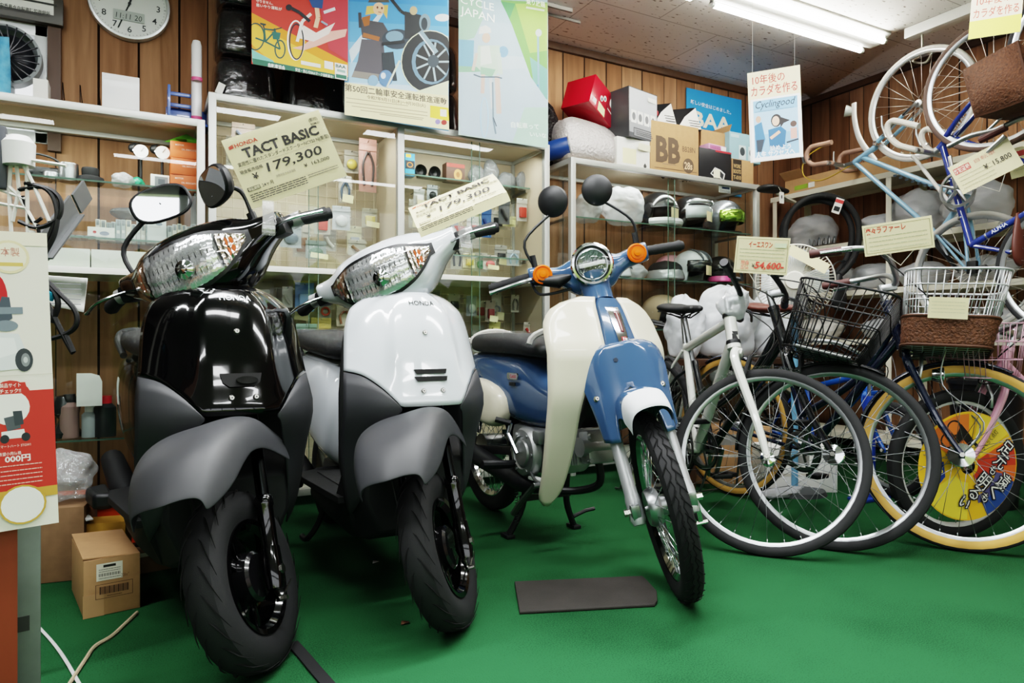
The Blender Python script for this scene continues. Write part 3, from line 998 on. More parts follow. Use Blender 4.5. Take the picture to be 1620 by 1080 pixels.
    lo = [(-.162, .974), (-.13, .938), (-.09, .912), (-.04, .899), (0, .897), (.04, .899), (.09, .912), (.13, .938), (.162, .974)]

    def lens(b, y0, y1, off, sh, n=18, m=7, fl=0.):
        rows = []
        for i in range(n + 1):
            y = y0 + (y1 - y0) * i / n
            a, c = lerp(lo, y) + sh, lerp(up, y) - sh
            rows.append([(cowx(y, a + (c - a) * j / m) + off + fl * (i % 2) - fl * .7 * (j % 3 == 1), y, a + (c - a) * j / m) for j in range(m + 1)])
        b.grid(rows)
    b = MB(BLACK); b.at(S); lens(b, -.172, .172, .003, -.006, 26); b.build('lamp_surround', t, sharp=0)
    b = MB(REFL); b.at(S); lens(b, -.10, .10, .008, .004, 26, 9, -.006)
    ho = b.build('headlamp', t, sharp=0)
    b = MB(CHROME); b.at(S); p = V((cowx(0, .95) + .004, .012, .953))
    b.lathe([(.026, .0), (.024, .006), (.012, .012), (.011, .02), (.001, .022)], 20, p, (1, 0, .1)); b.build('bulb_shield', ho)
    for s in (-1, 1):
        b = MB(mat('indicator reflector', '#d9cfc8', .1, metal=1., bump=1., bscale=40, noise=.25, nscale=60)); b.at(S)
        lens(b, s * .105 if s > 0 else -.163, .163 if s > 0 else -.105, .008, .004, 10, 8, -.004)
        b.m(mat('amber bulb', '#c0582a', .3, metal=.3))
        lens(b, .122 if s > 0 else -.142, .142 if s > 0 else -.122, .0068, .012, 6); b.build('indicator', ho)
    b = MB(LENS); b.at(S); lens(b, -.165, .165, .011, .001, 26); b.build('clear_lens', ho, sharp=0)
    b = MB(BLACKM); b.at(S); b.cyl((ax(.80), 0, .80), (ax(.93), 0, .93), .05, 18); b.tube([(ax(.87) + .03, -.09, .905), (ax(.87) + .06, 0, .882), (ax(.87) + .03, .09, .905)], .022, 10); b.build('steering_neck', t)
    # ---- bars, levers, mirrors
    for s in (-1, 1):
        g0, g1 = V((-.41, s * .235, .998)), V((-.475, s * .345, .985))
        b = MB(FOAMGREY); b.at(S)
        n = 10; pts = [g0.lerp(g1, k / n) for k in range(n + 1)]
        b.tube(pts, [.0165, .0165, .0185, .0175, .0185, .0175, .0185, .0175, .0185, .0195, .021], 14); b.cyl(g1, g1 + (g1 - g0).normalized() * .014, .0165, 14)
        b.build('grip', t)
        b = MB(mat('polished lever', '#c2c4c6', .25, metal=1.)); b.at(S)
        b.tube(spline([(-.37, s * .215, .985), (-.335, s * .25, .985), (-.33, s * .30, .983), (-.375, s * .36, .978)], 5), [.008] * 3 + [.0062] * 12 + [.0085], 8, sq=.7)
        b.build('brake_lever', t)
        b = MB(BLACK); b.at(S); b.box((-.40, s * .222, .985), (.07, .06, .05), bev=.012); b.build('switch_box', t)
        b = MB(clear('clear tag film', gloss=.2, rough=.1, wrinkle=.6, milk=.25)); b.at(S)
        c = g0.lerp(g1, .3); b.tube([c - V((0, s * .014, 0)), c + V((0, s * .022, 0))], .0215, 14, cap=False); b.build('grip_wrap', t)
        if not mirrors: continue
        base, el, hd, face, rx_, rz_ = mirrors[s]
        b = MB(BLACK); b.at(S); b.tube(spline([base, el, hd], 6), .0068, 8); b.tube([V(base) - V((0, 0, .01)), base, V(base) + (V(el) - V(base)).normalized() * .025], .013, 10)
        mo = b.build('mirror_stalk', t)
        # mirror head: face is the direction its glass looks (local, steered)
        f = V(face).normalized(); X = S @ sheet_X(V(hd), f)
        b = MB(BLACK); b.at(X)
        b.loft([[(V((p[0] * q, p[1] * q, z))) for p in [(rx_ * math.copysign(abs(math.cos(a)) ** .75, math.cos(a)), rz_ * math.copysign(abs(math.sin(a)) ** .75, math.sin(a))) for a in [2 * PI * k / 28 for k in range(28)]]] for q, z in ((1.0, .004), (1.06, 0), (1.04, -.012), (.85, -.026), (.5, -.036), (.1, -.038))])
        b.build('mirror_housing', mo)
        b = MB(MIRROR); b.at(X)
        b.prism([(rx_ * .95 * math.copysign(abs(math.cos(a)) ** .75, math.cos(a)), rz_ * .94 * math.copysign(abs(math.sin(a)) ** .75, math.sin(a))) for a in [2 * PI * k / 28 for k in range(28)]], .0012, T(0, 0, .0042)); b.build('mirror_glass', mo)
    return t


EMS = mat('silver lettering', '#dde1e4', .4)
EMD = mat('dark grey lettering', '#1c1e21', .6)
L, rz = place(402, 1049, 36)
scooter('black', 'gloss black step-through scooter with two mirrors fitted, leftmost of the motorbikes', BLACKG, EMS, L, rz, -42, {
    -1: ((-.36, -.178, .995), (-.375, -.185, 1.10), (-.40, -.048, 1.176), (.9, .4, -.02), .076, .046),
    1: ((-.40, .17, 1.03), (-.40, .17, 1.12), (-.36, .12, 1.15), (.77, -.64, .05), .074, .048)})
L, rz = place(706, 986, 29)
scooter('white', 'gloss white step-through scooter without mirrors, between the black scooter and the blue motorbike', WHITEP, EMD, L, rz, -40, None)
# ---------------------------------------------------------------- blue underbone motorbike


def underbone(loc, rz, phi):
    t = thing('motorbike', 'grey blue motorbike with cream leg shields and round headlamp, right of the white scooter', 'motorbike', loc, rz)
    rake = 26.5; R0 = .276
    S = steer_matrix(.072, rake, phi)
    S = steer_matrix(.072, rake, phi, wheel_drop(S, (0, 0, R0), R0))
    tn = math.tan(R(rake))
    ax = lambda z: .072 - z * tn
    wo = spoked_wheel('front_wheel', t, S @ T(0, 0, R0), R0, .062, CHROME, .022, .04, nsp=36, hubr=.05, hubw=.07, knob=44, spm=CHROME, spr=.0015, twist=.3)
    b = MB(ALU); b.lathe([(.001, .05), (.05, .05), (.056, .04), (.056, .02), (.05, .012)], 24, (0, 0, 0), (0, 1, 0)); b.lathe([(.001, -.05), (.05, -.05), (.056, -.04), (.056, -.02), (.05, -.012)][::-1], 24, (0, 0, 0), (0, 1, 0)); b.build('brake_drum', wo)
    fo = .072 + 0  # axle sits ahead of the steering axis
    off = (0 - ax(R0)) * 1.0
    for s in (-1, 1):
        f = lambda z: (ax(z) + off - .012, s * .082, z)
        b = MB(SILVER); b.at(S)
        b.tube([f(.235), f(.25), f(.30), f(.32), f(.50), f(.56)], [.017, .024, .024, .0205, .0205, .0205], 16)
        b.m(ALU).bar((.0, s * .07, R0), (.0, s * .1, R0), .045, .05, None, .012)
        b.m(SCREW).cyl((0, s * .1, R0), (0, s * .118, R0), .011, 6)
        b.m(SILVER).cyl(f(.565), f(.575), .0225, 16)
        b.build('fork_leg', t)
    b = MB(SCREW); b.at(S); b.bar((-.005, .1, R0), (-.03, .105, R0 - .09), .012, .006); b.cyl((-.03, .09, R0 - .09), (-.03, .125, R0 - .09), .006, 8); b.tube([(-.03, .11, R0 - .085), (-.06, .11, R0), (-.09, .10, R0 + .1)], .003, 6); b.build('brake_arm', t)
    # fender
    rows = []
    for i in range(19):
        a = R(158 - 148 * i / 18)       # from behind the tyre over the top to the nose
        rr = R0 + .052 + .012 * max(0, math.sin((a - .3)))
        w = lerp([(10, .026), (30, .036), (50, .048), (90, .066), (160, .062)], math.degrees(a))
        c = V((rr * math.cos(a) + .012, 0, R0 + .02 + rr * math.sin(a))); n = V((math.cos(a), 0, math.sin(a)))
        rows.append([c + V((0, w * u, 0)) - n * d for u, d in ((-1, .085), (-1.0, .05), (-.9, .022), (-.6, .006), (0, 0), (.6, .006), (.9, .022), (1, .05), (1, .085))])
    rows = [r for r in rows if r[4].x < .15 and r[4].z > .44]
    b = MB(BLUEP); b.at(S); b.grid(rows); fe = b.build('front_fender', t, sub=2, solid=.003)
    tip = [[q + (q - sum(r, V()) / 9) * .04 + V((.002, 0, .002)) for q in r] for r in rows[-3:]]
    tip.append([q + V((.004, 0, -.012)) for q in tip[-1]])
    b = MB(clear('white protective film', gloss=.12, rough=.25, wrinkle=.4, wscale=25, milk=.78, milkc='#eef1f4')); b.at(S); b.grid(tip); b.build('fender_wrap', fe, sub=2)
    # fork cover: arched plate over the steering head with two legs
    def fx(y, z): return ax(z) + off * .75 + .062 - 2.4 * y * y
    hw = [(.47, .118), (.52, .122), (.6, .132), (.66, .14), (.70, .135), (.735, .11), (.757, .05)]
    inn = [(.47, .072), (.52, .066), (.56, .055), (.60, .03), (.62, .0)]
    for s in (-1, 1):
        rows = []
        for k in range(22):
            z = .47 + (.757 - .47) * k / 21
            i_, o_ = lerp(inn, z), lerp(hw, z)
            rows.append([(fx(i_ + (o_ - i_) * j / 10, z) - .05 * max(0, j / 10 - .6), s * (i_ + (o_ - i_) * j / 10), z) for j in range(11)])
        if s == -1: half = rows
        else:
            b = MB(BLUEP); b.at(S); b.grid(half); b.grid(rows)
            # side walls of the cover
            for hs in (half, rows): b.grid([[p[-1] for p in hs], [(p[-1][0] - .09, p[-1][1] * .96, p[-1][2]) for p in hs]])
            bmesh.ops.remove_doubles(b.bm, verts=b.bm.verts[:], dist=.0004)
            fc = b.build('fork_cover', t, solid=.004, sharp=50)
    for s in (-1, 1):
        b = MB(SCREW); b.at(S); p = (fx(.105, .60) - .012, s * .105, .60); b.lathe([(.0005, .009), (.006, .009), (.010, .004), (.0115, -.003)], 14, p, (1, 0, .3)); b.m(BLACK).lathe([(.0002, .0095), (.0025, .0095)], 6, p, (1, 0, .3)); b.build('bolt', t)
    b = MB(mat('dark badge', '#1f2c3f', .4)); b.at(S); p = (fx(0, .706) + .001, -.02, .706); b.lathe([(.0005, .002), (.008, .002), (.0085, 0)], 5, p, (1, 0, .3)); b.build('key_badge', t)
    # fixed: centre cover with emblem
    def cx(y, z): return lerp([(.66, -.212), (.74, -.235), (.82, -.275), (.90, -.325)], z) - 3.0 * y * y
    cw = [(.64, .088), (.70, .078), (.8, .060), (.87, .052), (.897, .035)]
    rows = []
    for k in range(20):
        z = .655 + (.897 - .655) * k / 19; w = lerp(cw, z)
        rows.append([(cx(w * j / 8, z) - (.03 if abs(j) == 8 else 0), w * j / 8, z) for j in range(-8, 9)])
    rows.append([(p[0] - .05, p[1] * .9, p[2] - .002) for p in rows[-1]])
    b = MB(BLUEP); b.grid(rows); cc = b.build('centre_cover', t, solid=.004, sharp=50)
    b = MB(CHROME); b.map = lambda q: V((cx(q.x, q.y) + q.z, q.x, q.y))

    def st_(a0, c0, a1, c1, z0, z1, off):
        n = 10; b.grid([[(a0 + (a1 - a0) * i / n + (c0 + (c1 - c0) * i / n - a0 - (a1 - a0) * i / n) * j / 4, z0 + (z1 - z0) * i / n, off if 0 < j < 4 and 0 < i < n else .0) for j in (0, 0.01, 2, 3.99, 4)] for i in range(n + 1)])
    po = [(-.026, .868), (.026, .862), (.019, .722), (.0, .712), (-.015, .722)]
    st_(-.026, .026, -.019, .019, .866, .722, .005)
    b.m(mat('red smoked badge', '#5c1a20', .25, coat=1.)); st_(-.004, .014, -.001, .011, .858, .775, .0068)
    b.m(mat('pale badge', '#c9b9b0', .3)); st_(.003, .007, .003, .006, .852, .78, .0076)
    b.m(mat('red badge field', '#b3232c', .3)); st_(-.006, .013, -.004, .011, .768, .737, .0068)
    b.map = lambda q: V((cx(q.x, q.y) + .0085, q.x, q.y))
    b.m(mat('white badge digits', '#f0eeea', .4)).text('50', .022, T(.004, .752, 0), .03, .017); b.map = None
    b.build('emblem', cc)
    b = MB(BLACK); p = (cx(.006, .69) + .001, .006, .695); b.lathe([(.0005, .001), (.006, .001)], 10, p, (1, 0, .3)); b.build('fastener', cc)
    # leg shields
    yi = [(.19, .165), (.25, .142), (.42, .14), (.52, .142), (.60, .132), (.66, .105), (.70, .074), (.80, .060), (.87, .054), (.90, .045)]
    yo = [(.19, .178), (.22, .20), (.3, .212), (.42, .225), (.6, .238), (.72, .24), (.80, .232), (.85, .205), (.88, .16), (.90, .10)]
    def lx(y, z): return lerp([(.19, -.40), (.3, -.335), (.45, -.275), (.6, -.235), (.7, -.235), (.8, -.28), (.9, -.335)], z) - .9 * max(0, abs(y) - .05) ** 1.5
    for s in (-1, 1):
        rows = []
        for k in range(34):
            z = .19 + .71 * k / 33; a, c = lerp(yi, z), lerp(yo, z)
            rows.append([(lx(a + (c - a) * j / 10, z) - (.012 if j == 10 else 0), s * (a + (c - a) * j / 10), z) for j in range(11)])
        b = MB(CREAM); b.grid(rows); b.build('leg_shield', t, solid=.006, sharp=50)
    b = MB(BLACK); b.loft([[(x, y, z) for x, y, z in ((xx, -w, z0), (xx, w, z0), (xx, w, z1), (xx, -w, z1))] for xx, w, z0, z1 in ((-.33, .06, .60, .80), (-.37, .07, .5, .84), (-.44, .05, .44, .68))]); b.build('steering_head', t, bev=.015)
    # body
    def body(name, secs, m, n=20, ex=.6, sub=1, ez=.6):
        rings = []
        for x, w, z0, z1 in secs:
            zc, hz = (z0 + z1) / 2, (z1 - z0) / 2
            rings.append([(x, w * math.copysign(abs(math.cos(a)) ** ex, math.cos(a)), zc + hz * math.copysign(abs(math.sin(a)) ** ez, math.sin(a))) for a in [2 * PI * k / n for k in range(n)]])
        b = MB(m); b.loft(rings); return b.build(name, t, sub=sub)
    body('main_frame', ((-.36, .05, .52, .68), (-.5, .052, .46, .58), (-.62, .06, .42, .56), (-.72, .085, .41, .66), (-.80, .105, .42, .70), (-.95, .125, .44, .71), (-1.1, .12, .54, .715), (-1.25, .11, .60, .705), (-1.33, .07, .60, .68)), BLUEP)
    for s in (-1, 1):
        body('side_box', ((-.86, .0, 0, 0),) if 0 else ((-.84, .03, .44, .53), (-.9, .045, .40, .575), (-1.02, .05, .40, .60), (-1.12, .04, .45, .60), (-1.17, .015, .5, .57)), CREAM, 16, .7).location = (0, s * .115, 0)
    # rear fender
    rows = []
    for i in range(15):
        a = R(175 - 140 * i / 14); rr = R0 + .045
        c = V((-1.21 + rr * math.cos(a), 0, R0 + rr * math.sin(a))); n = V((math.cos(a), 0, math.sin(a)))
        rows.append([c + V((0, .07 * u, 0)) - n * d for u, d in ((-1, .07), (-.95, .025), (-.6, .006), (0, 0), (.6, .006), (.95, .025), (1, .07))])
    b = MB(BLUEP); b.grid(rows); b.build('rear_fender', t, sub=1, solid=.003)
    secs = ((-.64, .05, .69, .725), (-.68, .10, .685, .755), (-.8, .13, .695, .785), (-.95, .14, .70, .785), (-1.1, .138, .70, .79), (-1.2, .115, .70, .785), (-1.24, .06, .71, .76))
    st = body('seat', secs, mat('black seat vinyl', '#232427'), ez=.7)
    fr = []
    for x, w, z0, z1 in secs:
        zc, hz = (z0 + z1) / 2, (z1 - z0) / 2
        fr.append([(x + random.uniform(-.006, .006), w * 1.08 * math.copysign(abs(math.cos(a)) ** .6, math.cos(a)), zc + (hz * random.uniform(1.1, 1.35) + (.02 if math.sin(a) < 0 else 0)) * math.copysign(abs(math.sin(a)) ** .7, math.sin(a))) for a in [2 * PI * k / 20 for k in range(20)]])
    b = MB(FILM); b.loft(fr); b.build('seat_wrap', st, sub=2)
    for x0, x1 in ((-.655, -.70), (-1.17, -1.22)):
        b = MB(mat('pale piping vinyl', '#b9b7b0', .5)); b.tube([(x0, .105 * math.cos(a) * 1.12, .74 + .055 * math.sin(a)) for a in [PI * k / 10 for k in range(11)]], .012, 6); b.build('seat_end_trim', st)
    b = MB(CHROME); b.tube(spline([(-1.12, .1, .72), (-1.25, .11, .75), (-1.42, .1, .76), (-1.44, 0, .76), (-1.42, -.1, .76), (-1.25, -.11, .75), (-1.12, -.1, .72)], 5), .009, 8)
    for y in (-.05, 0, .05): b.cyl((-1.2, y, .755), (-1.43, y, .76), .006, 8)
    b.build('rear_carrier', t)
    # badge on the body side
    b = MB(CHROME); X = T(-.80, -.1085, .615) @ rot(90, 0, 0) @ MX.Rotation(R(0), 4, 'Z')
    b.prism(rrect(.088, .026, .009), .004, X)
    b.m(mat('badge grey', '#9b9da0', .4)).prism(rrect(.058, .019, .006), .005, X @ T(.01, 0, 0))
    b.m(mat('badge red', '#a3222b', .4)).text('Cub50', .013, X @ T(.01, 0, .0055), .02, .05)
    b.m(BLACK).prism(rrect(.05, .014, .003), .003, X @ T(-.004, -.031, 0)); b.build('side_badge', t)
    # rear wheel
    ro = spoked_wheel('rear_wheel', t, T(-1.21, 0, R0 + .0), R0, .064, CHROME, .022, .04, nsp=36, hubr=.06, hubw=.075, spm=CHROME, spr=.0015, twist=.3)
    b = MB(ALU); b.lathe([(.001, .05), (.06, .05), (.064, -.05), (.001, -.05)], 24, (0, 0, 0), (0, 1, 0)); b.build('brake_drum', ro)
    for s in (-1, 1):
        b = MB(BLACK); b.bar((-.72, s * .085, .33), (-1.21, s * .09, .276), .02, .035, None, .005); b.m(CHROME).cyl((-1.19, s * .11, .28), (-1.12, s * .115, .60), .022, 14); b.build('rear_shock', t)
    b = MB(BLUEP); b.box((-.97, .075, .315), (.52, .03, .12), rot(0, -5, 0), .02); b.build('chain_case', t)
    # engine
    CAST = mat('cast aluminium', '#a4a6a7', .42, metal=.8, bump=.1, bscale=300)
    b = MB(CAST)
    b.box((-.68, 0, .34), (.24, .2, .17), bev=.05)
    b.box((-.80, 0, .36), (.16, .16, .14), bev=.04)
    b.box((-.66, 0, .44), (.10, .09, .06), bev=.01)
    en = b.build('engine', t)
    for s in (-1, 1):
        b = MB(CAST); o = (-.685, s * .10, .335)
        b.lathe([(.095, 0), (.093, .02), (.085, .032), (.062, .036), (.058, .03), (.05, .03), (.046, .037), (.001, .037)], 32, o, (0, s, 0)); b.box((-.60, s * .11, .40), (.05, .03, .05), bev=.01)
        for k in range(6): b.cyl((o[0] + .074 * math.cos(k * PI / 3), o[1] + s * .03, o[2] + .074 * math.sin(k * PI / 3)), (o[0] + .074 * math.cos(k * PI / 3), o[1] + s * .038, o[2] + .074 * math.sin(k * PI / 3)), .007, 6)
        b.build('crankcase_cover', en)
    b = MB(CAST); b.cyl((-.56, 0, .36), (-.40, 0, .385), .04, 20)
    for k in range(8):
        x = -.54 + k * .0165
        b.box((x, 0, .363 + (x + .56) * .16), (.006, .125, .125), rot(0, -9, 0), .003)
    b.box((-.385, 0, .388), (.06, .115, .115), rot(0, -9, 0), .015)
    for y in (-.05, .05):
        for z in (.345, .43): b.cyl((-.36, y, z), (-.345, y, z + .002), .009, 6)
    b.cyl((-.385, -.075, .39), (-.385, .075, .39), .034, 16)
    b.build('cylinder', en)
    b = MB(BLACK); b.tube(spline([(-.42, .03, .33), (-.43, .04, .25), (-.50, .0, .215), (-.58, -.07, .21), (-.68, -.11, .21)], 6), .014, 10)
    b.tube([(-.60, -.09, .21), (-.68, -.11, .212), (-.72, -.115, .215), (-1.2, -.135, .285), (-1.42, -.14, .32), (-1.43, -.14, .322)], [.016, .03, .036, .04, .04, .01], 16); b.build('muffler', t)
    b = MB(CHROME); b.tube([(-.74, -.15, .44), (-.75, -.155, .40), (-.70, -.145, .33)], .008, 8); b.m(BLACK).cyl((-.74, -.15, .44), (-.77, -.20, .455), .011, 10); b.build('kick_starter', t)
    for s in (-1, 1):
        b = MB(BLACK); b.tube([(-.74, s * .1, .29), (-.74, s * .16, .285), (-.74, s * .27, .292)], [.01, .016, .017], 10); b.build('footrest', t)
    b = MB(STEEL); b.tube(spline([(-.62, -.13, .27), (-.55, -.15, .255), (-.50, -.15, .25)], 4), .006, 8); b.cyl((-.5, -.13, .25), (-.5, -.19, .25), .01, 10); b.build('gear_pedal', t)
    b = MB(BLACK)
    for s in (-1, 1):
        b.tube(spline([(-.72, s * .09, .25), (-.74, s * .10, .12), (-.76, s * .145, .015)], 5), [.013] * 10 + [.013], 8); b.box((-.765, s * .15, .008), (.06, .035, .014), bev=.004)
    b.bar((-.735, -.11, .15), (-.735, .11, .15), .02, .02); b.tube([(-.75, .14, .05), (-.74, .19, .07), (-.735, .23, .075)], .008, 8)
    cs = b.build('centre_stand', t)
    b = MB(STEEL); b.tube([(-.72 - .02 + .007 * math.cos(k * 1.1), -.125 + .007 * math.sin(k * 1.1), .06 + k * .0017) for k in range(80)], .0014, 4); b.build('stand_spring', cs)
    b = MB(mat('green grey side stand', '#4d5a50', .4, metal=.5)); b.tube([(-.60, -.11, .24), (-.68, -.14, .15), (-.72, -.15, .10)], .012, 8); b.m(PWHITE).box((-.60, -.12, .25), (.07, .03, .012), bev=.004); b.build('side_stand', t)
    # ---- steered bars: cover, lamp, signals
    S = S @ T(-.016, 0, .034)
    hz0 = .985
    def bx(y): return ax(hz0) - .0 - .12 * abs(y)
    rings = []
    for y in (-.215, -.21, -.18, -.13, -.10, -.075, -.04, 0, .04, .075, .10, .13, .18, .21, .215):
        a = abs(y)
        hx = lerp([(0, .06), (.06, .058), (.1, .04), (.15, .034), (.215, .032)], a)
        hz = lerp([(0, .075), (.06, .07), (.1, .038), (.14, .03), (.18, .036), (.215, .034)], a)
        zc = lerp([(0, .955), (.06, .955), (.1, .965), (.15, .985), (.215, .992)], a)
        rings.append([(bx(y) + hx * math.copysign(abs(math.cos(q)) ** .7, math.cos(q)), y, zc + hz * math.copysign(abs(math.sin(q)) ** .7, math.sin(q))) for q in [2 * PI * k / 20 for k in range(20)]])
    b = MB(BLUEP); b.at(S); b.loft(rings); hb = b.build('handlebar_cover', t, sub=1)
    b = MB(BLUEP); b.at(S); b.tube([(ax(.85), 0, .85), (ax(.9), 0, .9), (ax(.94), 0, .94)], [.05, .052, .062], 18); b.build('steering_neck', t)
    hp = V((bx(0) + .055, 0, .985)); hd = V((1, 0, .08)).normalized()
    b = MB(CHROME); b.at(S)
    b.lathe([(.05, -.07), (.066, -.03), (.073, .01), (.074, .026), (.069, .034), (.062, .035), (.060, .028)], 40, hp, hd)
    ho = b.build('headlamp', t)
    b = MB(BLACK); b.at(S); b.lathe([(.062, .027), (.054, .024), (.052, .02)], 36, hp, hd); b.build('headlamp_ring', ho)
    b = MB(mat('lamp reflector ribbed', '#b9bdbf', .12, metal=1., bump=1., bscale=45, stretch=(1, 3, .4))); b.at(S); b.lathe([(.053, .018), (.03, .004), (.001, 0)], 30, hp, hd); b.m(mat('white light bar', '#eef0f0', .3)); b.box(hp + hd * .022, (.012, .092, .014), bev=.003); b.build('headlamp_reflector', ho)
    b = MB(CHROME); b.at(S); b.lathe([(.055, .030), (.052, .034), (.049, .030)], 36, hp, hd); b.build('inner_bezel', ho)
    b = MB(LENS); b.at(S); b.lathe([(.062, .034), (.045, .042), (.02, .046), (.0005, .047)], 32, hp, hd); b.build('headlamp_lens', ho)
    for s in (-1, 1):
        o = V((bx(.17) + .035, s * .168, .99)); d = V((1, 0, .05)).normalized()
        b = MB(mat('chrome signal cup', '#9c9fa2', .2, metal=1.)); b.at(S); b.lathe([(.02, -.03), (.033, .0), (.0345, .012)], 24, o, d); so = b.build('turn_signal', t)
        b = MB(AMBER); b.at(S); b.lathe([(.034, .012), (.0335, .02), (.029, .022), (.028, .018), (.022, .018), (.021, .024), (.012, .024), (.011, .03), (.0005, .031)], 28, o, d); b.build('amber_lens', so)
        g0, g1 = V((bx(.2) - .002, s * .21, .992)), V((bx(.2) - .045, s * .345, .985))
        b = MB(FOAMGREY); b.at(S); n = 10; b.tube([g0.lerp(g1, k / n) for k in range(n + 1)], [.016, .018, .017, .0185, .0175, .0185, .0175, .0185, .0175, .019, .021], 14); b.cyl(g1, g1 + (g1 - g0).normalized() * .012, .016, 14); b.build('grip', t)
        base = V((bx(.18) + .0, s * .185, 1.02)); el = base + V((-.0, s * .02, .105)); hd2 = base + V((-.02, -s * .045 if s > 0 else s * -.03, .215)) if s > 0 else base + V((-.02, .06, .215))
        if s > 0: el = base + V((0, .0, .09)); hd2 = base + V((-.015, -.095, .19))
        else: el = base + V((0, -.015, .10)); hd2 = base + V((-.015, .115, .185))
        b = MB(BLACK); b.at(S); b.tube([base - V((0, 0, .02)), base + V((0, 0, .045))], .0105, 10); b.tube(spline([base, el, hd2], 5), .005, 8); mo = b.build('mirror_stalk', t)
        f = V((-1, -s * .12 if s > 0 else .5, .0)).normalized()
        b = MB(mat('matte black mirror shell', '#1d1e20', .5)); b.at(S @ sheet_X(hd2 + V((0, s * 0, .03)), f)); b.lathe([(.054, .004), (.056, .0), (.054, -.012), (.04, -.026), (.012, -.031), (.0005, -.031)], 30); b.build('mirror_housing', mo)
        b = MB(MIRROR); b.at(S @ sheet_X(hd2 + V((0, 0, .03)), f)); b.lathe([(.0005, .004), (.054, .004)], 30); b.build('mirror_glass', mo)
    b = MB(mat('polished lever', '#c2c4c6')); b.at(S); b.tube(spline([(bx(.18) + .04, -.2, .982), (bx(.18) + .06, -.25, .98), (bx(.18) + .035, -.36, .968)], 6), [.008] * 4 + [.0065] * 8 + [.009], 8); b.build('brake_lever', t)
    b = MB(BLACK); b.at(S); b.tube([(bx(.1) + .045, -.06, .965), (bx(.15) + .05, -.12, .955), (bx(.2) + .04, -.2, .975)], [.006, .024, .014], 12); b.build('lever_bracket', t)
    b = MB(BLACK); b.at(S); b.tube(spline([(bx(.2) + .03, -.21, .97), (bx(.2) + .05, -.19, .925), (bx(.1) + .04, -.10, .92), (bx(.0) + .02, -.03, .93)], 6), .005, 6); b.build('brake_cable', t)
    return t


L, rz = place(1064, 941, 28)
underbone(L, rz, -30)
# ---------------------------------------------------------------- bicycles
SADDLE = mat('black saddle vinyl', '#1c1c1e', .5, bump=.1, bscale=250)
WOVEN = mat('brown woven wicker', '#57351f', .7, bump=1., bscale=110, noise=.35, nscale=90)
CABLE = mat('black cable', '#131315', .5)


def gut(d):
    return d


def wire_basket(parent, S, c, L, W, H, wire, woven=0., name='basket', nx=9, nz=4, r=.0022, taper=.8, tip=0):
    """open wire basket; c is the rear centre of its floor; opens upward; ring wires and uprights"""
    b = MB(wire); b.at(S @ T(*c) @ MX.Rotation(R(tip), 4, 'Y'))
    def rng(h):
        k = taper + (1 - taper) * h / H
        w, l = W * k, L * k
        return [V((p[0] + l / 2, p[1], h)) for p in rrect(l, w, .05, 3)]
    zs = [H * k / nz for k in range(nz + 1)]
    for z in zs: b.tube(rng(z), r * (1.9 if z == H else 1.), 5, True)
    n = len(rng(0))
    per = 2 * (L + W)
    up0 = rng(woven if woven else 0); up1 = rng(H)
    m = 4 * nx
    for k in range(m):
        q = k / m * n; i = int(q); f = q - i
        a = up0[i].lerp(up0[(i + 1) % n], f); e = up1[i].lerp(up1[(i + 1) % n], f)
        b.cyl(a, e, r * .8, 4)
    # even uprights along the long flat sides, where the corner-based count leaves gaps
    for z0, z1 in ((woven, H),):
        for s in (-1, 1):
            for k in range(1, nx):
                for (h0, h1) in ((z0, z1),):
                    t0, t1 = taper + (1 - taper) * h0 / H, taper + (1 - taper) * h1 / H
                    u = k / nx - .5
                    b.cyl((L * t0 / 2 + u * (L * t0 - .1), s * W * t0 / 2, h0), (L * t1 / 2 + u * (L * t1 - .1), s * W * t1 / 2, h1), r * .8, 4)
                    b.cyl((L * t0 / 2 + s * L * t0 / 2, u * (W * t0 - .1), h0), (L * t1 / 2 + s * L * t1 / 2, u * (W * t1 - .1), h1), r * .8, 4)
    for k in range(1, 8):
        u = k / 8 - .5
        b.cyl((L * taper * k / 8, -W * taper / 2, 0), (L * taper * k / 8, W * taper / 2, 0), r * .8, 4)
        b.cyl((0, u * W * taper, 0), (L * taper, u * W * taper, 0), r * .8, 4)
    o = b.build(name, parent, sharp=0)
    if woven:
        b = MB(WOVEN); b.at(S @ T(*c) @ MX.Rotation(R(tip), 4, 'Y'))
        rows = []
        for k in range(9):
            rr = rng(woven * k / 8); cc = V((L * taper / 2, 0, woven * k / 8))
            rows.append([p + (p - cc).normalized() * (.004 + .003 * (k % 2)) for p in rr])
        b.loft(rows, True, False); b.loft([rows[0]], True, True) if 0 else None
        b.prism([(p.x, p.y) for p in rows[0]], .006)
        b.m(mat('dark wicker edge', '#4a2c1a', .7)); b.tube(rows[-1], .006, 6, True); b.tube(rows[0], .006, 6, True)
        q = b.build('wicker_lower', o, solid=.004)
    return o


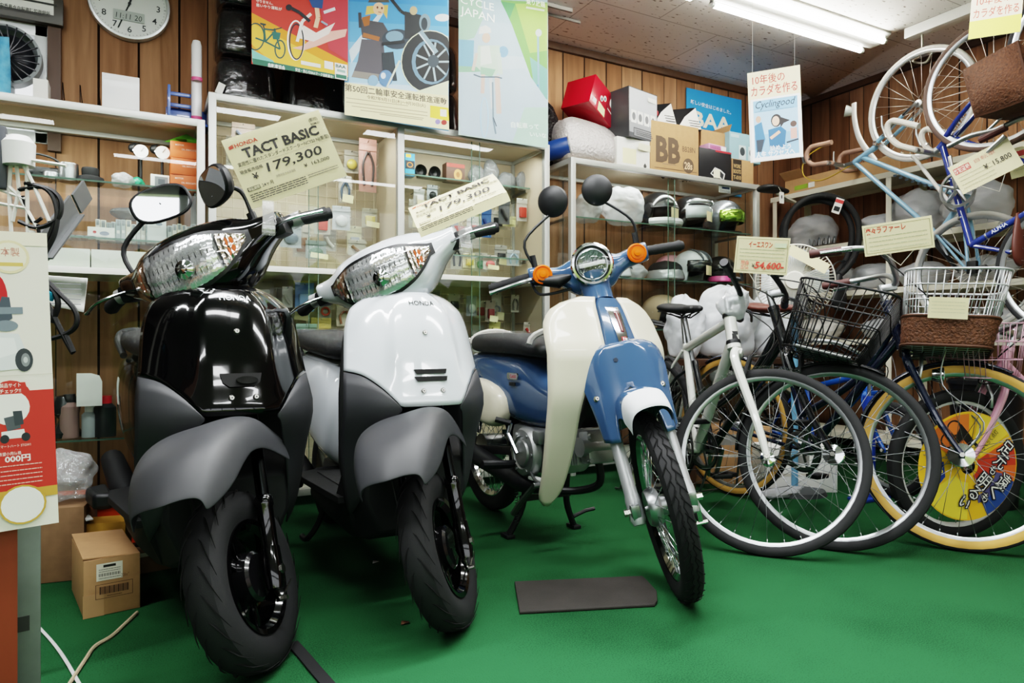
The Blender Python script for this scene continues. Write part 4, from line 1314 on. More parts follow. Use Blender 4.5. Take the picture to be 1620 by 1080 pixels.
def bicycle(label, loc, rz, phi, c, R0=.34, tw=.034, wb=1.04, wall=None, bars='flat', guard=None, basket=None, grip=BLACK, saddle=SADDLE, step=0, lamp=False, fork=None, rake=20., hz=.84, name='bicycle', stand=True, sx=-.80, sz=.90, tube=.016, bx=None, rack=False, nsp=32, barm=ALU, spm=STEEL, group='bicycles', rimm=ALU, fhub=(.024, .062)):
    t = thing(name, label, 'bicycle', loc, rz, group)
    k = R0 / .34
    S = steer_matrix(.06 * k, rake, phi); S = steer_matrix(.06 * k, rake, phi, wheel_drop(S, (0, 0, R0), R0))
    tn = math.tan(R(rake)); ax = lambda z: .06 * k - z * tn
    off = -ax(R0)                   # fork offset
    fm = fork or c
    zb = R0 * 2 + .005              # crown height
    zt = hz                         # top of the head tube
    spoked_wheel('front_wheel', t, S @ T(0, 0, R0), R0, tw, rimm, .0155, .024, wall=wall, nsp=nsp, spm=spm, hubr=fhub[0], hubw=fhub[1], hubm=CHROME)
    # fork
    b = MB(fm); b.at(S)
    for s in (-1, 1):
        b.tube(spline([(ax(zb) + .0, s * .028, zb + .03), (ax(zb) + .008, s * .05, zb - .02), ((ax(zb) + .008) * (.35 if bars == 'flat' and not step else .45), s * .054, R0 + (zb - R0) * .36), (0, s * .052, R0)], 6), [tube * .88] * 8 + [tube * (.86 - .022 * i) for i in range(11)], 10)
        b.box((0, s * .052, R0), (.02, .006, .026), bev=.003)
    b.box((ax(zb) + .002, 0, zb + .028), (.04, .075, .026), bev=.008)
    b.cyl((ax(zb + .03), 0, zb + .03), (ax(zt), 0, zt), .014, 12)
    b.build('fork', t)
    b = MB(SCREW); b.at(S)
    for s in (-1, 1): b.cyl((0, s * .055, R0), (0, s * .068, R0), .009, 6)
    b.build('axle_nut', t)
    # frame
    ht0, ht1 = V((ax(zb + .045), 0, zb + .045)), V((ax(zt), 0, zt))
    bb = V((-wb + .43 * k, 0, .275 * k)); rw = V((-wb, 0, R0))
    sd = V((sx, 0, sz)); stop = bb.lerp(sd, .74 if not step else .62)
    b = MB(c)
    b.cyl(ht0, ht1, tube * 1.25, 16)
    for q in (ht0, ht1): b.cyl(q - (ht1 - ht0).normalized() * .008, q + (ht1 - ht0).normalized() * .008, tube * 1.4, 16)
    b.tube([ht0.lerp(ht1, .2), bb], tube * 1.15, 14)
    if step: b.tube(spline([ht0.lerp(ht1, .5), bb.lerp(ht0, .55) + V((0, 0, .075)), bb.lerp(stop, .38)], 6), tube * .95, 12)
    else: b.tube([ht0.lerp(ht1, .8), stop - V((0, 0, .02))], tube, 14)
    b.tube([bb, stop], tube * .95, 14)
    b.cyl(bb - V((0, .036, 0)), bb + V((0, .036, 0)), .022, 16)
    for s in (-1, 1):
        b.tube([bb + V((-.02, s * .02, 0)), bb.lerp(rw, .3) + V((0, s * .045, 0)), rw + V((0, s * .06, 0))], .009, 8)
        b.tube([stop + V((-.01, s * .015, -.03)), stop.lerp(rw, .25) + V((0, s * .04, 0)), rw + V((0, s * .06, 0))], .007, 8)
    fr = b.build('frame', t)
    spoked_wheel('rear_wheel', t, T(*rw), R0, tw, rimm, .0155, .024, wall=wall, nsp=28, spm=spm)
    # saddle
    b = MB(STEEL); b.cyl(stop - V((0, 0, .05)), sd - V((0, 0, .03)), .0125, 12); b.build('seat_post', t)
    b = MB(saddle)
    rings = []
    for x, w, h in ((-.135, .03, .03), (-.12, .07, .045), (-.08, .08, .05), (-.03, .062, .045), (.04, .03, .04), (.10, .022, .035), (.135, .012, .025)):
        rings.append([sd + V((x - .01, w * math.cos(a), h / 2 * math.sin(a) + (.012 if x < -.05 else 0))) for a in [2 * PI * j / 14 for j in range(14)]])
    b.loft(rings)
    so = b.build('saddle', t, sub=1)
    b = MB(BLACK)
    for s in (-1, 1): b.tube([sd + V((.09, s * .012, -.015)), sd + V((.02, s * .022, -.04)), sd + V((-.1, s * .03, -.015))], .0035, 6)
    b.build('saddle_rail', so)
    # drivetrain
    b = MB(STEEL); y = -.05
    b.lathe([(.088 * k, -.0015), (.092 * k, 0), (.088 * k, .0015), (.07 * k, .0015), (.07 * k, -.0015)], 44, bb + V((0, y, 0)), (0, 1, 0), loop=True)
    for j in range(5): b.bar(bb + V((0, y, 0)), bb + V((.075 * k * math.cos(j * 2 * PI / 5), y, .075 * k * math.sin(j * 2 * PI / 5))), .012, .004, (0, 1, 0))
    cr = b.build('chainring', t)
    for s in (-1, 1):
        b = MB(ALU); e = bb + V((-.06 * s, s * .075, -.15 * s * .9 if s > 0 else .135))
        b.bar(bb + V((0, s * .06, 0)), e, .018, .012, (0, 1, 0), .004); ca = b.build('crank_arm', t)
        b = MB(BLACK); b.box(e + V((0, s * .06, 0)), (.06, .085, .02), bev=.005); b.build('pedal', ca)
    b = MB(mat('chain', '#2a2927', .5, metal=.6)); b.tube([bb + V((.088 * k * math.cos(a), y, .088 * k * math.sin(a))) for a in [R(90 - 15 * j) for j in range(13)]] + [rw + V((.035 * math.cos(a), y, .035 * math.sin(a))) for a in [R(-90 - 22 * j) for j in range(9)]], .004, 5, True); b.build('chain', t)
    # bars
    zh = zt + .06
    hx = ax(zh)
    b = MB(barm); b.at(S)
    b.cyl((ax(zt), 0, zt), (ax(zh + .015), 0, zh + .015), .013, 12); b.bar((ax(zh), 0, zh), (ax(zh) + .055, 0, zh + .012), .03, .028, None, .008)
    st = b.build('stem', t)
    b = MB(barm if bars != 'flat' else BLACK); b.at(S)
    if bars == 'flat': path = [(hx + .055, 0, zh + .012), (hx + .05, .08, zh + .02), (hx + .03, .2, zh + .035), (hx + .015, .30, zh + .035)]; gi = (.2, .31)
    elif bars == 'city': path = [(hx + .055, 0, zh + .012), (hx + .06, .06, zh + .03), (hx + .02, .15, zh + .08), (hx - .06, .23, zh + .095), (hx - .2, .285, zh + .085)]; gi = None
    elif bars == 'dutch': path = [(hx + .04, 0, zh + .012), (hx + .05, .05, zh + .04), (hx + .01, .17, zh + .10), (hx - .08, .23, zh + .10), (hx - .235, .25, zh + .075)]; gi = None
    left = spline(path, 6)
    b.tube([(p.x, -p.y, p.z) for p in left[::-1]] + left[1:], .011, 12)
    hb = b.build('handlebar', t)
    for s in (-1, 1):
        q0, q1 = V(path[-1]), V(path[-2]); d = (q0 - q1).normalized(); g0 = q0 - d * .105
        fl = lambda p: (p.x, s * p.y, p.z)
        b = MB(grip); b.at(S); b.tube([fl(g0.lerp(q0, j / 6)) for j in range(7)] + [fl(q0 + d * .008)], [.0155, .0165, .0155, .0165, .0155, .0165, .018, .015], 12); b.build('grip', hb)
        b = MB(mat('polished lever', '#c2c4c6') if grip != BLACK or bars != 'flat' else mat('black lever', '#26272a', .35)); b.at(S)
        f = V((1, 0, -.15)) if bars == 'flat' else V((.35, .8, -.2)); f.normalize()
        p0 = g0 - d * .03
        b.tube([fl(p0 + f * .01), fl(p0 + f * .035 + d * .01), fl(p0 + f * .045 + d * .06), fl(p0 + f * .05 + d * .12)], [.009, .0075, .006, .006], 8); b.build('brake_lever', hb)
    # brake, cables
    b = MB(BLACK if bars == 'flat' else ALU); b.at(S)
    for s in (-1, 1): b.tube([(ax(zb) + .045, s * .035, zb - .075), (ax(zb) + .05, s * .04, zb - .03), (ax(zb) + .05, s * .012, zb + .02)], .007, 6)
    b.build('brake_caliper', t)
    b = MB(CABLE); b.at(S)
    p = left[-10]
    b.tube(spline([(p.x, -p.y, p.z), (p.x + .13, -.12, zt + .06), (ax(zb) + .12, -.02, zb + .16), (ax(zb) + .05, 0, zb + .02)], 6), .0026, 5)
    b.tube(spline([(p.x, p.y, p.z), (p.x + .14, .10, zt + .0), (ax(zb) + .10, .03, zt - .12), (ax(zb) - .01, .02, zb + .02)], 6), .0026, 5)
    b.build('brake_cable', t)
    if guard:
        gm, a0, a1 = guard
        for nm, X, r0, r1 in (('front_mudguard', S @ T(0, 0, R0), a0, a1), ('rear_mudguard', T(*rw), -20, 150)):
            b = MB(gm); b.at(X); rr = R0 + .012; rows = []
            for j in range(25):
                a = R(r0 + (r1 - r0) * j / 24)
                rows.append([((rr - q * q * .012) * math.sin(a) * -1, tw * .72 * q, (rr - q * q * .012) * math.cos(a)) for q in (-1, -.6, 0, .6, 1)])
            b.grid(rows); g = b.build(nm, t, solid=.0012)
            b = MB(STEEL); b.at(X); a = R(r0 * .2 + r1 * .8)
            for s in (-1, 1): b.cyl((0, s * .06, 0), (-(rr) * math.sin(a), s * tw * .7, rr * math.cos(a)), .002, 5)
            b.build('mudguard_stay', g)
    if stand:
        b = MB(STEEL)
        for s in (-1, 1): b.tube([rw + V((.0, s * .07, 0)), V((rw.x - .09, s * .13, .012)), V((rw.x - .13, s * .13, .008))], .006, 8)
        b.bar(V((rw.x - .085, -.125, .014)), V((rw.x - .085, .125, .014)), .01, .006); b.build('stand', t)
    if lamp:
        b = MB(CHROME); b.at(S); o = V((ax(zb) + .115, -.03, zb - .06)); b.lathe([(.001, -.035), (.02, -.03), (.03, 0), (.03, .008)], 18, o, (1, 0, 0)); b.m(mat('lamp glass', '#e9eef2', .08)).lathe([(.029, .006), (.015, .011), (.001, .012)], 18, o, (1, 0, 0)); b.build('headlamp', t)
        b = MB(STEEL); b.at(S); b.tube(spline([(.0, -.06, R0), (.06, -.07, R0 + .12), (ax(zb) + .12, -.06, zb - .1), (ax(zb) + .13, -.07, zb + .05), (ax(zb) + .16, -.07, zb + .10)], 5), .003, 6); b.tube(spline([(.0, .06, R0), (.06, .07, R0 + .12), (ax(zb) + .12, .06, zb - .1), (ax(zb) + .13, .07, zb + .05), (ax(zb) + .16, .07, zb + .10)], 5), .003, 6); b.build('basket_stay', t)
    if basket: basket(t, S, ax, zt)
    if rack:
        b = MB(STEEL)
        for y in (-.06, 0, .06): b.cyl(rw + V((-.2, y, R0 + .05)), rw + V((.2, y, R0 + .06)), .005, 6)
        for s in (-1, 1): b.cyl(rw + V((0, s * .065, 0)), rw + V((-.05, s * .065, R0 + .05)), .004, 6)
        b.build('rear_carrier', t)
    return t, S, ax


BW = mat('pearl white frame paint', '#dcdcd6', .25, coat=.8)
BD = mat('black frame paint', '#141519', .25, coat=.8)
BN = mat('navy frame paint', '#131c33', .2, coat=1.)
BPK = mat('pink frame paint', '#d69db2', .3, coat=.6)
BBL = mat('bright blue frame paint', '#1d55a5', .25, coat=.8)
CREAMT = mat('tan tyre wall', '#c69a52', .7)
WIREB = mat('black wire', '#1b1b1d', .4, metal=.2)
WIREW = mat('silver white wire', '#c3c6c8', .3, metal=.6)
GRIPB = mat('brown grip', '#4a2724', .6)

L, rz = place(1198, 872, 5)
t, S, ax = bicycle('white cross bicycle with flat black bars, wearing the 54,600 yen price card', L, rz, 63, BW, tube=.019, nsp=32, hz=.855)
b = MB(BLACK); q = V((ax(.775) + .026, 0, .775))
b.prism([(-.012, -.016), (.012, -.016), (.004, .002), (.012, .002), (.012, .016), (-.012, .016), (-.004, .006), (-.012, .006)], .0006, sheet_X(q, V((1, .0, .3)))); b.build('head_badge', t)
b = MB(BLACK)
for z in (.745, .85): b.lathe([(.0265, -.008), (.028, 0), (.0265, .008)], 16, (ax(z), 0, z), (-math.sin(R(20)), 0, math.cos(R(20))))
b.build('headset_band', t)
b = MB(FILM); b.at(S @ T(0, 0, .34)); rows = []
for j in range(14):
    a = R(-8 + 88 * j / 13)
    rows.append([((.352 - q * q * .012 + random.uniform(-.004, .006)) * -math.sin(a), .034 * q, (.352 - q * q * .012) * math.cos(a)) for q in (-1, -.5, 0, .5, 1)])
b.grid(rows); b.build('tyre_film', t, sub=1)
b = MB(BAG); b.at(S); b.ball((ax(.92) + .03, .0, .915), (.06, .06, .075), 9, 7)
for v in b.bm.verts: v.co += V((random.uniform(-1, 1), random.uniform(-1, 1), random.uniform(-1, 1))) * .024
b.build('stem_wrap', t, sub=1)
b = MB(mat('green frame sticker', '#3f7d5c', .4)); q = V((-.70, 0, .52)); b.box(q + V((.024, 0, .0)), (.004, .03, .06), rot(0, -16, 0)); b.build('seat_tube_sticker', t)


def bk_black(t, S, ax, zt):
    wire_basket(t, S, (ax(zt) + .06, 0, zt - .16), .34, .38, .25, WIREB, nx=8, nz=4, r=.0026, taper=.78, tip=11)
    b = MB(PWHITE); b.at(S); b.box((ax(zt) + .20, 0, zt - .176), (.20, .24, .004), rot(0, 11, 0)); b.build('floor_sheet', t)


L, rz = place(1312, 866, 26)
bicycle('dark city bicycle carrying an empty black wire basket, second bicycle from the left', L, rz, 37, BD, bars='flat', basket=bk_black, guard=(BLACK, -25, 95), step=1, hz=.88, fhub=(.036, .066), group='bicycles', barm=STEEL)


def bk_white(t, S, ax, zt):
    wire_basket(t, S, (ax(zt) + .06, 0, zt - .185), .33, .40, .275, WIREW, .105, nx=9, nz=5, r=.0027, taper=.84)


L, rz = place(1517, 868, 31)
t3, S3, ax3 = bicycle('navy city bicycle with tan walled tyres and a white basket with wicker base', L, rz, 31, BN, wall=CREAMT, tw=.038, bars='dutch', basket=bk_white, guard=(BN, -25, 95), step=1, hz=.90, grip=GRIPB, lamp=True, fhub=(.042, .07), saddle=mat('brown saddle', '#5a2f26', .45))
# ---------------------------------------------------------------- cards, posters and signs
INK = '#2b2724'
REDI = '#c2362b'


def facing(px, py, D, roll=0., yaw=0., pitch=0.):
    """sheet centred on a photo point, D ahead of the camera, turned towards it"""
    c = P(px, py, D=D)
    n = (CAM - c); n.z = 0; n.normalize()
    n = MX.Rotation(R(yaw), 3, 'Z') @ n
    return sheet_X(c, n, roll=roll) @ MX.Rotation(R(pitch), 4, 'X')


def sheet(name, parent, X, w, h, m, th=.001, mapf=None, nx=1):
    b = MB(m); b.at(X)
    b.box((0, 0, -th / 2), (w, h, th))
    return b.build(name, parent)


def lines(a, c, x0, x1, ys, t, seed=1, brk=.0):
    """rows of tiny unreadable print"""
    r = random.Random(seed)
    for y in ys:
        x = x0
        while x < x1:
            e = min(x1, x + r.uniform(.03, .12) * (x1 - x0))
            a.rect(c, x, y - t / 2, e, y + t / 2); x = e + (x1 - x0) * .012
    return a


# the TACT BASIC card on the black scooter
def tact(a, full=True):
    a.text(REDI, 'HONDA', 33, 14, 6.2, 36, .02)
    for k in range(3): a.poly(REDI, [(5, 13 + k * 1.5), (14, 10.5 + k * 2.), (12.5, 12.5 + k * 2), (6.5, 14 + k * 1.6)])
    a.text(INK, '(原付)', 143, 12, 4.5, 14, .01); a.text(INK, 'BXM-01', 144, 18.5, 3.5, 14, .01)
    a.text(INK, 'TACT BASIC', 83, 29, 15, 122, .035)
    a.text(INK, '実用性に優れたスタンダードスクーターNCY50 NJ(新型)', 82, 43.5, 5.2, 148, .008)
    a.rect('#b9ae94', 6, 48.5, 152, 49)
    a.text(INK, '現金販売価格', 24, 55, 4.6, 36, .008); a.text(INK, '¥', 26, 66, 9, 9, .02)
    a.text(INK, '179,300', 92, 61, 14, 90, .012, sk=.16)
    a.text('#8e877a', '消費税抜き本体価格', 70, 77, 3.6, 32); a.text(INK, '¥  163,000', 122, 76, 5.6, 42, .006)
    a.rect(INK, 6, 80, 26, 86); a.text('#f1e7bd', '保証期間', 16, 83, 4, 18, .01); a.text(INK, '24ヶ月', 38, 83, 5, 18, .008)
    a.rect('#d9cfa9', 6, 88.5, 150, 89)
    lines(a, '#4c463e', 6, 96, (92, 95.4, 98.8, 102.2), 1.5, 3); lines(a, '#6b6458', 100, 150, (92, 95.4), 1.2, 5)


X = facing(452, 251, 1.72, 23.5)
t = thing('price_card', 'large cream price card reading TACT BASIC, flat, clipped to the black scooter', 'price card', X.translation, group='scooter price cards')
Xi = T(-X.translation) @ X
W, H = 158 * 1.72 / FPX, 112 * 1.72 / FPX
sheet('card', t, Xi, W, H, CARDP)
b = MB(); tact(Art(b, Xi @ T(0, 0, .0004), 158, 112, W, H)); b.build('card_print', t, sharp=0)
b = MB(clear('card sleeve', gloss=.0, rough=.05, wrinkle=.3, wscale=10)); b.at(Xi); b.raw([(-W * .53, -H * .53, .003), (W * .53, -H * .53, .003), (W * .53, H * .53, .003), (-W * .53, H * .53, .003)], [(0, 1, 2, 3)]); b.build('card_sleeve', t)
b = MB(clear('clear clip', gloss=.15, rough=.08, milk=.06)); b.at(Xi)
b.at(); g = P(425, 362, D=1.63) - X.translation; g2 = P(424, 318, D=1.7) - X.translation
b.bar(g, g2, .026, .004); b.box(g, (.03, .012, .03), bev=.003); b.build('clip', t)

# the curled card on the white scooter
X = facing(726, 322, 1.83, 23, 0)
t = thing('price_card', 'cream price card curled over lengthwise, clipped to the white scooter', 'price card', X.translation, group='scooter price cards')
Xi = T(-X.translation) @ X
W, H = 152 * 1.83 / FPX, 108 * 1.83 / FPX
Xinv = Xi.inverted()
pc = [(-H / 2, -.048, .02), (-.06, -.022, .018), (-.035, -.012, .002), (0, .012, -.022), (.04, .036, -.055), (H / 2, .058, -.095)]


def curl(q):
    p = Xinv @ q
    for (a, ya, za), (c, yc, zc) in zip(pc, pc[1:]):
        if p.y <= c or c == pc[-1][0]:
            u = (p.y - a) / (c - a)
            n = V((0, -(zc - za), yc - ya)).normalized()
            return Xi @ V((p.x, ya + (yc - ya) * u + n.y * p.z, za + (zc - za) * u + n.z * p.z))


b = MB(CARDP); b.at(Xi); b.map = curl
ys = [-H / 2, -.06, -.035, 0, .04, H / 2]
b.grid([[(x, y, 0) for x in (-W / 2, W / 2)] for y in ys]); b.map = None; b.build('card', t)
b = MB(); b.map = curl; tact(Art(b, Xi @ T(0, 0, .0007), 158, 112, W, H, .0012)); b.map = None; b.build('card_print', t, sharp=0)
b = MB(clear('clear clip')); g = P(737, 392, D=1.76) - X.translation; g2 = P(733, 358, D=1.8) - X.translation
b.bar(g, g2, .028, .004); b.box(g, (.034, .012, .03), bev=.003); b.build('clip', t)


def bike_card(label, px, py, D, wp, hp, roll, fn, yaw=0, grp='bicycle price cards'):
    X = facing(px, py, D, roll, yaw)
    t = thing('price_card', label, 'price card', X.translation, group=grp)
    Xi = T(-X.translation) @ X; W, H = wp * D / FPX, hp * D / FPX
    sheet('card', t, Xi, W, H, CARDP)
    b = MB(); fn(Art(b, Xi @ T(0, 0, .0004), 100, 100 * hp / wp, W, H)); b.build('card_print', t, sharp=0)
    b = MB(clear('card sleeve')); b.at(Xi); b.raw([(-W * .54, -H * .54, .003), (W * .54, -H * .54, .003), (W * .54, H * .54, .003), (-W * .54, H * .54, .003)], [(0, 1, 2, 3)]); b.build('card_sleeve', t)
    b = MB(mat('cord white', '#d8d4c8', .7)); b.at(Xi); b.tube([(-W * .2, -H * .5, -.004), (0, -H * .9, -.02), (W * .2, -H * .5, -.004)], .0012, 5); b.build('tie', t)
    return t


def frame_lines(a, h):
    for (x0, y0, x1, y1) in ((3, 4, 97, 4.7), (3, h - 4.7, 97, h - 4), (3, 4, 3.7, h - 4), (96.3, 4, 97, h - 4)): a.rect('#8f8a5c', x0, y0, x1, y1)


def c546(a):
    frame_lines(a, 72); a.text(REDI, 'イーエスワン', 46, 15, 10, 44, .02)
    lines(a, '#9aa383', 8, 92, (25, 32, 39, 46), 1., 4); a.rect('#b9c4a0', 72, 11, 94, 20)
    a.text('#d0685c', '現金', 20, 52, 6.5, 16, .01); a.text('#d0685c', '正価', 20, 61, 6.5, 16, .01); a.text(INK, '¥', 36, 57, 8, 6, .01)
    a.text(REDI, '54,600-', 66, 57, 13, 54, .03, sk=.15)


def claf(a):
    frame_lines(a, 52); a.text(REDI, '🚲', 14, 11, 8, 12) if 0 else a.text(REDI, '楽々', 12, 11, 8, 15, .03); a.text(REDI, 'ラファーレ', 42, 11, 9, 42, .015)
    lines(a, '#a4a98a', 8, 92, (22, 29, 36, 43), .9, 8)


def c158(a):
    a.rect('#c94d49', 5, 8, 32, 20); a.text('#f6e7d2', '防犯登録', 18.5, 14, 7, 25, .02); a.text('#cf8a7c', '自転車', 57, 12, 6, 34)
    lines(a, '#a9a68a', 6, 60, (27, 34, 42, 49), .8, 9); a.text(INK, '¥  15,800', 70, 31, 9.5, 44, .008)


bike_card('cream price card reading 54,600 yen in red, on the white cross bicycle', 1205, 404, 2.42, 80, 58, -5.5, c546)
bike_card('cream price card in a shiny sleeve above the white wicker basket bicycle', 1420, 374, 2.36, 97, 50, 5.5, claf)
bike_card('cream price card reading 15,800 yen hung on the blue road bike', 1558, 263, 3.25, 87, 50, 25, c158)
bike_card('cream price card cut off by the right edge of the photo', 1640, 249, 3.25, 74, 48, 10, lambda a: (a.rect('#c94d49', 5, 8, 32, 20), lines(a, '#a9a68a', 6, 90, (27, 34, 42, 49), .8, 9)))


# ---- posters hung in front of the middle cabinet, each on its own plane
class PArt:
    def __init__(s, b, Yp, o, step=.0004, lim=9.):
        s.b = b; s.lim = lim; s.dk = .95; s.Y = Yp; s.o = o; s.z = step; s.X = MX(((1, 0, 0, 0), (0, 0, -1, 0), (0, 1, 0, 0), (0, 0, 0, 1)))

    def p(s, x, y):
        q = P(x, y, Y=s.Y) - s.o
        return (max(-s.lim, min(s.lim, q.x)), max(0, q.z))

    def poly(s, c, pts):
        s.b.m(flat('#' + ''.join('%02x' % int(int(c[i:i + 2], 16) * s.dk) for i in (1, 3, 5)))); s.b.prism([s.p(*q) for q in pts], 0, s.X @ T(0, 0, s.z)); s.z += .00006
        return s

    def oval(s, c, x, y, rx, ry, n=20): return s.poly(c, ell(x, y, rx, ry, n)[::-1])

    def ring(s, c, x, y, rx, ry, t, n=28):
        o = ell(x, y, rx, ry, n); i = ell(x, y, rx - t, ry - t, n)
        s.b.m(flat(c)); s.b.raw([(*s.p(*q), 0) for q in o + i], [(k, n + k, n + (k + 1) % n, (k + 1) % n) for k in range(n)], s.X @ T(0, 0, s.z)); s.z += .00006

    def line(s, c, pts, t):
        for (x0, y0), (x1, y1) in zip(pts, pts[1:]):
            d = math.hypot(x1 - x0, y1 - y0) or 1; nx, ny = -(y1 - y0) / d * t / 2, (x1 - x0) / d * t / 2
            s.poly(c, [(x0 - nx, y0 - ny), (x1 - nx, y1 - ny), (x1 + nx, y1 + ny), (x0 + nx, y0 + ny)])

    def text(s, c, t, x0, y0, x1, y1, h, bold=0.):
        a, e = V(s.p(x0, y0)), V(s.p(x1, y1)); m = (a + e) / 2
        dep = (P((x0 + x1) / 2, (y0 + y1) / 2, Y=s.Y) - CAM).dot(FW)
        s.b.m(flat(c)); s.b.text(t, h * dep / FPX, s.X @ T(m.x, m.y, s.z) @ MX.Rotation(math.atan2(e.y - a.y, e.x - a.x), 4, 'Z'), bold, (e - a).length); s.z += .00006


def poster(label, pxl, pxr, pyb, Yp, H, base, art):
    a, c = P(pxl, pyb[0], Y=Yp), P(pxr, pyb[1], Y=Yp)
    o = V(((a.x + c.x) / 2, Yp, (a.z + c.z) / 2))
    t = thing('poster', label, 'poster', o, group='posters over the middle cabinet')
    H = min(H, ZC - .02 - o.z)
    b = MB(flat(base)); W = c.x - a.x
    b.box((0, .001, H / 2), (W, .001, H)); b.build('sheet', t)
    b = MB(); pa = PArt(b, Yp, o, lim=W / 2); art(pa); b.build('print', t, sharp=0)
    b = MB(clear('clear tape', gloss=.2, rough=.2, milk=.3))
    for u in (-.4, .4): b.box((W * u, 0, H - .005), (.02, .0012, .05))
    b.build('tape', t)


def p1(a):
    a.poly('#e59a2b', [(398, 20), (551, 100), (551, 128), (399, 98)])
    a.poly('#efc04a', [(398, 36), (551, 116), (551, 128), (440, 108), (398, 70)])
    a.poly('#c9404a', [(500, -20), (549, -20), (551, 96), (520, 78)])
    a.poly('#7fc2b4', [(398, 78), (432, 96), (438, 106), (399, 98)])
    a.poly('#2f6a55', [(399, 92), (551, 122), (551, 129), (400, 104)])
    for x, y, rx, ry in ((404, 58, 15, 22), (443, 78, 9, 15)): a.ring('#2f5149', x, y, rx, ry, 2.2)
    a.line('#2c5f56', [(404, 60), (420, 66), (436, 48), (418, 46), (420, 66), (443, 78), (434, 45)], 2.6); a.line('#27413d', [(418, 46), (416, 38)], 2); a.poly('#27413d', [(411, 36), (421, 38), (420, 41), (412, 39)]); a.line('#27413d', [(430, 48), (446, 44)], 1.8); a.poly('#2c6b62', [(430, 50), (444, 52), (442, 63), (432, 62)])
    a.poly('#f0b9ac', [(462, 76), (480, 72), (500, 55), (520, 50), (549, 46), (546, 58), (520, 66), (505, 72), (480, 80)])
    a.poly('#f6e9e4', [(470, 60), (480, 40), (500, 52), (530, 36), (520, 54), (496, 66)])
    a.ring('#f7f1ec', 468, 64, 14, 32, 2.5); a.ring('#2b2c33', 469, 66, 12, 29, 2.2)
    a.line('#f4f0ec', [(470, 66), (478, 34), (492, 22)], 5); a.line('#20232c', [(455, 10), (474, 20), (490, 34)], 5); a.oval('#20232c', 457, 12, 5, 5)
    a.line('#eec5a6', [(500, 4), (503, 28), (499, 44)], 7); a.poly('#29518a', [(486, -6), (512, -6), (510, 14), (494, 12)]); a.line('#dfe8f0', [(512, 20), (530, 14)], 5); a.line('#8fa7bd', [(508, 34), (518, 40)], 3)
    a.text('#f7ece6', '守りません、', 405, 1, 432, 6, 4, .01); a.text('#f7ece6', '思いやり運転が', 405, 8, 446, 15, 4, .01)
    a.poly('#f1efe8', [(476, 96), (507, 102), (507, 108), (476, 102)]); a.poly('#f4f3ee', [(513, 96), (527, 99), (527, 111), (513, 108)])
    a.poly('#f4f3ee', [(529, 99), (549, 103), (549, 128), (530, 124)]); a.text('#2f5149', 'BAA', 531, 104, 547, 107, 5, .03); a.poly('#2f6a55', [(531, 117), (548, 120), (548, 126), (531, 123)]); a.poly('#9ab6ac', [(533, 109), (546, 112), (546, 116), (533, 113)])
    a.text('#eef2ec', '自転車協会', 424, 103, 451, 108, 5, .02); a.text('#dfe9e0', '安全・安心なBAAマーク自転車を!', 467, 110, 527, 122, 4, .02)


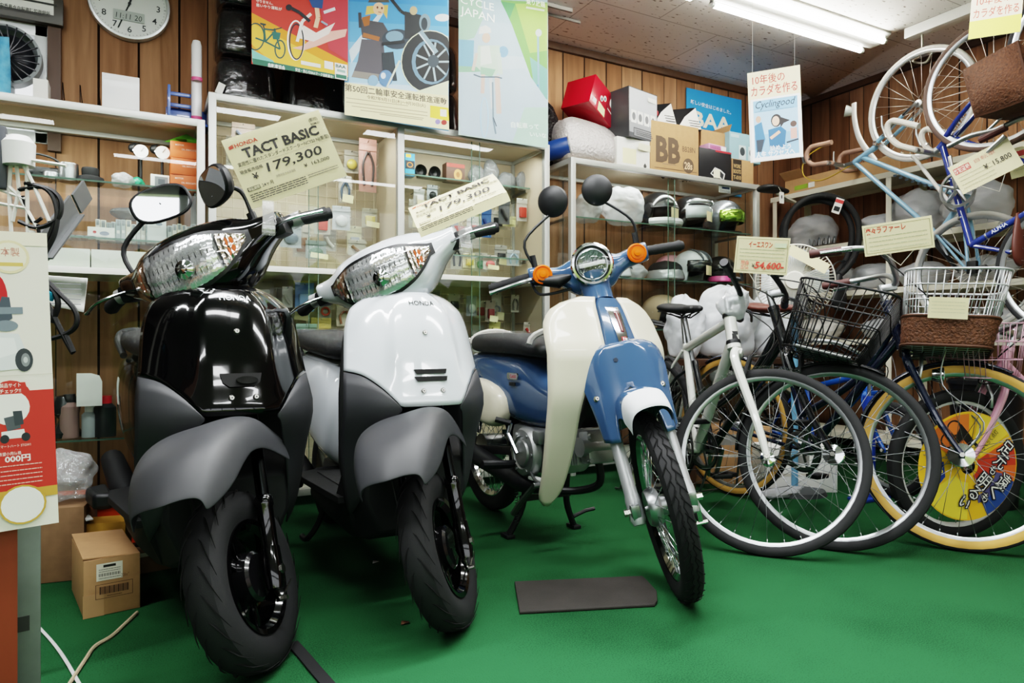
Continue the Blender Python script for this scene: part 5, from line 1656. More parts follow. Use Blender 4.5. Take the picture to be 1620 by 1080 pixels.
def p2(a):
    for k, c in enumerate(('#3f8fd8', '#4f9bdd', '#66a9e1', '#86bce6', '#a9cfea', '#c6def0')):
        y = -30 + k * 32; a.poly(c, [(551, y), (707, y + 8), (709, y + 54), (552, y + 44)])
    a.poly('#f0e7b9', [(543, 131), (709, 152), (711, 206), (545, 184)])
    a.oval('#e7f0f7', 700, 28, 12, 6); a.poly('#d7e6f2', [(552, 80), (600, 20), (606, 22), (556, 100)])
    # rider: brown jacket, dark trousers, hat and fair hair
    a.poly('#5b5860', [(572, 62), (606, 64), (610, 100), (600, 128), (556, 122), (566, 96)]); a.poly('#8d8780', [(560, 112), (604, 118), (604, 128), (556, 122)])
    a.poly('#4b4a50', [(569, 30), (606, 36), (618, 56), (604, 66), (573, 60)]); a.poly('#a5622f', [(572, 28), (586, 24), (584, 40), (576, 42)]); a.line('#a8673a', [(574, 55), (600, 62)], 7); a.line('#3d3c42', [(569, 20), (570, 44)], 5)
    a.poly('#e0c16a', [(580, 10), (614, 8), (612, 30), (606, 20), (588, 22), (578, 24)]); a.oval('#efc9a4', 599, 14, 9, 10); a.poly('#57534a', [(582, 4), (616, 4), (612, -8), (588, -8)]); a.oval('#6b3a2a', 597, 12, 1.5, 2); a.oval('#6b3a2a', 604, 13, 1.5, 2); a.line('#b4574a', [(598, 19), (603, 20)], 1.2)
    # motorcycle
    a.oval('#33404d', 628, 62, 24, 16); a.oval('#7d9fb9', 624, 58, 14, 9); a.poly('#1f252d', [(640, 18), (666, 24), (668, 60), (640, 62)]); a.line('#1b2027', [(618, -2), (634, 18), (650, 28)], 5); a.oval('#c9b48c', 654, 17, 6, 7); a.oval('#7d97a8', 672, 36, 9, 14); a.oval('#24313c', 671, 38, 5, 10)
    a.oval('#1a1f26', 680, 98, 46, 50); a.ring('#dfe7c8', 680, 98, 46, 50, 1.4); a.oval('#6d8ea8', 682, 98, 31, 36); a.oval('#12161b', 684, 98, 27, 32)
    for k in range(9):
        q = k * 2 * PI / 9; a.line('#a9bdc9', [(684 + 7 * math.cos(q), 98 + 8 * math.sin(q)), (684 + 27 * math.cos(q), 98 + 31 * math.sin(q))], 3)
    a.oval('#3a4650', 685, 97, 9, 10); a.line('#8fa9bb', [(664, 50), (690, 84)], 8); a.line('#dfe9ef', [(662, 52), (686, 84)], 2)
    a.poly('#2b333b', [(604, 84), (622, 82), (628, 128), (606, 128)]); a.oval('#8ab0d2', 590, 128, 8, 9); a.oval('#5f86b8', 610, 124, 11, 13); a.oval('#dfe9f2', 606, 120, 4, 5); a.line('#d9e2d0', [(632, 96), (612, 138)], 3); a.line('#1c2026', [(604, 70), (640, 66)], 5)
    a.poly('#f0e7b9', [(543, 130), (709, 152), (711, 206), (545, 184)])
    a.poly('#dfe6c4', [(655, 146), (709, 128), (709, 152)])
    a.text('#4a4038', '第50回二輪車安全運転推進運動', 543, 138, 706, 161, 8.5, .012); a.text('#6b5d4f', '令和7年9月11日(木)～9月30日(火)', 580, 154, 673, 168, 4.6, .01)
    for k, (x0, x1) in enumerate(((547, 645), (547, 676), (556, 676), (570, 670), (600, 668))): a.line('#aea587', [(x0, 155 + k * 6.5), (x1, 155 + k * 6.5 + (x1 - x0) * .13)], 1.2)
    a.poly('#f2d94b', [(680, 167), (709, 171), (710, 192), (680, 186)]); a.poly('#f3f1e4', [(696, 173), (706, 174), (706, 185), (696, 184)]); a.oval('#8d7fb8', 692, 193, 4, 4); a.oval('#a8322c', 702, 194, 4.5, 4)


def p3(a):
    a.dk = .84
    for k, c in enumerate(('#b9d3e4', '#c2d9e9', '#cfe2ee', '#d3e7ea', '#d0e9e4')):
        y = -20 + k * 52; a.poly(c, [(724, y), (866, y + 8), (867, y + 66), (726, y + 56)])
    a.poly('#a4cdb4', [(724, -10), (760, -10), (764, 30), (750, 60), (724, 66)]); a.poly('#7fb6d6', [(724, 62), (750, 64), (748, 112), (724, 112)]); a.poly('#8fc0a0', [(724, 104), (760, 106), (760, 114), (725, 114)])
    a.poly('#7fb866', [(792, 0), (866, 4), (866, 150), (846, 140), (832, 100), (810, 40)]); a.poly('#a9cf6e', [(815, 6), (866, 6), (866, 80), (838, 84)]); a.poly('#5ea36a', [(792, 2), (815, 6), (806, 30)]); a.poly('#7db8ac', [(838, 90), (866, 110), (866, 158), (846, 146)])
    a.line('#8fb7cf', [(851, 56), (852, 150)], 3); a.oval('#d6dfe0', 852, 52, 5, 6); a.line('#5f95c2', [(842, 132), (843, 156)], 3); a.line('#5f95c2', [(850, 134), (851, 168)], 3); a.oval('#86b3dd', 796, 82, 8, 9)
    a.poly('#c6dceb', [(726, 116), (830, 108), (866, 160), (866, 232), (728, 212)]); a.poly('#bfe3d3', [(830, 170), (866, 170), (866, 233), (810, 226)])
    # rider in a pale green jacket and white helmet
    a.poly('#cfe5d4', [(756, 72), (790, 72), (792, 110), (784, 120), (762, 114), (752, 104)]); a.poly('#e9f2ec', [(760, 74), (774, 72), (778, 100), (760, 104)]); a.line('#dccfc4', [(754, 84), (748, 112)], 5); a.line('#d3e6da', [(788, 84), (792, 118)], 7); a.poly('#9cc9ac', [(760, 106), (784, 110), (778, 122), (760, 118)])
    a.oval('#e6c9b4', 769, 60, 6.5, 8); a.poly('#eef2f2', [(757, 54), (759, 43), (768, 40), (776, 45), (777, 52)]); a.line('#e2c9bd', [(764, 118), (763, 148)], 6); a.line('#e4cdc2', [(786, 120), (789, 180)], 8)
    a.line('#5d7080', [(749, 118), (760, 122), (786, 122), (794, 124)], 2); a.line('#dfe8ee', [(776, 124), (779, 172)], 5); a.line('#8399a8', [(779, 130), (780, 190), (784, 212)], 2.4); a.ring('#9fc0d8', 766, 186, 7, 32, 2); a.line('#51616e', [(780, 186), (785, 200)], 1.6)
    a.text('#f3f8f6', 'CYCLE', 728, -1, 781, 12, 12, .0); a.text('#f3f8f6', 'JAPAN', 728, 18, 782, 32, 13, .0); a.text('#f2f7e6', '乗り放題', 832, 2, 862, 8, 7, .01); a.line('#eef4e4', [(832, 12), (861, 17)], 3)
    a.text('#eaf4ee', '自転車って', 808, 197, 852, 201, 7, .01); a.text('#eaf4ee', 'いいな', 838, 212, 864, 215, 6, .01)


poster('red poster with bicycles and a green bottom band, leftmost of three', 398, 550.5, (100, 129), 3.17, .73, '#c33a2e', p1)
poster('poster of a rider beside a big black motorcycle with yellow caption strip', 545, 710, (184, 205.5), 3.19, .73, '#79b4e3', p2)
poster('pale blue and green watercolour poster headed CYCLE JAPAN', 725.5, 867, (213, 235), 3.2, .73, '#cfe3ee', p3)


# ---- hanging signs
def hang_sign(label, px, py, D, wp, hp, roll, fn, yaw=0, curl_=0.):
    X = facing(px, py, D, roll, yaw); W, H = wp * D / FPX, hp * D / FPX
    t = thing('hanging_sign', label, 'sign', X.translation, group='signs hung from the ceiling')
    Xi = T(-X.translation) @ X
    sheet('sheet', t, Xi, W, H, PAPER)
    b = MB(); fn(Art(b, Xi @ T(0, 0, .0005), 100, 100 * hp / wp, W, H)); b.build('print', t, sharp=0)
    b = MB(mat('fishing line', '#cfcfc8', .4)); c = X.translation
    for s in (-1, 1):
        q = Xi @ V((s * W * .4, H * .49, 0)); b.cyl(q, (q.x, q.y, ZC - c.z), .0006, 4)
    b.build('hanging_line', t)


def cyc(a):
    a.rect('#f3e5c0', 0, 0, 100, 62); a.text('#b8433c', '10年後の', 40, 17, 15, 62, .01); a.text('#b8433c', 'カラダを作る', 50, 40, 16, 88, .012)
    a.rect('#f7f8f8', 4, 56, 98, 183); a.rect('#8fb9dc', 9, 60, 93, 176); a.rect('#a9cbe6', 9, 84, 93, 130)
    a.text('#26323c', 'Cyclingood', 50, 71, 15, 74, .0, sk=.25); a.rect('#3d4a55', 12, 82, 86, 82.6)
    a.poly('#4a7ba8', [(10, 110), (24, 104), (30, 140), (22, 165), (12, 165)]); a.oval('#c9a58e', 18, 98, 5, 7); a.poly('#35404c', [(13, 140), (28, 140), (22, 165), (14, 165)])
    a.poly('#3f6f9f', [(36, 122), (60, 118), (70, 128), (66, 160), (38, 160)]); a.oval('#2f2a2a', 52, 105, 10, 13); a.oval('#e6c3ab', 51, 106, 7, 10); a.poly('#2f2a2a', [(58, 98), (78, 108), (66, 112), (60, 120)]); a.line('#e0b79c', [(40, 140), (58, 128)], 6)
    a.poly('#d9a79a', [(78, 124), (90, 124), (90, 146), (78, 146)]); a.oval('#5a443b', 84, 116, 6, 6); a.line('#39424c', [(70, 152), (92, 148)], 3)
    a.text('#eef4f8', '始めよう', 58, 160, 8, 40, .02); a.text('#f4f8fa', '人生 サクセスへ', 48, 171, 10, 74, .03)


hang_sign('white sign headed in red with a blue running picture, hung above the helmet cabinet', 1226, 181, 3.5, 78, 144, 2, cyc)
hang_sign('yellow paper sign with red writing at the top right, cut by the photo edge', 1576, 12, 2.75, 68, 88, -4, lambda a: (a.rect('#f2e3c6', 0, 0, 100, 96), a.rect('#f1e86a', 0, 88, 100, 129), a.text('#c25a4c', 'カラダを作る', 50, 72, 17, 88, .012), a.text('#c25a4c', '10年後の', 44, 44, 16, 66, .01)))

# blue board on the back wall behind the boxes
a0, a1 = P(1087, 142, Y=3.66), P(1174, 206, Y=3.66)
o = V(((a0.x + a1.x) / 2, 3.66, 1.8)); top = P(1087, 138, Y=3.66).z
t = thing('wall_sign', 'bright blue board with white BAA lettering behind the stacked boxes', 'sign', o + V((0, .008, 0)))
H = top - 1.8; W = a1.x - a0.x
MB(flat('#2487c9')).box((0, 0, H / 2), (W, .006, H)).build('board', t)
b = MB(); a = PArt(b, 3.66, o, .006); a.text('#dfeaf2', '新しい安全はじめました。', 1093, 160, 1157, 178, 5, .02); a.text('#e9e5d2', 'BAA', 1097, 186, 1157, 199, 23, .03); b.build('board_print', t, sharp=0)

c = P(1500, 487, D=2.45)
t = thing('price_card', 'cream price card lying inside the white wicker based basket', 'price card', c, group='bicycle price cards')
X = sheet_X((0, 0, 0), CAM - c, roll=-4); sheet('card', t, X, .12, .075, CARDP)
b = MB(); a = Art(b, X @ T(0, 0, .0004), 100, 62, .12, .075); lines(a, '#a4a98a', 8, 92, (14, 24, 34, 44), 1., 8); b.build('card_print', t, sharp=0)
# ---------------------------------------------------------------- things on top of the cabinets and on the back wall
def lump(m, r, amp=.12, seed=1, n=18, h=12, flat_=True, pinch=0.):
    """a soft bag: ball with folds, flattened underneath; origin at its base"""
    q = random.Random(seed); b = MB(m); b.ball((0, 0, r[2]), r, n, h)
    ph = [q.uniform(0, 6.28) for _ in range(6)]
    for v in b.bm.verts:
        c = v.co - V((0, 0, r[2])); a = math.atan2(c.y, c.x)
        k = 1 + amp * (.5 * math.sin(3 * a + ph[0] + 5 * c.z / r[2]) + .35 * math.sin(7 * a + ph[1] - 7 * c.z / r[2]) + .35 * q.uniform(-1, 1))
        v.co = V((c.x * k, c.y * k, r[2] + c.z * k))
        if pinch and c.z > r[2] * .5: v.co.x *= 1 - pinch; v.co.y *= 1 - pinch
        if flat_ and v.co.z < r[2] * .35: v.co.z = max(0, v.co.z * .3) if v.co.z > 0 else 0
    return b


def crumple(o, strength, size):
    tx = bpy.data.textures.new('folds', 'CLOUDS'); tx.noise_scale = size; tx.noise_depth = 3
    d = o.modifiers.new('folds', 'DISPLACE'); d.texture = tx; d.strength = strength; d.mid_level = .5; d.texture_coords = 'LOCAL'


def bag(label, p, r, m=None, seed=1, amp=.13, name='plastic_bag', group='plastic bags', tie=False, pinch=0.):
    b = lump(m or BAG, r, amp, seed, pinch=pinch)
    o = b.build(name, loc=p, sub=2)
    crumple(o, min(r) * .28, max(r) * .5)
    return tag(o, label, 'bag', group)


def carton(name, label, cat, X, d, m, deco=None, group=None, parts=None):
    """box with its base centre at X, d = width (x), depth (y), height; front is -y"""
    t = thing(name, label, cat, X=X, group=group)
    b = MB(m); b.box((0, 0, d[2] / 2), d, bev=.002); b.build('body', t)
    if deco:
        b = MB(); deco(Art(b, T(0, -d[1] / 2, d[2] / 2) @ rot(90, 0, 0), 100, 100 * d[2] / d[0], d[0], d[2], .0006), b); b.build('print', t, sharp=0)
    return t


def front(px0, py0, px1, py1, Y):
    """width, height and base centre of an upright face seen between two photo points on the plane Y"""
    a, c = P(px0, py1, Y=Y), P(px1, py1, Y=Y); m = P((px0 + px1) / 2, py0, Y=Y); k = P((px0 + px1) / 2, py1, Y=Y)
    return c.x - a.x, m.z - k.z, V(((a.x + c.x) / 2, Y, k.z))


def on(px0, py0, px1, py1, Y, z, depth, rz=0.):
    w, h, p = front(px0, py0, px1, py1, Y)
    return T(p.x, Y + depth / 2, z) @ rot(0, 0, rz), (w, depth, h)


ZT = ZR + .001
# right cabinet
X, d = on(976, 218, 1028, 268, 3.29, ZT, .2)
d = (d[0], d[1], P(1000, 219, Y=3.29).z - ZT)
carton('paper_box', 'white paper box with a cream note, under the grey helmet box', 'box', X, d, PAPER, lambda a, b: (a.rect('#e9e3b8', 17, 25, 58, 62), a.poly('#3b3b3b', [(80, 62), (85, 55), (90, 62), (88, 68), (82, 68)]), a.line('#555555', [(78, 72), (95, 74)], 1)), group='boxes on the helmet cabinet')
zt2 = ZT + d[2] + .001
X, d = on(985, 140, 1040, 218, 3.28, zt2, .24, 12)
carton('helmet_box', 'black and grey helmet box with four small pictures, atop the white paper box', 'box', X, (d[0] * 1.02, .24, d[2]), mat('dark grey carton', '#3c3d40', .35), lambda a, b: (
    a.rect('#c3c6cc', 2, 2, 98, 75), a.rect('#9a9ca2', 2, 75, 98, 100), a.rect('#54555a', 2, 100, 98, 100 * d[2] / d[0] - 2),
    [a.rect('#f0f0ee', x, 50, x + 18, 78) for x in (8, 30, 53, 75)], [a.oval('#77797d', x + 9, 64, 6, 9) for x in (8, 30, 53, 75)],
    a.rect('#45464a', 16, 88, 88, 108), a.rect('#8a8c90', 18, 90, 86, 106), lines(a, '#4a4b50', 24, 82, (94, 98, 102), 1.6), a.rect('#e9e5c9', 32, 120, 72, 135), a.rect('#e4e4df', 64, 12, 95, 22)), group='boxes on the helmet cabinet')
# silver padded pouch with the red box tilted on top
p = P(925, 262, Y=3.46); 
b = MB(mat('silver bubble wrap', '#b9b4b4', .32, metal=.25, bump=.9, bscale=70)); rings = []
for z, w, dd, ox in ((0, .20, .13, .0), (.05, .215, .15, .0), (.15, .215, .14, -.005), (.22, .20, .11, -.012), (.262, .165, .07, -.03), (.272, .10, .03, -.04)):
    rings.append([(ox + w * math.copysign(abs(math.cos(a)) ** .5, math.cos(a)) * (1 + .04 * math.sin(5 * a + z * 30)), dd * math.copysign(abs(math.sin(a)) ** .6, math.sin(a)) * (1 + .06 * math.sin(4 * a + z * 40)), z + .012 * math.sin(3 * a + 1) * (z > .1)) for a in [2 * PI * k / 28 for k in range(28)]])
b.loft(rings); tag(b.build('padded_pouch', loc=(P(924, 262, Y=3.44).x, 3.44, ZT), sub=1), 'silver bubble wrapped pouch slumped on the helmet cabinet under the red box', 'bag')
pr = P(918, 183, Y=3.43)
Xr = T(pr.x + .05, 3.44, pr.z - .005) @ rot(0, 0, 22) @ rot(0, 22, 0)
carton('shoe_box', 'glossy red box tilted on top of the silver bubble wrapped pouch', 'box', Xr, (.26, .2, .19), mat('glossy red carton', '#b5122a', .25, coat=.4), lambda a, b: (
    a.rect('#7d1226', 64, 2, 98, 72), a.oval('#eeeae8', 80, 20, 9, 12), a.poly('#33302f', [(76, 16), (84, 12), (86, 24), (79, 27)]), a.oval('#efeaea', 40, 36, 6, 7), a.oval('#efeaea', 52, 28, 6, 7), a.oval('#3d5560', 41, 37, 3, 4), a.oval('#3d5560', 52, 29, 3, 4), a.rect('#f1ecec', 10, 52, 24, 64), a.poly('#f0ecb4', [(32, 48), (60, 52), (64, 70), (34, 70)]), a.line('#e9d9d2', [(68, 42), (94, 46)], 3)), group='boxes on the helmet cabinet')
# blue tin lying at the left end
p = P(889, 243, Y=3.30)
b = MB(mat('dark blue tin', '#1f3f7d', .35)); r = .055
ax_ = V((.75, -.62, .22)).normalized(); o = V((P(880, 250, Y=3.40).x, 3.40, ZT + .075))
t = thing('oil_tin', 'blue tin lying on its side at the left end of the helmet cabinet top', 'tin', o)
b.lathe([(.001, -.09), (r, -.09), (r, .08)], 28, (0, 0, 0), ax_); b.build('body', t)
b = MB(mat('tin rim', '#a7adb5', .3, metal=.8)); b.lathe([(r + .002, .076), (r + .003, .084), (r - .003, .085), (r - .004, .079), (.001, .079)], 28, (0, 0, 0), ax_); b.m(mat('pale blue tin end', '#8fb3d8', .4)).lathe([(r * .55, .080), (.001, .0805)], 24, (0, 0, 0), ax_); b.build('lid', t)
X, d = on(1031, 196, 1105, 280, 3.29, ZT, .3, -2)
d = (d[0], .3, P(1068, 196, Y=3.29).z - ZT)
BRN = '#5c4a3a'
carton('cardboard_box', 'brown cardboard box printed with a large BB and 28s', 'box', X, d, CARDB, lambda a, b: (
    a.text(BRN, 'BB', 36, 45, 40, 50, .045), a.text(BRN, 'BB28N', 79, 39, 9, 27, .005), a.oval(BRN, 78, 66, 11.5, 12.5), a.text('#d9b995', '28s', 78, 66, 12, 17, .02), a.text(BRN, 'Asahi Battery', 40, 68, 3.5, 28) if 0 else lines(a, '#8a745e', 24, 52, (68,), 1.4), a.rect(BRN, 8, 75, 96, 75.8), a.text(BRN, 'CustomJapan', 60, 89, 7.5, 54, .008), a.ring(BRN, 25, 87, 5, 5.6, 2.4), a.rect('#e9e3d6', 10, 29, 30, 31) if 0 else None), group='boxes on the helmet cabinet')
zb_ = ZT + d[2] + .001
for i, (x0, x1) in enumerate(((1040, 1073), (1077, 1112))):
    w, h, p = front(x0, 152, x1, 193, 3.31)
    lab = ('black and white window box with red shoe part, left of two on the BB box', 'black and white window box, right of two on the BB box')[i]
    t = thing('window_box', lab, 'box', X=T(p.x, 3.40, zb_) @ rot(0, 0, -4), group='boxes on the helmet cabinet')
    b = MB(BLACK); b.raw([(-w / 2, -.08, 0), (w / 2, -.08, 0), (w / 2, .08, 0), (-w / 2, .08, 0), (-w / 2, .0, h * .8), (w / 2, -.02, h), (w / 2, .08, h), (-w / 2, .08, h * .8)], [(3, 2, 1, 0), (4, 5, 6, 7), (0, 1, 5, 4), (1, 2, 6, 5), (2, 3, 7, 6), (3, 0, 4, 7)]); b.build('body', t)
    b = MB(PAPER); b.raw([(-w * .48, -.0812, .004), (w * .48, -.0812, .004), (w * .48, -.0228, h * .98), (-w * .1, -.05, h * .5)], [(0, 1, 2, 3)]); b.m(flat('#4c4d52'))
    for k in range(3): b.raw([(w * .0, -.079 + .008 * k, .02 + .018 * k), (w * .45, -.079 + .008 * k, .02 + .018 * k), (w * .45, -.078 + .008 * k, .025 + .018 * k), (w * .0, -.078 + .008 * k, .025 + .018 * k)], [(0, 1, 2, 3)])
    if i == 0: b.m(flat('#b8323a')).ball((-w * .32, -.055, h * .42), (.014, .008, .02), 10, 6)
    b.build('window_print', t)
# open cardboard with film, pink box, black box
X, d = on(1108, 200, 1153, 284, 3.37, ZT, .2)
t = thing('cardboard_box', 'open cardboard box with clear film inside behind the black box', 'box', X=X, group='boxes on the helmet cabinet')
b = MB(CARDB); w, h = d[0], P(1130, 208, Y=3.37).z - ZT
for q in ((0, -.098, w, .004), (0, .098, w, .004), (-w / 2 + .002, 0, .004, .2), (w / 2 - .002, 0, .004, .2)): b.box((q[0], q[1], h / 2), (q[2], q[3], h))
b.box((0, 0, .003), (w, .2, .004)); b.build('body', t)
b = MB(CARDB); b.at(T(w / 2, 0, h) @ rot(0, 24, 0)); b.box((0, 0, .04), (.003, .19, .08)); b.at(T(-w / 2, 0, h) @ rot(0, -70, 0)); b.box((0, 0, .03), (.003, .19, .06)); b.build('flap', t)
b = lump(FILM, (w * .4, .08, .035), .2, 4); b.at(); o_ = b.build('film', t, loc=(0, 0, h - .04))
X, d = on(1106, 235, 1157, 284, 3.28, ZT, .085)
d = (d[0], .085, P(1131, 237, Y=3.28).z - ZT)
carton('parts_box', 'black box with a white outline drawing and red edge, front of the helmet cabinet top', 'box', X, d, mat('black carton', '#232428', .4), lambda a, b: (
    a.rect('#b13038', 50, 0, 100, 4), a.poly('#d9d9d9', [(34, 56), (48, 40), (66, 44), (80, 52), (74, 72), (62, 62), (50, 64)]), a.poly('#26272b', [(38, 55), (49, 43), (65, 47), (76, 54), (72, 66), (62, 58), (50, 60)]), a.rect('#eee9cf', 44, 44, 64, 64), a.rect('#f0f0f0', 60, 78, 97, 96), a.rect('#3a4f78', 70, 82, 94, 87), lines(a, '#444444', 63, 95, (91, 94), 1.2)), group='boxes on the helmet cabinet')
b = MB(PAPER); z1 = ZT + d[2] + .001
c = V((X.translation.x, X.translation.y, z1))
tag(carton('small_box', 'small pink and white box lying on the black box', 'box', T(c.x + .02, c.y, z1) @ rot(0, 0, 6), (.17, .075, .035), flat('#d7a3c4'), lambda a, b: (a.rect('#f3eef0', 70, 2, 98, 18), lines(a, '#a8437f', 6, 64, (6, 11, 16), 3, 7)), group='boxes on the helmet cabinet'), None, None)
X, d = on(1158, 252, 1192, 290, 3.30, ZT, .3)
d = (d[0], .3, P(1175, 253, Y=3.30).z - ZT)
carton('carton', 'low brown carton with a black lettered end, under the pale blue box', 'box', X, d, CARDB, lambda a, b: (a.rect('#2a221c', 4, 2, 44, 100 * d[2] / d[0] - 2), a.text('#b89a6c', 'T-010', 24, 62, 13, 34, .03), a.text('#b89a6c', 'WORK', 24, 24, 13, 34, .03), a.text('#b89a6c', 'BOOTS', 24, 42, 13, 34, .03)), group='boxes on the helmet cabinet')
z2 = ZT + d[2] + .001
X, d = on(1154, 206, 1203, 250, 3.33, z2, .26)
carton('boot_box', 'pale blue box with two small pictures, on the low brown carton', 'box', X, d, flat('#8fb4bf'), lambda a, b: (a.rect('#b5cdd3', 4, 5, 30, 12), a.rect('#c7d6d9', 30, 28, 52, 60), a.rect('#c7d6d9', 60, 28, 82, 60), a.oval('#3a4247', 41, 42, 8, 10), a.oval('#3a4247', 71, 42, 8, 10), a.rect('#d5dfe1', 36, 68, 70, 82)), group='boxes on the helmet cabinet')
# dark bag between poster and boxes
bag('dark wrapped bag at the left end of the helmet cabinet behind the tin', (P(868, 250, Y=3.5).x, 3.54, ZT), (.075, .09, .2), clear('black film', tint='#222222', gloss=.12, rough=.2, wrinkle=1., milk=.75, milkc='#201a1c'), 5, name='wrapped_bag', group='black wrapped bags')

# middle cabinet: black wrapped cases behind the posters
WRAP = mat('black film wrapped vinyl', '#19191b', .22, coat=.5, bump=1., bscale=16, spec=.6)
for i, (px0, px1, py0, py1, lab) in enumerate(((341, 443, -70, 146, 'tall stack of black vinyl saddlebags in clear film beside the red poster'), (452, 560, 20, 168, 'black vinyl saddlebag in clear film behind the red poster'), (640, 735, 60, 212, 'black vinyl saddlebag in clear film between the two right posters'))):
    x0, x1 = P(px0, py1, Y=3.36).x, P(px1, py1, Y=3.36).x
    z0, z1 = ZM + .001, min(ZC - .05, P((px0 + px1) / 2, py0, Y=3.36).z)
    t = thing('saddlebag', lab, 'bag', ((x0 + x1) / 2, 3.49, z0), group='black wrapped bags')
    w = (x1 - x0) / 2; n = 3 if i == 0 else 2; hh = (z1 - z0) / n
    for k in range(n):
        rings = []
        for z, s_ in ((0, .9), (.01, 1.), (hh * .35, 1.), (hh * .4, .985), (hh * .9, .96), (hh * .98, .8)):
            rings.append([(w * s_ * math.copysign(abs(math.cos(a)) ** .55, math.cos(a)) * (1 - .06 * k), .12 * s_ * math.copysign(abs(math.sin(a)) ** .55, math.sin(a)), k * hh + z) for a in [2 * PI * q / 24 for q in range(24)]])
        b = MB(WRAP); b.loft(rings); o = b.build('bag_body', t, sub=1)
        b = MB(FILM); b.loft([[V(p) * 1.0 + V((p[0] * .05, p[1] * .06, .004)) for p in r] for r in rings]); b.build('film', o, sub=1)
    if i == 0:
        b = MB(PAPER); b.box((-w * .85, -.118, .06), (.03, .004, .05), rot(0, 20, 0)); b.build('tag', t)

# left cabinet top
ZLT = ZL + .001
w, h, p = front(162, 120, 220, 175, 3.40)
t = thing('plastic_case', 'small clear plastic case of leaflets on the left cabinet under the clock', 'case', (p.x, 3.44, ZLT))
b = MB(clear('translucent plastic', gloss=.1, rough=.25, milk=.45)); hh = P(191, 119, Y=3.40).z - ZLT
for q in ((0, -.04, w, .003), (0, .04, w, .003), (-w / 2, 0, .003, .08), (w / 2, 0, .003, .08)): b.box((q[0], q[1], hh / 2), (q[2], q[3], hh))
b.box((0, 0, .002), (w, .08, .003)); b.build('shell', t)
b = MB(PAPER); b.box((.0, -.03, hh * .33), (w * .8, .006, hh * .62)); b.build('leaflet', t)
b = MB(); a = Art(b, T(0, -.034, hh * .38) @ rot(90, 0, 0), 100, 60, w * .86, hh * .74); a.oval('#7f86b5', 22, 14, 12, 6); a.oval('#9a9fb5', 66, 44, 18, 4); lines(a, '#c9c5bb', 30, 80, (20, 26, 32), 1); b.build('leaflet_print', t)
t = thing('desk_rack', 'blue plastic rack at the right end of the left cabinet holding a paper roll', 'rack', (P(297, 186, Y=3.40).x, 3.42, ZLT))
b = MB(mat('blue translucent plastic', '#3a5ca5', .3, coat=.3))
wv = .17
b.box((0, 0, .006), (wv, .12, .012), bev=.004); b.prism([(-.06, 0), (.06, 0), (.06, .03), (.0, .06), (-.03, .07), (-.06, .06)], .005, T(wv / 2, 0, .0) @ rot(90, 0, 90))
b.box((-wv / 2 + .01, -.03, .085), (.012, .03, .17), bev=.004); b.box((-wv / 2 + .01, .03, .085), (.012, .03, .17), bev=.004); b.box((-.02, .03, .155), (.12, .006, .018), bev=.003); b.box((-.02, .03, .105), (.12, .006, .018), bev=.003); b.box((0, .055, .05), (wv, .006, .1), bev=.003); b.build('rack_body', t)
pr = P(311, 70, Y=3.42)
t = thing('paper_roll', 'tall white paper roll with pink stripes standing in the blue rack', 'paper roll', (P(311, 182, Y=3.42).x, 3.42, ZLT + .013))
hr = pr.z - ZLT; b = MB(mat('white roll film', '#e6e3e4', .3)); b.lathe([(.001, 0), (.022, 0), (.022, hr - .02), (.016, hr), (.001, hr)], 20); b.build('roll', t)
for k, zz in enumerate((.03, .12, .2, .27)):
    b = MB(mat('pink tape', '#e0608f', .5)); b.lathe([(.0225, zz), (.0225, zz + .014)], 20, (0, 0, 0), (0, (-.1, .1)[k % 2], 1)); b.build('pink_stripe', t)
for i, px in enumerate((95, 123, 152)):
    w_, h_, p = front(px, 108, px + 6, 160, 3.42)
    t = thing('metal_hook', 'thin dark metal display hook standing on the left cabinet', 'hook', (p.x, 3.45, ZLT), group='thin dark hooks on the left cabinet')
    b = MB(mat('dark hook wire', '#3a2b22', .4, metal=.6)); b.box((0, 0, .003), (.03, .05, .006)); b.tube([(0, 0, 0), (0, 0, .13), (.012, -.03, .02)], .0025, 6); b.build('wire', t)

# window sill things: electric fan, blue cloth, white box
FANB = mat('dark fan blade', '#2b2d33', .3)
Yf = 3.60
c = P(10, 88, Y=Yf); r = .115
t = thing('electric_fan', 'round dark fan in front of the bright window at the top left', 'fan', (c.x, Yf, ZLT))
b = MB(mat('fan housing', '#9aa0a3', .4)); b.lathe([(r, -.03), (r + .012, -.02), (r + .012, .04), (r * .6, .06)], 36, (0, 0, c.z - ZLT), (0, 1, 0)); b.box((0, .03, (c.z - ZLT - r) / 2), (.05, .05, c.z - ZLT - r + .01), bev=.01); b.box((0, .02, .008), (.16, .12, .016), bev=.006); b.build('housing', t)
b = MB(FANB)
for k in range(22):
    a = 2 * PI * k / 22; q = MX.Rotation(a, 4, 'Y')
    b.at(T(0, 0, c.z - ZLT) @ q); b.tube([(.022, -.03, 0), (.06, -.034, .014), (r - .002, -.03, .045)], .0032, 5)
b.at(); b.lathe([(.001, -.036), (.025, -.034), (.03, -.02), (.08, .0), (.1, .02)], 24, (0, 0, c.z - ZLT), (0, 1, 0)); b.build('grille', t)
p = P(2, 70, Y=3.55)
b = MB(mat('blue towel', '#3f8fc0', .85, vary='#7fc0dd', nscale=18, bump=.6, bscale=40)); rows = []
for k in range(9):
    z = p.z - (p.z - ZLT) * k / 8; rows.append([(p.x - .16 + .2 * j / 8, 3.47 + .012 * math.sin(j * 1.4 + k * .5), z) for j in range(9)])
b.grid(rows); tag(b.build('towel', solid=.006), 'blue towel hanging at the left edge in front of the fan', 'towel')
X, d = on(52, 98, 76, 152, 3.48, ZLT, .1)
carton('white_carton', 'narrow white carton standing at the window beside the fan', 'box', X, d, PAPER)
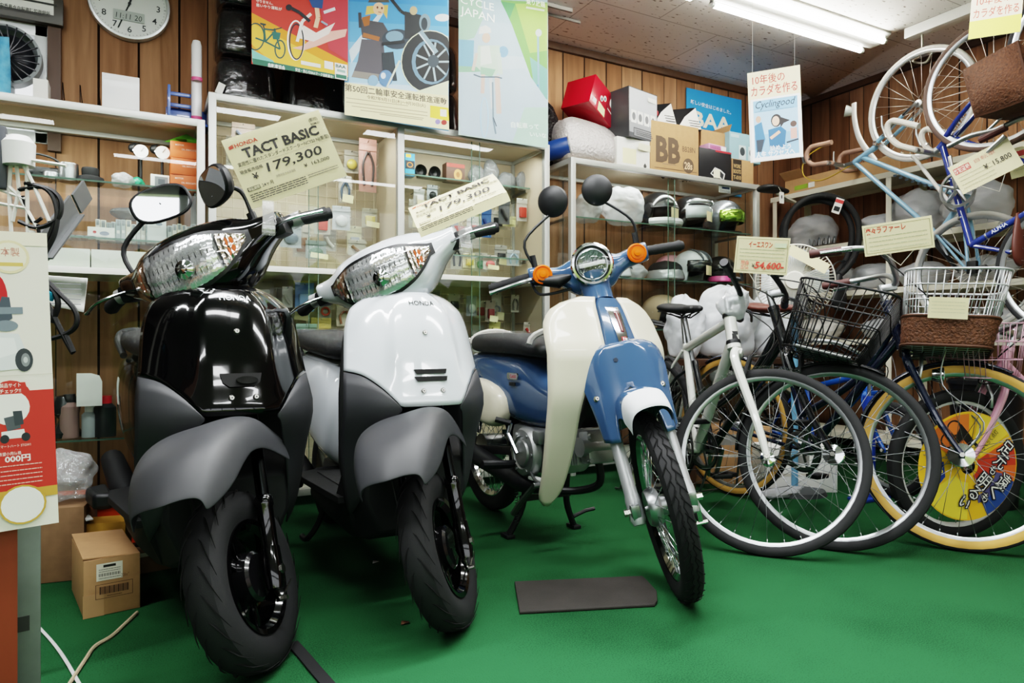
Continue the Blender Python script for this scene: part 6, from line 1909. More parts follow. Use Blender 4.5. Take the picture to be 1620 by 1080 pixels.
# wall clock
c = P(205, 6, Y=YB - .02); k_ = (P(271, 6, Y=YB - .02).x - P(139, 6, Y=YB - .02).x) / 2
t = thing('wall_clock', 'round white wall clock with a silver rim and small digital display', 'clock', (c.x, YB - .001, c.z))
b = MB(mat('silver clock rim', '#d3d6da', .3, metal=.4)); b.lathe([(k_, 0), (k_, -.02), (k_ * .985, -.034), (k_ * .93, -.036), (k_ * .915, -.024)], 56, (0, 0, 0), (0, 1, 0)); b.build('rim', t)
b = MB(mat('clock face', '#e8eae8', .4)); b.lathe([(k_ * .925, -.018), (.001, -.018)], 56, (0, 0, 0), (0, 1, 0)); b.build('face', t)
b = MB(); CX = T(0, -.0185, 0) @ rot(90, 0, 0); a = Art(b, CX, 200, 200, 2 * k_, 2 * k_)
for n_ in range(1, 13):
    q = R(90 - 30 * n_); a.text('#3a3d42', str(n_), 100 + 70 * math.cos(q), 100 - 70 * math.sin(q), 17, None, .01)
for n_ in range(60):
    q = R(6 * n_); a.line('#55585d', [(100 + 84 * math.cos(q), 100 + 84 * math.sin(q)), (100 + (87 if n_ % 5 else 89) * math.cos(q), 100 + (87 if n_ % 5 else 89) * math.sin(q))], .8 if n_ % 5 else 1.6)
a.rect('#b9c0bc', 62, 122, 136, 148); a.text('#3a3f42', '11:11 20', 99, 137, 15, 62, .0, sk=.1); b.build('dial_print', t)
b = MB(); a = Art(b, T(0, -.021, 0) @ rot(90, 0, 0), 200, 200, 2 * k_, 2 * k_)
q = R(90 - 6 * 33.5); a.line('#2c2f33', [(100 - 10 * math.cos(q), 100 + 10 * math.sin(q)), (100 + 76 * math.cos(q), 100 - 76 * math.sin(q))], 3.4); b.build('minute_hand', t)
b = MB(); a = Art(b, T(0, -.0225, 0) @ rot(90, 0, 0), 200, 200, 2 * k_, 2 * k_); q = R(90 - 30 * .55); a.line('#2c2f33', [(100 - 8 * math.cos(q), 100 + 8 * math.sin(q)), (100 + 46 * math.cos(q), 100 - 46 * math.sin(q))], 5); a.oval('#2c2f33', 100, 100, 4, 4); b.build('hour_hand', t)
# framed notice above the window
w, h, p = front(-120, -22, 100, 21, 3.63)
t = thing('framed_notice', 'white lettered notice in a dark frame above the window at the top left', 'notice', (p.x, 3.645, p.z))
b = MB(mat('dark notice frame', '#4b4743', .4)); b.box((0, 0, h / 2), (w, .03, h), bev=.004); b.build('frame', t)
b = MB(PAPER); b.box((-.01, -.016, h / 2 + .012), (w - .05, .004, h - .05)); b.build('panel', t)
b = MB(); a = Art(b, T(0, -.019, h / 2) @ rot(90, 0, 0), 200, 40, w, h); a.text('#4b4b4b', '東京都公安委員会自転車防犯登録所', 130, 27, 6.5, 100, .01); a.rect('#3a3a3a', 5, 10, 190, 13); b.build('panel_print', t)
# ---------------------------------------------------------------- things inside the cabinets
ZS1 = zs_l + .0045
Yl = 3.44
# three orange boxes and a star plant
w, h, p = front(270, 242, 322, 268, 3.38)
for k in range(3):
    carton('orange_box', ('bottom orange box of three stacked in the left cabinet', 'middle orange box of three stacked in the left cabinet', 'top orange box of three stacked, under the green star')[k], 'box', T(p.x, Yl, ZS1 + k * (h + .001)) @ rot(0, 0, (-2, 2, -1)[k]), (w, .09, h), flat('#df6a3a', .5), lambda a, b: (a.text('#f6ded0', 'MOTOR', 28, 12, 6, 26, .01), a.text('#f6ded0', 'OIL INDICATOR', 60, 26, 6, 52, .01)), group='orange boxes in the left cabinet')
zt_ = ZS1 + 3 * (h + .001) + .002
b = MB(mat('green star leaf', '#67b23c', .5)); pts = []
for k in range(10):
    q = R(90 + 36 * k); rr = .095 if k % 2 == 0 else .035; pts.append((rr * math.cos(q), rr * .7 * math.sin(q), .004 + (.0 if k % 2 == 0 else .012)))
b.raw(pts + [(0, 0, .045), (0, 0, 0)], [(k, (k + 1) % 10, 10) for k in range(10)] + [((k + 1) % 10, k, 11) for k in range(10)])
tag(b.build('paper_star', loc=(p.x, Yl, zt_)), 'bright green star ornament on top of the orange boxes', 'ornament')
for i, (px, py, lab) in enumerate(((223, 240, 'left of two dial gauges in the left cabinet'), (257, 242, 'right of two dial gauges, beside the orange boxes'))):
    c = P(px, py, Y=Yl); t = thing('dial_gauge', lab, 'gauge', (c.x, Yl, ZS1), group='dial gauges in the left cabinet')
    b = MB(BLACK); b.box((0, .02, .01), (.07, .06, .02), bev=.006); b.cyl((0, .03, .0), (0, .03, c.z - ZS1), .006, 8); b.ball((-.02, .03, c.z - ZS1 + .02), (.03, .015, .025), 10, 6); b.build('stand', t)
    b = MB(CHROME); b.lathe([(.001, .01), (.03, .01), (.032, -.01), (.029, -.012)], 24, (0, 0, c.z - ZS1), (0, 1, 0)); b.m(PAPER).lathe([(.029, -.011), (.001, -.011)], 24, (0, 0, c.z - ZS1), (0, 1, 0)); b.m(BLACK).bar((0, -.013, c.z - ZS1), (.012, -.013, c.z - ZS1 + .018), .002, .001); b.build('dial', t)


def lathe_thing(name, label, cat, p, prof, m, group=None, n=24):
    b = MB(m); b.lathe(prof, n); return tag(b.build(name, loc=p), label, cat, group)


x = lambda px, py=290, Y=Yl: P(px, py, Y=Y).x
lathe_thing('piston', 'silver piston with a dark side hole on the left cabinet shelf', 'piston', (x(109), 3.42, ZS1), [(.001, .075), (.036, .075), (.037, .07), (.0365, .066), (.037, .062), (.0365, .058), (.037, .054), (.037, 0), (.033, 0)], ALU)
lathe_thing('piston', 'low silver ring lying left of the piston', 'piston', (x(82), 3.41, ZS1), [(.001, .03), (.026, .03), (.028, .026), (.028, 0)], ALU)
lathe_thing('rubber_boot', 'round dark rubber boot right of the piston', 'car part', (x(143), 3.43, ZS1), [(.001, .068), (.03, .068), (.033, .06), (.031, .035), (.05, .028), (.054, .012), (.045, 0), (.001, 0)], RUBBER)
t = thing('carburettor', 'black carburettor with a looping hose on the left cabinet shelf', 'engine part', (x(66), 3.47, ZS1))
b = MB(BLACK); b.box((0, 0, .03), (.07, .05, .06), bev=.012); b.cyl((-.05, 0, .035), (.06, -.01, .04), .022, 14); b.build('body', t)
b = MB(CABLE); b.tube(spline([(-.05, 0, .04), (-.07, -.03, .08), (-.02, -.04, .105), (.05, -.03, .09), (.075, -.02, .05)], 6), .005, 6); b.build('hose', t)
bag('crumpled clear packet on the left cabinet shelf', (x(194), 3.45, ZS1), (.045, .03, .035), BAG, 8, group='small packets in the left cabinet')
bag('small green packet on the left cabinet shelf', (x(217), 3.47, ZS1), (.03, .02, .03), mat('green film', '#2f9a72', .4, coat=.4), 9, group='small packets in the left cabinet')
X, d = on(238, 277, 268, 302, 3.42, ZS1, .012, 4)
carton('picture_card', 'small grey picture card leaning beside the orange boxes', 'card', X, d, PAPER, lambda a, b: (a.rect('#84888c', 22, 12, 92, 70), a.rect('#5e646b', 40, 26, 76, 58)))
# lower shelf of the upper storey: row of boxed bulbs, blister cards, rings
ZS2 = P(200, 385, Y=3.45).z + .0045
rr = random.Random(3); xx = x(150, 380); k = 0
cols = ['#c7cac9', '#b4b9ba', '#d6d4cd', '#a9b3b6', '#ddd9c9', '#bcc4c2']
base = None
while xx < x(322, 380):
    w_ = rr.uniform(.016, .024); hh = rr.uniform(.085, .105)
    carton('bulb_box', 'slim pale boxed bulb standing in the row on the left cabinet lower shelf', 'box', T(xx + w_ / 2, 3.50, ZS2), (w_ - .001, .05, hh), flat(rr.choice(cols)), lambda a, b: (a.rect('#8d9294', 20, 20, 80, 150), a.rect('#e3e3de', 20, 260, 80, 330)), group='slim boxes on the left cabinet lower shelf'); xx += w_; k += 1
for i, (px, py, w_, h_, c1, c2, lab) in enumerate(((160, 372, .10, .055, '#e9e9e4', '#8d93a3', 'white card with a grey fish shape in the left cabinet'), (248, 358, .075, .105, '#cfd3d2', '#6f7b88', 'grey blister card behind the scooter mirror'))):
    carton('blister_card', lab, 'card', T(x(px, py, 3.42), 3.43, ZS2), (w_, .012, h_), flat(c1), (lambda c2: lambda a, b: (a.oval(c2, 62, 26, 18, 9), a.oval('#b84a4a', 26, 22, 7, 6), lines(a, '#9a9a92', 10, 70, (40, 46), 1.4)))(c2))
for i in range(5):
    b = MB(STEEL); b.lathe([(.022, 0), (.028, 0), (.028, .012), (.022, .012)], 20, loop=True)
    tag(b.build('bearing', loc=(x(112 + 14 * (i % 3), 385), 3.42 + .05 * (i // 3), ZS2 + .0005)), 'small steel bearing ring among others on the left cabinet lower shelf', 'bearing', 'bearing rings in the left cabinet')
# film wrapped grey parts lying on wood strip
bag('long film packed grey part under the shelf of the left cabinet', (x(225, 335), 3.52, ZS2 + .108), (.13, .06, .03), clear('grey film', gloss=.2, rough=.2, wrinkle=1., milk=.5, milkc='#8f9498'), 11, group='small packets in the left cabinet')
# white drawers under the display
w, h, p = front(60, 408, 225, 432, 3.22)
for i, (x0, x1) in enumerate(((-1.0, x(143, 395, 3.3)), (x(144, 395, 3.3), .22))):
    carton('drawer_unit', ('white drawer front at the left end of the left cabinet', 'white drawer front beside the black scooter mirror')[i], 'drawer', T((x0 + x1) / 2, 3.36, zmid + .015), (x1 - x0 - .002, .14, .075), INW, group='white drawers in the left cabinet')
# lower storey of the left cabinet
ZS3 = P(150, 690, Y=3.45).z + .0045


def can(name, label, px, py0, Y, r, h, m, capm, z):
    t = thing(name, label, 'bottle', (P(px, py0, Y=Y).x, Y, z), group='bottles and cans in the left cabinet')
    b = MB(m); b.lathe([(.001, 0), (r, 0), (r, h * .72), (r * .6, h * .82)], 20); b.build('body', t)
    b = MB(capm); b.lathe([(r * .62, h * .8), (r * .62, h), (.001, h)], 18); b.build('cap', t)
    return t


can('spray_can', 'grey spray can on the lower shelf of the left cabinet', 110, 640, 3.42, .035, .18, flat('#9a7d78'), BLACK, ZS3)
can('oil_bottle', 'black bottle with a red cap on the lower shelf of the left cabinet', 166, 660, 3.40, .042, .17, mat('black label', '#25282b', .4), mat('red cap', '#c0202c', .4), ZS3)
can('clear_bottle', 'pale clear bottle left of the red capped bottle', 142, 660, 3.40, .03, .13, mat('pale bottle', '#a7adb0', .25), PWHITE, ZS3)
t = thing('display_bust', 'dark glossy head shaped stand holding sunglasses in the left cabinet', 'display stand', (P(104, 720, Y=3.44).x, 3.45, .42 + .0045 if 0 else ZS3))
b = MB(mat('dark bust plastic', '#2e2f31', .25, coat=.4)); b.lathe([(.001, 0), (.055, 0), (.06, .02), (.03, .06), (.026, .075), (.05, .10), (.055, .14), (.04, .17), (.001, .178)], 20); b.build('bust', t)
b = MB(PAPER); b.prism([(0, 0), (.09, 0), (.09, .10), (.08, .125), (.05, .135), (0, .135)], .001, rot(90, 0, 0)); tag(b.build('leaflet', loc=(P(121, 640, Y=3.33).x, 3.33, P(121, 643, Y=3.33).z)), 'white rounded leaflet stuck inside the lower glass of the left cabinet', 'leaflet')

# ---- hanging stock in the middle cabinet
GRIDW = mat('cream display wire', '#d9cdb4', .4, metal=.2)


def wire_grid(label, x0, x1, z0, z1, Y):
    t = thing('wire_grid', label, 'display grid', ((x0 + x1) / 2, Y, z0), group='wire display grids')
    b = MB(GRIDW); W, H = x1 - x0, z1 - z0
    n = round(W / .05); m = round(H / .05)
    for i in range(n + 1): b.cyl((-W / 2 + W * i / n, 0, 0), (-W / 2 + W * i / n, 0, H), .0018, 4)
    for i in range(m + 1): b.cyl((-W / 2, -.003, H * i / m), (W / 2, -.003, H * i / m), .0018, 4)
    b.build('wires', t, sharp=0)


YG = 3.60
wire_grid('wire grid in the upper left bay of the middle cabinet', ML0 + .04, MDIV - .03, zmid2 + .03, ZM - .09, YG)
wire_grid('wire grid in the upper right bay of the middle cabinet', MDIV + .03, ML1 - .05, zmid2 + .03, zs_m - .06, YG)
wire_grid('wire grid in the lower left bay of the middle cabinet', ML0 + .04, MDIV - .03, .16, zmid2 - .06, YG)
wire_grid('wire grid in the lower right bay of the middle cabinet', MDIV + .03, ML1 - .05, .16, zmid2 - .06, YG)
PK = {}


def packet(label, px, py, Y, w, h, c1, c2, shape='oval', name='hanging_packet', note=False, group=None):
    """a carded part in a clear bag on a hook; centre at the photo point"""
    c = P(px, py, Y=Y)
    t = thing(name, label, 'packet', (c.x, Y, c.z), group=group or 'carded parts hanging in the middle cabinet')
    b = MB(flat(c1)); b.box((0, 0, h * .5 - h * .11), (w, .002, h * .22)); b.box((0, .004, -h * .05), (w, .001, h * .88)); b.build('card', t)
    b = MB(flat(c2, .35))
    if shape == 'oval': b.ball((0, -.008, -h * .12), (w * .34, .014, h * .24), 14, 8)
    elif shape == 'bar': b.tube([(-w * .3, -.006, h * .12), (-w * .1, -.008, -h * .1), (w * .25, -.006, -h * .32)], .008, 8)
    elif shape == 'ring': b.tube([(w * .3 * math.cos(a), -.007, -h * .12 + w * .3 * math.sin(a)) for a in [2 * PI * k / 16 for k in range(16)]], .006, 6, True)
    elif shape == 'box': b.box((0, -.009, -h * .12), (w * .6, .018, h * .45), bev=.005)
    elif shape == 'pair':
        for s in (-1, 1): b.tube(spline([(s * w * .05, -.006, h * .25), (s * w * .3, -.008, h * .0), (s * w * .22, -.006, -h * .38)], 4), .006, 6)
    b.build('part', t)
    b = MB(FILM); b.box((0, -.012, -h * .05), (w * 1.04, .028, h * .92)); b.build('bag', t)
    b = MB(STEEL); L_ = YG - Y - .004
    b.cyl((0, 0, h * .43), (0, L_, h * .43), .0022, 6); b.cyl((0, -.0, h * .43), (0, -.015, h * .46), .0022, 6); b.build('hook', t)
    if note:
        b = MB(CARDP); b.box((w * .1, -.029, -h * .36), (w * .85, .001, h * .28), rot(0, 6, 0)); b.build('price_note', t)
    return t


packs = [  # px, py, w, h, backing, part colour, shape, note, label
    (385, 212, .10, .10, '#8c7a6d', '#5d6472', 'bar', 1, 'dark wrapped part behind the left corner of the flat price card'),
    (520, 262, .07, .15, '#d5d0c4', '#7b8590', 'ring', 0, 'pale carded ring left of the tall red card'),
    (546, 300, .065, .14, '#c7bfb2', '#556072', 'pair', 1, 'carded cable with a cream note near the flat price card corner'),
    (582, 262, .09, .27, '#b98378', '#3b2f2e', 'pair', 0, 'tall reddish carded cable set in the upper left bay'),
    (540, 345, .09, .12, '#c9ccd0', '#e4e6e8', 'oval', 0, 'carded white helmet lamp under the tall red card'),
    (585, 345, .08, .10, '#b8b1a0', '#d3c27a', 'box', 1, 'yellowish carded part with note at the foot of the upper left bay'),
    (460, 372, .10, .12, '#a2a9ae', '#6f7a84', 'oval', 0, 'silver carded part right of the black scooter bars'),
    (510, 350, .08, .13, '#c2bcb0', '#cf4030', 'box', 0, 'carded red lamp in the upper left bay'),
    (500, 395, .10, .09, '#8f9996', '#52705a', 'oval', 1, 'green carded part above the middle board'),
    (565, 392, .09, .08, '#b9b3a5', '#7c5c3f', 'bar', 0, 'brown carded part above the middle board'),
    (663, 312, .06, .09, '#cfd0cc', '#eceae4', 'box', 1, 'white carded part left of the curled price card'),
    (684, 306, .06, .09, '#b6bcc0', '#2c2e31', 'oval', 0, 'black carded bell behind the curled price card'),
    (727, 375, .06, .12, '#b04038', '#c9302c', 'bar', 0, 'red carded tool behind the white scooter grip'),
    (748, 360, .07, .12, '#d8d6d2', '#b13a36', 'box', 1, 'white carded red lamp above the white scooter grip'),
    (770, 352, .06, .17, '#2e5a96', '#2a3f78', 'bar', 0, 'blue carded tool above the white scooter grip'),
    (798, 335, .07, .14, '#4b4d50', '#2a2b2e', 'bar', 0, 'black carded lever left of the cream note'),
    (826, 332, .07, .13, '#dbd8d2', '#c8463a', 'box', 0, 'white and red carded lamp beside the left round mirror'),
    (806, 350, .085, .06, '#e3dfae', '#d9d49c', 'box', 0, 'pale yellow note card in the upper right bay'),
    (775, 415, .08, .08, '#c9c4ba', '#d76a6a', 'oval', 1, 'pink carded part above the middle board'),
    (812, 408, .08, .09, '#c3c6c8', '#9fb4c4', 'pair', 0, 'bluish carded part near the motorbike turn signal'),
    (850, 408, .07, .08, '#d5d9dc', '#8ea4b4', 'ring', 0, 'pale blue carded ring at the right end of the upper right bay'),
    (742, 412, .07, .08, '#ded3a8', '#b9a24d', 'box', 0, 'yellow carded part above the middle board'),
    (476, 455, .07, .07, '#e2d886', '#d9cf7d', 'box', 0, 'yellow note card hanging in the lower left bay'),
    (416, 462, .10, .11, '#a79c8e', '#d7d3cb', 'box', 0, 'white carded part behind the black scooter in the lower left bay'),
    (482, 470, .09, .14, '#6d94c8', '#8fb2e0', 'box', 0, 'blue carded part in the lower left bay'),
    (455, 470, .05, .10, '#dedad2', '#c9c5bb', 'bar', 0, 'pale carded part in the lower left bay'),
    (508, 520, .10, .11, '#c9b667', '#b89f4c', 'box', 1, 'ochre carded part in the lower left bay'),
    (485, 525, .10, .08, '#8da79a', '#3f7f5d', 'bar', 0, 'green carded tool in the lower left bay'),
    (545, 500, .08, .10, '#b7ab97', '#8c5b45', 'pair', 0, 'brown carded cable beside the white scooter bar'),
    (684, 470, .09, .08, '#4d4d50', '#8f2f33', 'box', 0, 'dark carded part above the white scooter emblem'),
    (746, 484, .06, .11, '#8d9094', '#d9d9d6', 'oval', 0, 'grey carded part in the lower right bay'),
    (776, 492, .06, .12, '#b8aa9c', '#8f2b2f', 'box', 1, 'carded dark red part with note in the lower right bay'),
    (783, 520, .07, .08, '#e1da92', '#d9cf7d', 'box', 0, 'yellow note card in the lower right bay'),
    (836, 522, .06, .09, '#c9c1b5', '#c23b38', 'bar', 0, 'carded red part in the lower right bay'),
    (815, 480, .05, .10, '#cfc8bb', '#7d7a75', 'pair', 0, 'pale carded cable in the lower right bay'),
]
for i, (px, py, w, h, c1, c2, sh, nt_, lab) in enumerate(packs):
    packet(lab, px, py, 3.44 + .03 * (i % 3), w, h, c1, c2, sh, note=bool(nt_))
CN = (('grey', '#9a9ea2'), ('red', '#b8403a'), ('yellow', '#d9c46a'), ('white', '#dcdad4'), ('blue', '#4f77ad'), ('brown', '#86624a'), ('green', '#5d8a6c'), ('black', '#333437'))
rq = random.Random(11)
for bay, x0, x1, rows_ in (('lower left bay', ML0 + .1, MDIV - .08, ((.93, 'top'), (.72, 'second'), (.5, 'third'))), ('lower right bay', MDIV + .1, ML1 - .1, ((.95, 'top'), (.74, 'second'), (.52, 'third'))), ('upper left bay', ML0 + .08, MDIV - .08, ((1.66, 'top'), (1.25, 'bottom'))), ('upper right bay', MDIV + .1, ML1 - .1, ((1.42, 'top'), (1.22, 'bottom')))):
    for z_, rn in rows_:
        for k in range(5):
            cn, cc_ = CN[rq.randrange(8)]; w_ = rq.uniform(.06, .1); xx_ = x0 + (x1 - x0) * (k + .5) / 5 + rq.uniform(-.02, .02)
            v_ = V((xx_, 3.55, z_ + rq.uniform(-.03, .03))) - CAM; d_ = v_.dot(FW)
            packet('%s carded part, %s from left, %s back row, %s' % (cn, ('first', 'second', 'third', 'fourth', 'fifth')[k], rn, bay), 810 + FPX * v_.dot(RT) / d_, 540 - FPX * v_.z / d_, 3.55, w_, rq.uniform(.1, .16), rq.choice(('#cfcabd', '#b9b3a6', '#d8d2b0', '#a8a49c', '#c9b9a4')), cc_, rq.choice(('oval', 'bar', 'ring', 'box', 'pair')), note=rq.random() < .4)
# upper right bay shelf
ZS4 = zs_m + .0045
xm = lambda px, Y=3.5: P(px, 290, Y=Y).x
X, d = on(641, 246, 656, 280, 3.48, ZS4, .06)
carton('bulb_box', 'blue and orange box at the left end of the shelf below the middle poster', 'box', X, (.055, .06, .12), flat('#4aa3d0'), lambda a, b: (a.rect('#1f2d38', 4, 70, 96, 150), a.ring('#d98a3a', 50, 110, 30, 26, 8), a.rect('#f0d24a', 10, 8, 60, 40)))
for px, lab in ((664, 'black horn with a flared end on the shelf below the posters'), (686, 'round black horn on the shelf below the posters')):
    t = thing('horn', lab, 'horn', (xm(px), 3.50, ZS4), group='black horns in the middle cabinet')
    b = MB(BLACK); b.lathe([(.001, .03), (.02, .03), (.024, .01), (.034, -.02), (.032, -.024), (.02, -.0), (.001, .01)], 22, (0, 0, .036), (0, 1, .0)); b.build('bell', t)
    b = MB(BLACK); b.box((.03, .02, .012), (.08, .02, .02), bev=.005); b.build('bracket', t)
X, d = on(705, 250, 738, 282, 3.48, ZS4, .07)
t = carton('window_carton', 'brown and red carton with a tan part on the shelf below the posters', 'box', X, (.11, .06, .10), flat('#5a4035'), lambda a, b: (a.rect('#b0453c', 2, 2, 98, 20), a.oval('#c08d52', 62, 55, 22, 28), a.oval('#8d5c33', 62, 55, 10, 14)))
for i, (px, r_) in enumerate(((752, (.05, .03, .06)), (775, (.05, .03, .08)), (800, (.06, .04, .05)), (828, (.06, .04, .06)))):
    bag(('leftmost', 'second', 'third', 'rightmost')[i] + ' grey film packet on the shelf under the CYCLE JAPAN poster', (xm(px, 3.54), 3.53, ZS4), r_, clear('grey film'), 20 + i, group='grey packets in the middle cabinet')

# ---- helmets in the right cabinet
def helmet(label, px, py, z, Y, m, style='open', visor=None, r=.125, rz=-60, note=None, extra=None):
    p = P(px, py, Y=Y)
    t = thing('helmet', label, 'helmet', (p.x, Y, z), R(rz), group='helmets in the glass cabinet')
    b = MB(m)
    h = r * (1.85 if style == 'open' else 1.05)
    rows = []
    for j in range(13):
        q = j / 12
        if q < .6: a = q / .6 * PI / 2; rr, zz = r * math.sin(a), h - r * .95 * (1 - math.cos(a))
        else: u = (q - .6) / .4; rr, zz = r * (1 - .1 * u * u), (h - r * .95) * (1 - u)
        rows.append((rr, zz))
    n = 28; vs = []
    for rr, zz in rows:
        ring = []
        for k in range(n):
            a = 2 * PI * k / n; fr = math.cos(a)
            cut = 0
            if style == 'open' and fr > .25 and zz < h * .52: zz2 = h * .52 + (zz - h * .52) * .04
            else: zz2 = zz
            ring.append((rr * 1.12 * fr, rr * .92 * math.sin(a), zz2 + (.0 if style != 'cap' else .0)))
        vs.append(ring)
    vs[0] = [(q[0] * .02, q[1] * .02, q[2]) for q in vs[1]] if rows[0][0] == 0 else vs[0]
    vs[0] = [(.001 * math.cos(2 * PI * k / n), .001 * math.sin(2 * PI * k / n), h) for k in range(n)]
    b.loft(vs, True, False); b.build('shell', t, solid=.012, off=-1, sharp=60)
    b = MB(mat('helmet edge trim', '#1d1d1f', .5))
    if style == 'open':
        b.tube([(r * 1.12 * math.cos(a), r * .92 * math.sin(a), h * .5) for a in [R(-74 + 148 * k / 14) for k in range(15)]], .006, 6)
    b.tube([(r * 1.0 * math.cos(a), r * .83 * math.sin(a), .006) for a in [2 * PI * k / 24 for k in range(24)]], .005, 5, True); b.build('edge_trim', t)
    b = MB(mat('helmet lining', '#18181a', .8)); b.ball((0, 0, r * .9 if style == 'open' else r * .58), (r * 1.0, r * .82, r * .55), 16, 8); b.build('lining', t)
    if visor:
        b = MB(visor); rws = []
        for zz, rr in ((h * .30, 1.16), (h * .42, 1.21), (h * .55, 1.21), (h * .64, 1.15)):
            rws.append([(r * rr * math.cos(a) , r * rr * .82 * math.sin(a), zz) for a in [R(-72 + 144 * k / 16) for k in range(17)]])
        b.grid(rws); b.build('visor', t, solid=.003)
    if note:
        b = MB(CARDP); b.box((r * 1.3, -.03, h * .32), (.002, .085, .06), rot(0, 0, 10)); b.build('price_note', t)
        if note == 2: b.bm if 0 else None
    if extra: extra(t, r, h)
    return t


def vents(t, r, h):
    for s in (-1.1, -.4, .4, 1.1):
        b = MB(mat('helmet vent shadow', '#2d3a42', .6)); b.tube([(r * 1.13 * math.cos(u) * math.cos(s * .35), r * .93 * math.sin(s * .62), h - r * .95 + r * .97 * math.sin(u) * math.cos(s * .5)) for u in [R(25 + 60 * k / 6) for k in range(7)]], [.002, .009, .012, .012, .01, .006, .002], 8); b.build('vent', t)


def stripes(t, r, h):
    for s in (-.5, .15, .7):
        b = MB(flat('#55595f')); b.tube([(r * 1.12 * math.cos(u) * math.cos(s * .4), r * .92 * math.sin(s * .8), h - r * .95 + r * .97 * math.sin(u)) for u in [R(10 + 80 * k / 6) for k in range(7)]], [.001, .006, .007, .007, .006, .004, .001], 6); b.build('stripe', t)


SILM = mat('silver helmet', '#b4b7ba', .25, metal=.5, coat=.5)
BLKH = mat('black helmet', '#17181a', .22, coat=.7)
WHTH = mat('white helmet', '#dfe2e4', .3, coat=.4)
PNKH = mat('pink helmet', '#d45d92', .35, coat=.3)
DKSH = mat('dark silver helmet', '#7c7f83', .25, metal=.6, coat=.5)
z1, z2, z3 = [z + .0045 for z in SHR]
YH = 3.43
helmet('silver helmet with a green mirrored visor, right end of the top shelf', 1143, 345, z1, YH, DKSH, visor=mat('green mirror visor', '#a9d05a', .08, metal=.8), rz=-75)
helmet('black and white helmet with a silver peak, left of the green visor helmet', 1091, 345, z1, YH, BLKH, visor=mat('pale visor', '#cfd6da', .1, coat=1.), rz=-75, note=1, extra=lambda t, r, h: MB(SILM).tube([(r * 1.16 * math.cos(a), r * .95 * math.sin(a), h * .74) for a in [R(-70 + 140 * k / 14) for k in range(15)]], [.004] + [.014] * 13 + [.004], 8).build('peak', t))
helmet('black helmet on a white chin bar behind a card with lettering, top shelf', 1040, 335, z1, YH + .01, BLKH, rz=-80, note=1, extra=lambda t, r, h: MB(WHTH).tube([(r * 1.18 * math.cos(a), r * .95 * math.sin(a), .028) for a in [R(-75 + 150 * k / 14) for k in range(15)]], .024, 8).build('chin_bar', t))
bag('large clear bag around a white helmet behind the right round mirror, top shelf', (P(985, 330, Y=3.44).x, 3.44, z1), (.15, .12, .12), BAG, 31, group='bagged helmets')
bag('second clear bag at the left end of the helmet cabinet top shelf', (P(932, 325, Y=3.44).x, 3.46, z1), (.08, .11, .09), BAG, 32, group='bagged helmets')
t = helmet('white vented bicycle helmet at the left end of the second shelf', 965, 395, z2, 3.42, WHTH, style='cap', r=.12, rz=-70, extra=vents)
helmet('silver half helmet on the second shelf beside the motorbike grip', 1052, 425, z2, 3.40, SILM, style='cap', r=.115, rz=-75)
helmet('pink helmet behind the silver half helmet on the second shelf', 1060, 405, z2, 3.56, mat('pale pink helmet', '#e0a3b0', .4), style='open', r=.105, rz=-75)
helmet('black and white striped helmet with a note on the second shelf', 1093, 425, z2, YH, WHTH, visor=mat('dark visor', '#1d2124', .1, coat=1.), rz=-75, note=1, extra=stripes, r=.115)
helmet('glossy black helmet at the right end of the second shelf', 1138, 425, z2, YH + .03, BLKH, rz=-75, r=.105)
helmet('small bright pink helmet in front of the black helmet, second shelf', 1137, 440, z2, 3.33, PNKH, style='cap', r=.07, rz=-75)
bag('clear packet of white parts on the second shelf behind the motorbike bar', (P(1005, 425, Y=3.4).x, 3.42, z2), (.1, .07, .05), BAG, 33, group='bagged helmets')
helmet('beige helmet inside a clear bag on the third shelf', 1046, 500, z3, 3.42, mat('beige helmet', '#b59e80', .35, coat=.3), rz=-70, r=.12, extra=lambda t, r, h: lump(FILM, (r * 1.3, r * 1.15, h * .58), .12, 5).build('clear_bag', t, sub=1))
helmet('bright pink vented bicycle helmet on the third shelf', 1135, 500, z3, 3.42, PNKH, style='cap', r=.115, rz=-70, extra=vents)
bag('white paper packet between the beige and pink helmets', (P(1092, 510, Y=3.4).x, 3.40, z3), (.1, .07, .03), mat('white packet', '#d9d6cf', .5, bump=.6, bscale=30), 34, group='bagged helmets')
for i, (px, r_) in enumerate(((930, (.1, .1, .1)), (1000, (.13, .1, .11)), (1075, (.14, .11, .1)), (1150, (.13, .1, .11)))):
    bag(('leftmost', 'second', 'third', 'rightmost')[i] + ' pale bag on the lowest shelf of the helmet cabinet', (P(px, 600, Y=3.45).x, 3.45, .4246), r_, BAG, 40 + i, group='bags low in the helmet cabinet')
# ---------------------------------------------------------------- right wall: shelves, hung tyres, upside down road bikes
HX = 3.98                           # vertical plane in which the road bikes hang
LBL = mat('light blue frame paint', '#7fa6bf', .25, coat=.8)
RBL = mat('royal blue frame paint', '#293a80', .2, coat=1.)
TAPEW = mat('off white bar tape', '#cfcac0', .6, bump=.3, bscale=200)
TAPEB = mat('tan bar tape', '#a78474', .6, bump=.3, bscale=200)
BRNS = mat('brown saddle', '#5a2f26')


def H(px, py, x=HX): return P(px, py, X=x)


def hung_wheel(name, parent, c, R0, ax, wall=None, rim=ALU, tread=RUBBER, nsp=28):
    x, y = frame_of(V(ax)); X = T(c) @ MX((x, V(ax).normalized(), x.cross(V(ax).normalized()))).transposed().to_4x4()
    return spoked_wheel(name, parent, X, R0, .026, rim, .018, .022, tread, wall, nsp, .022, .06, spm=mat('bright spoke', '#d5cfc8', .3, metal=.9), spr=.0012)


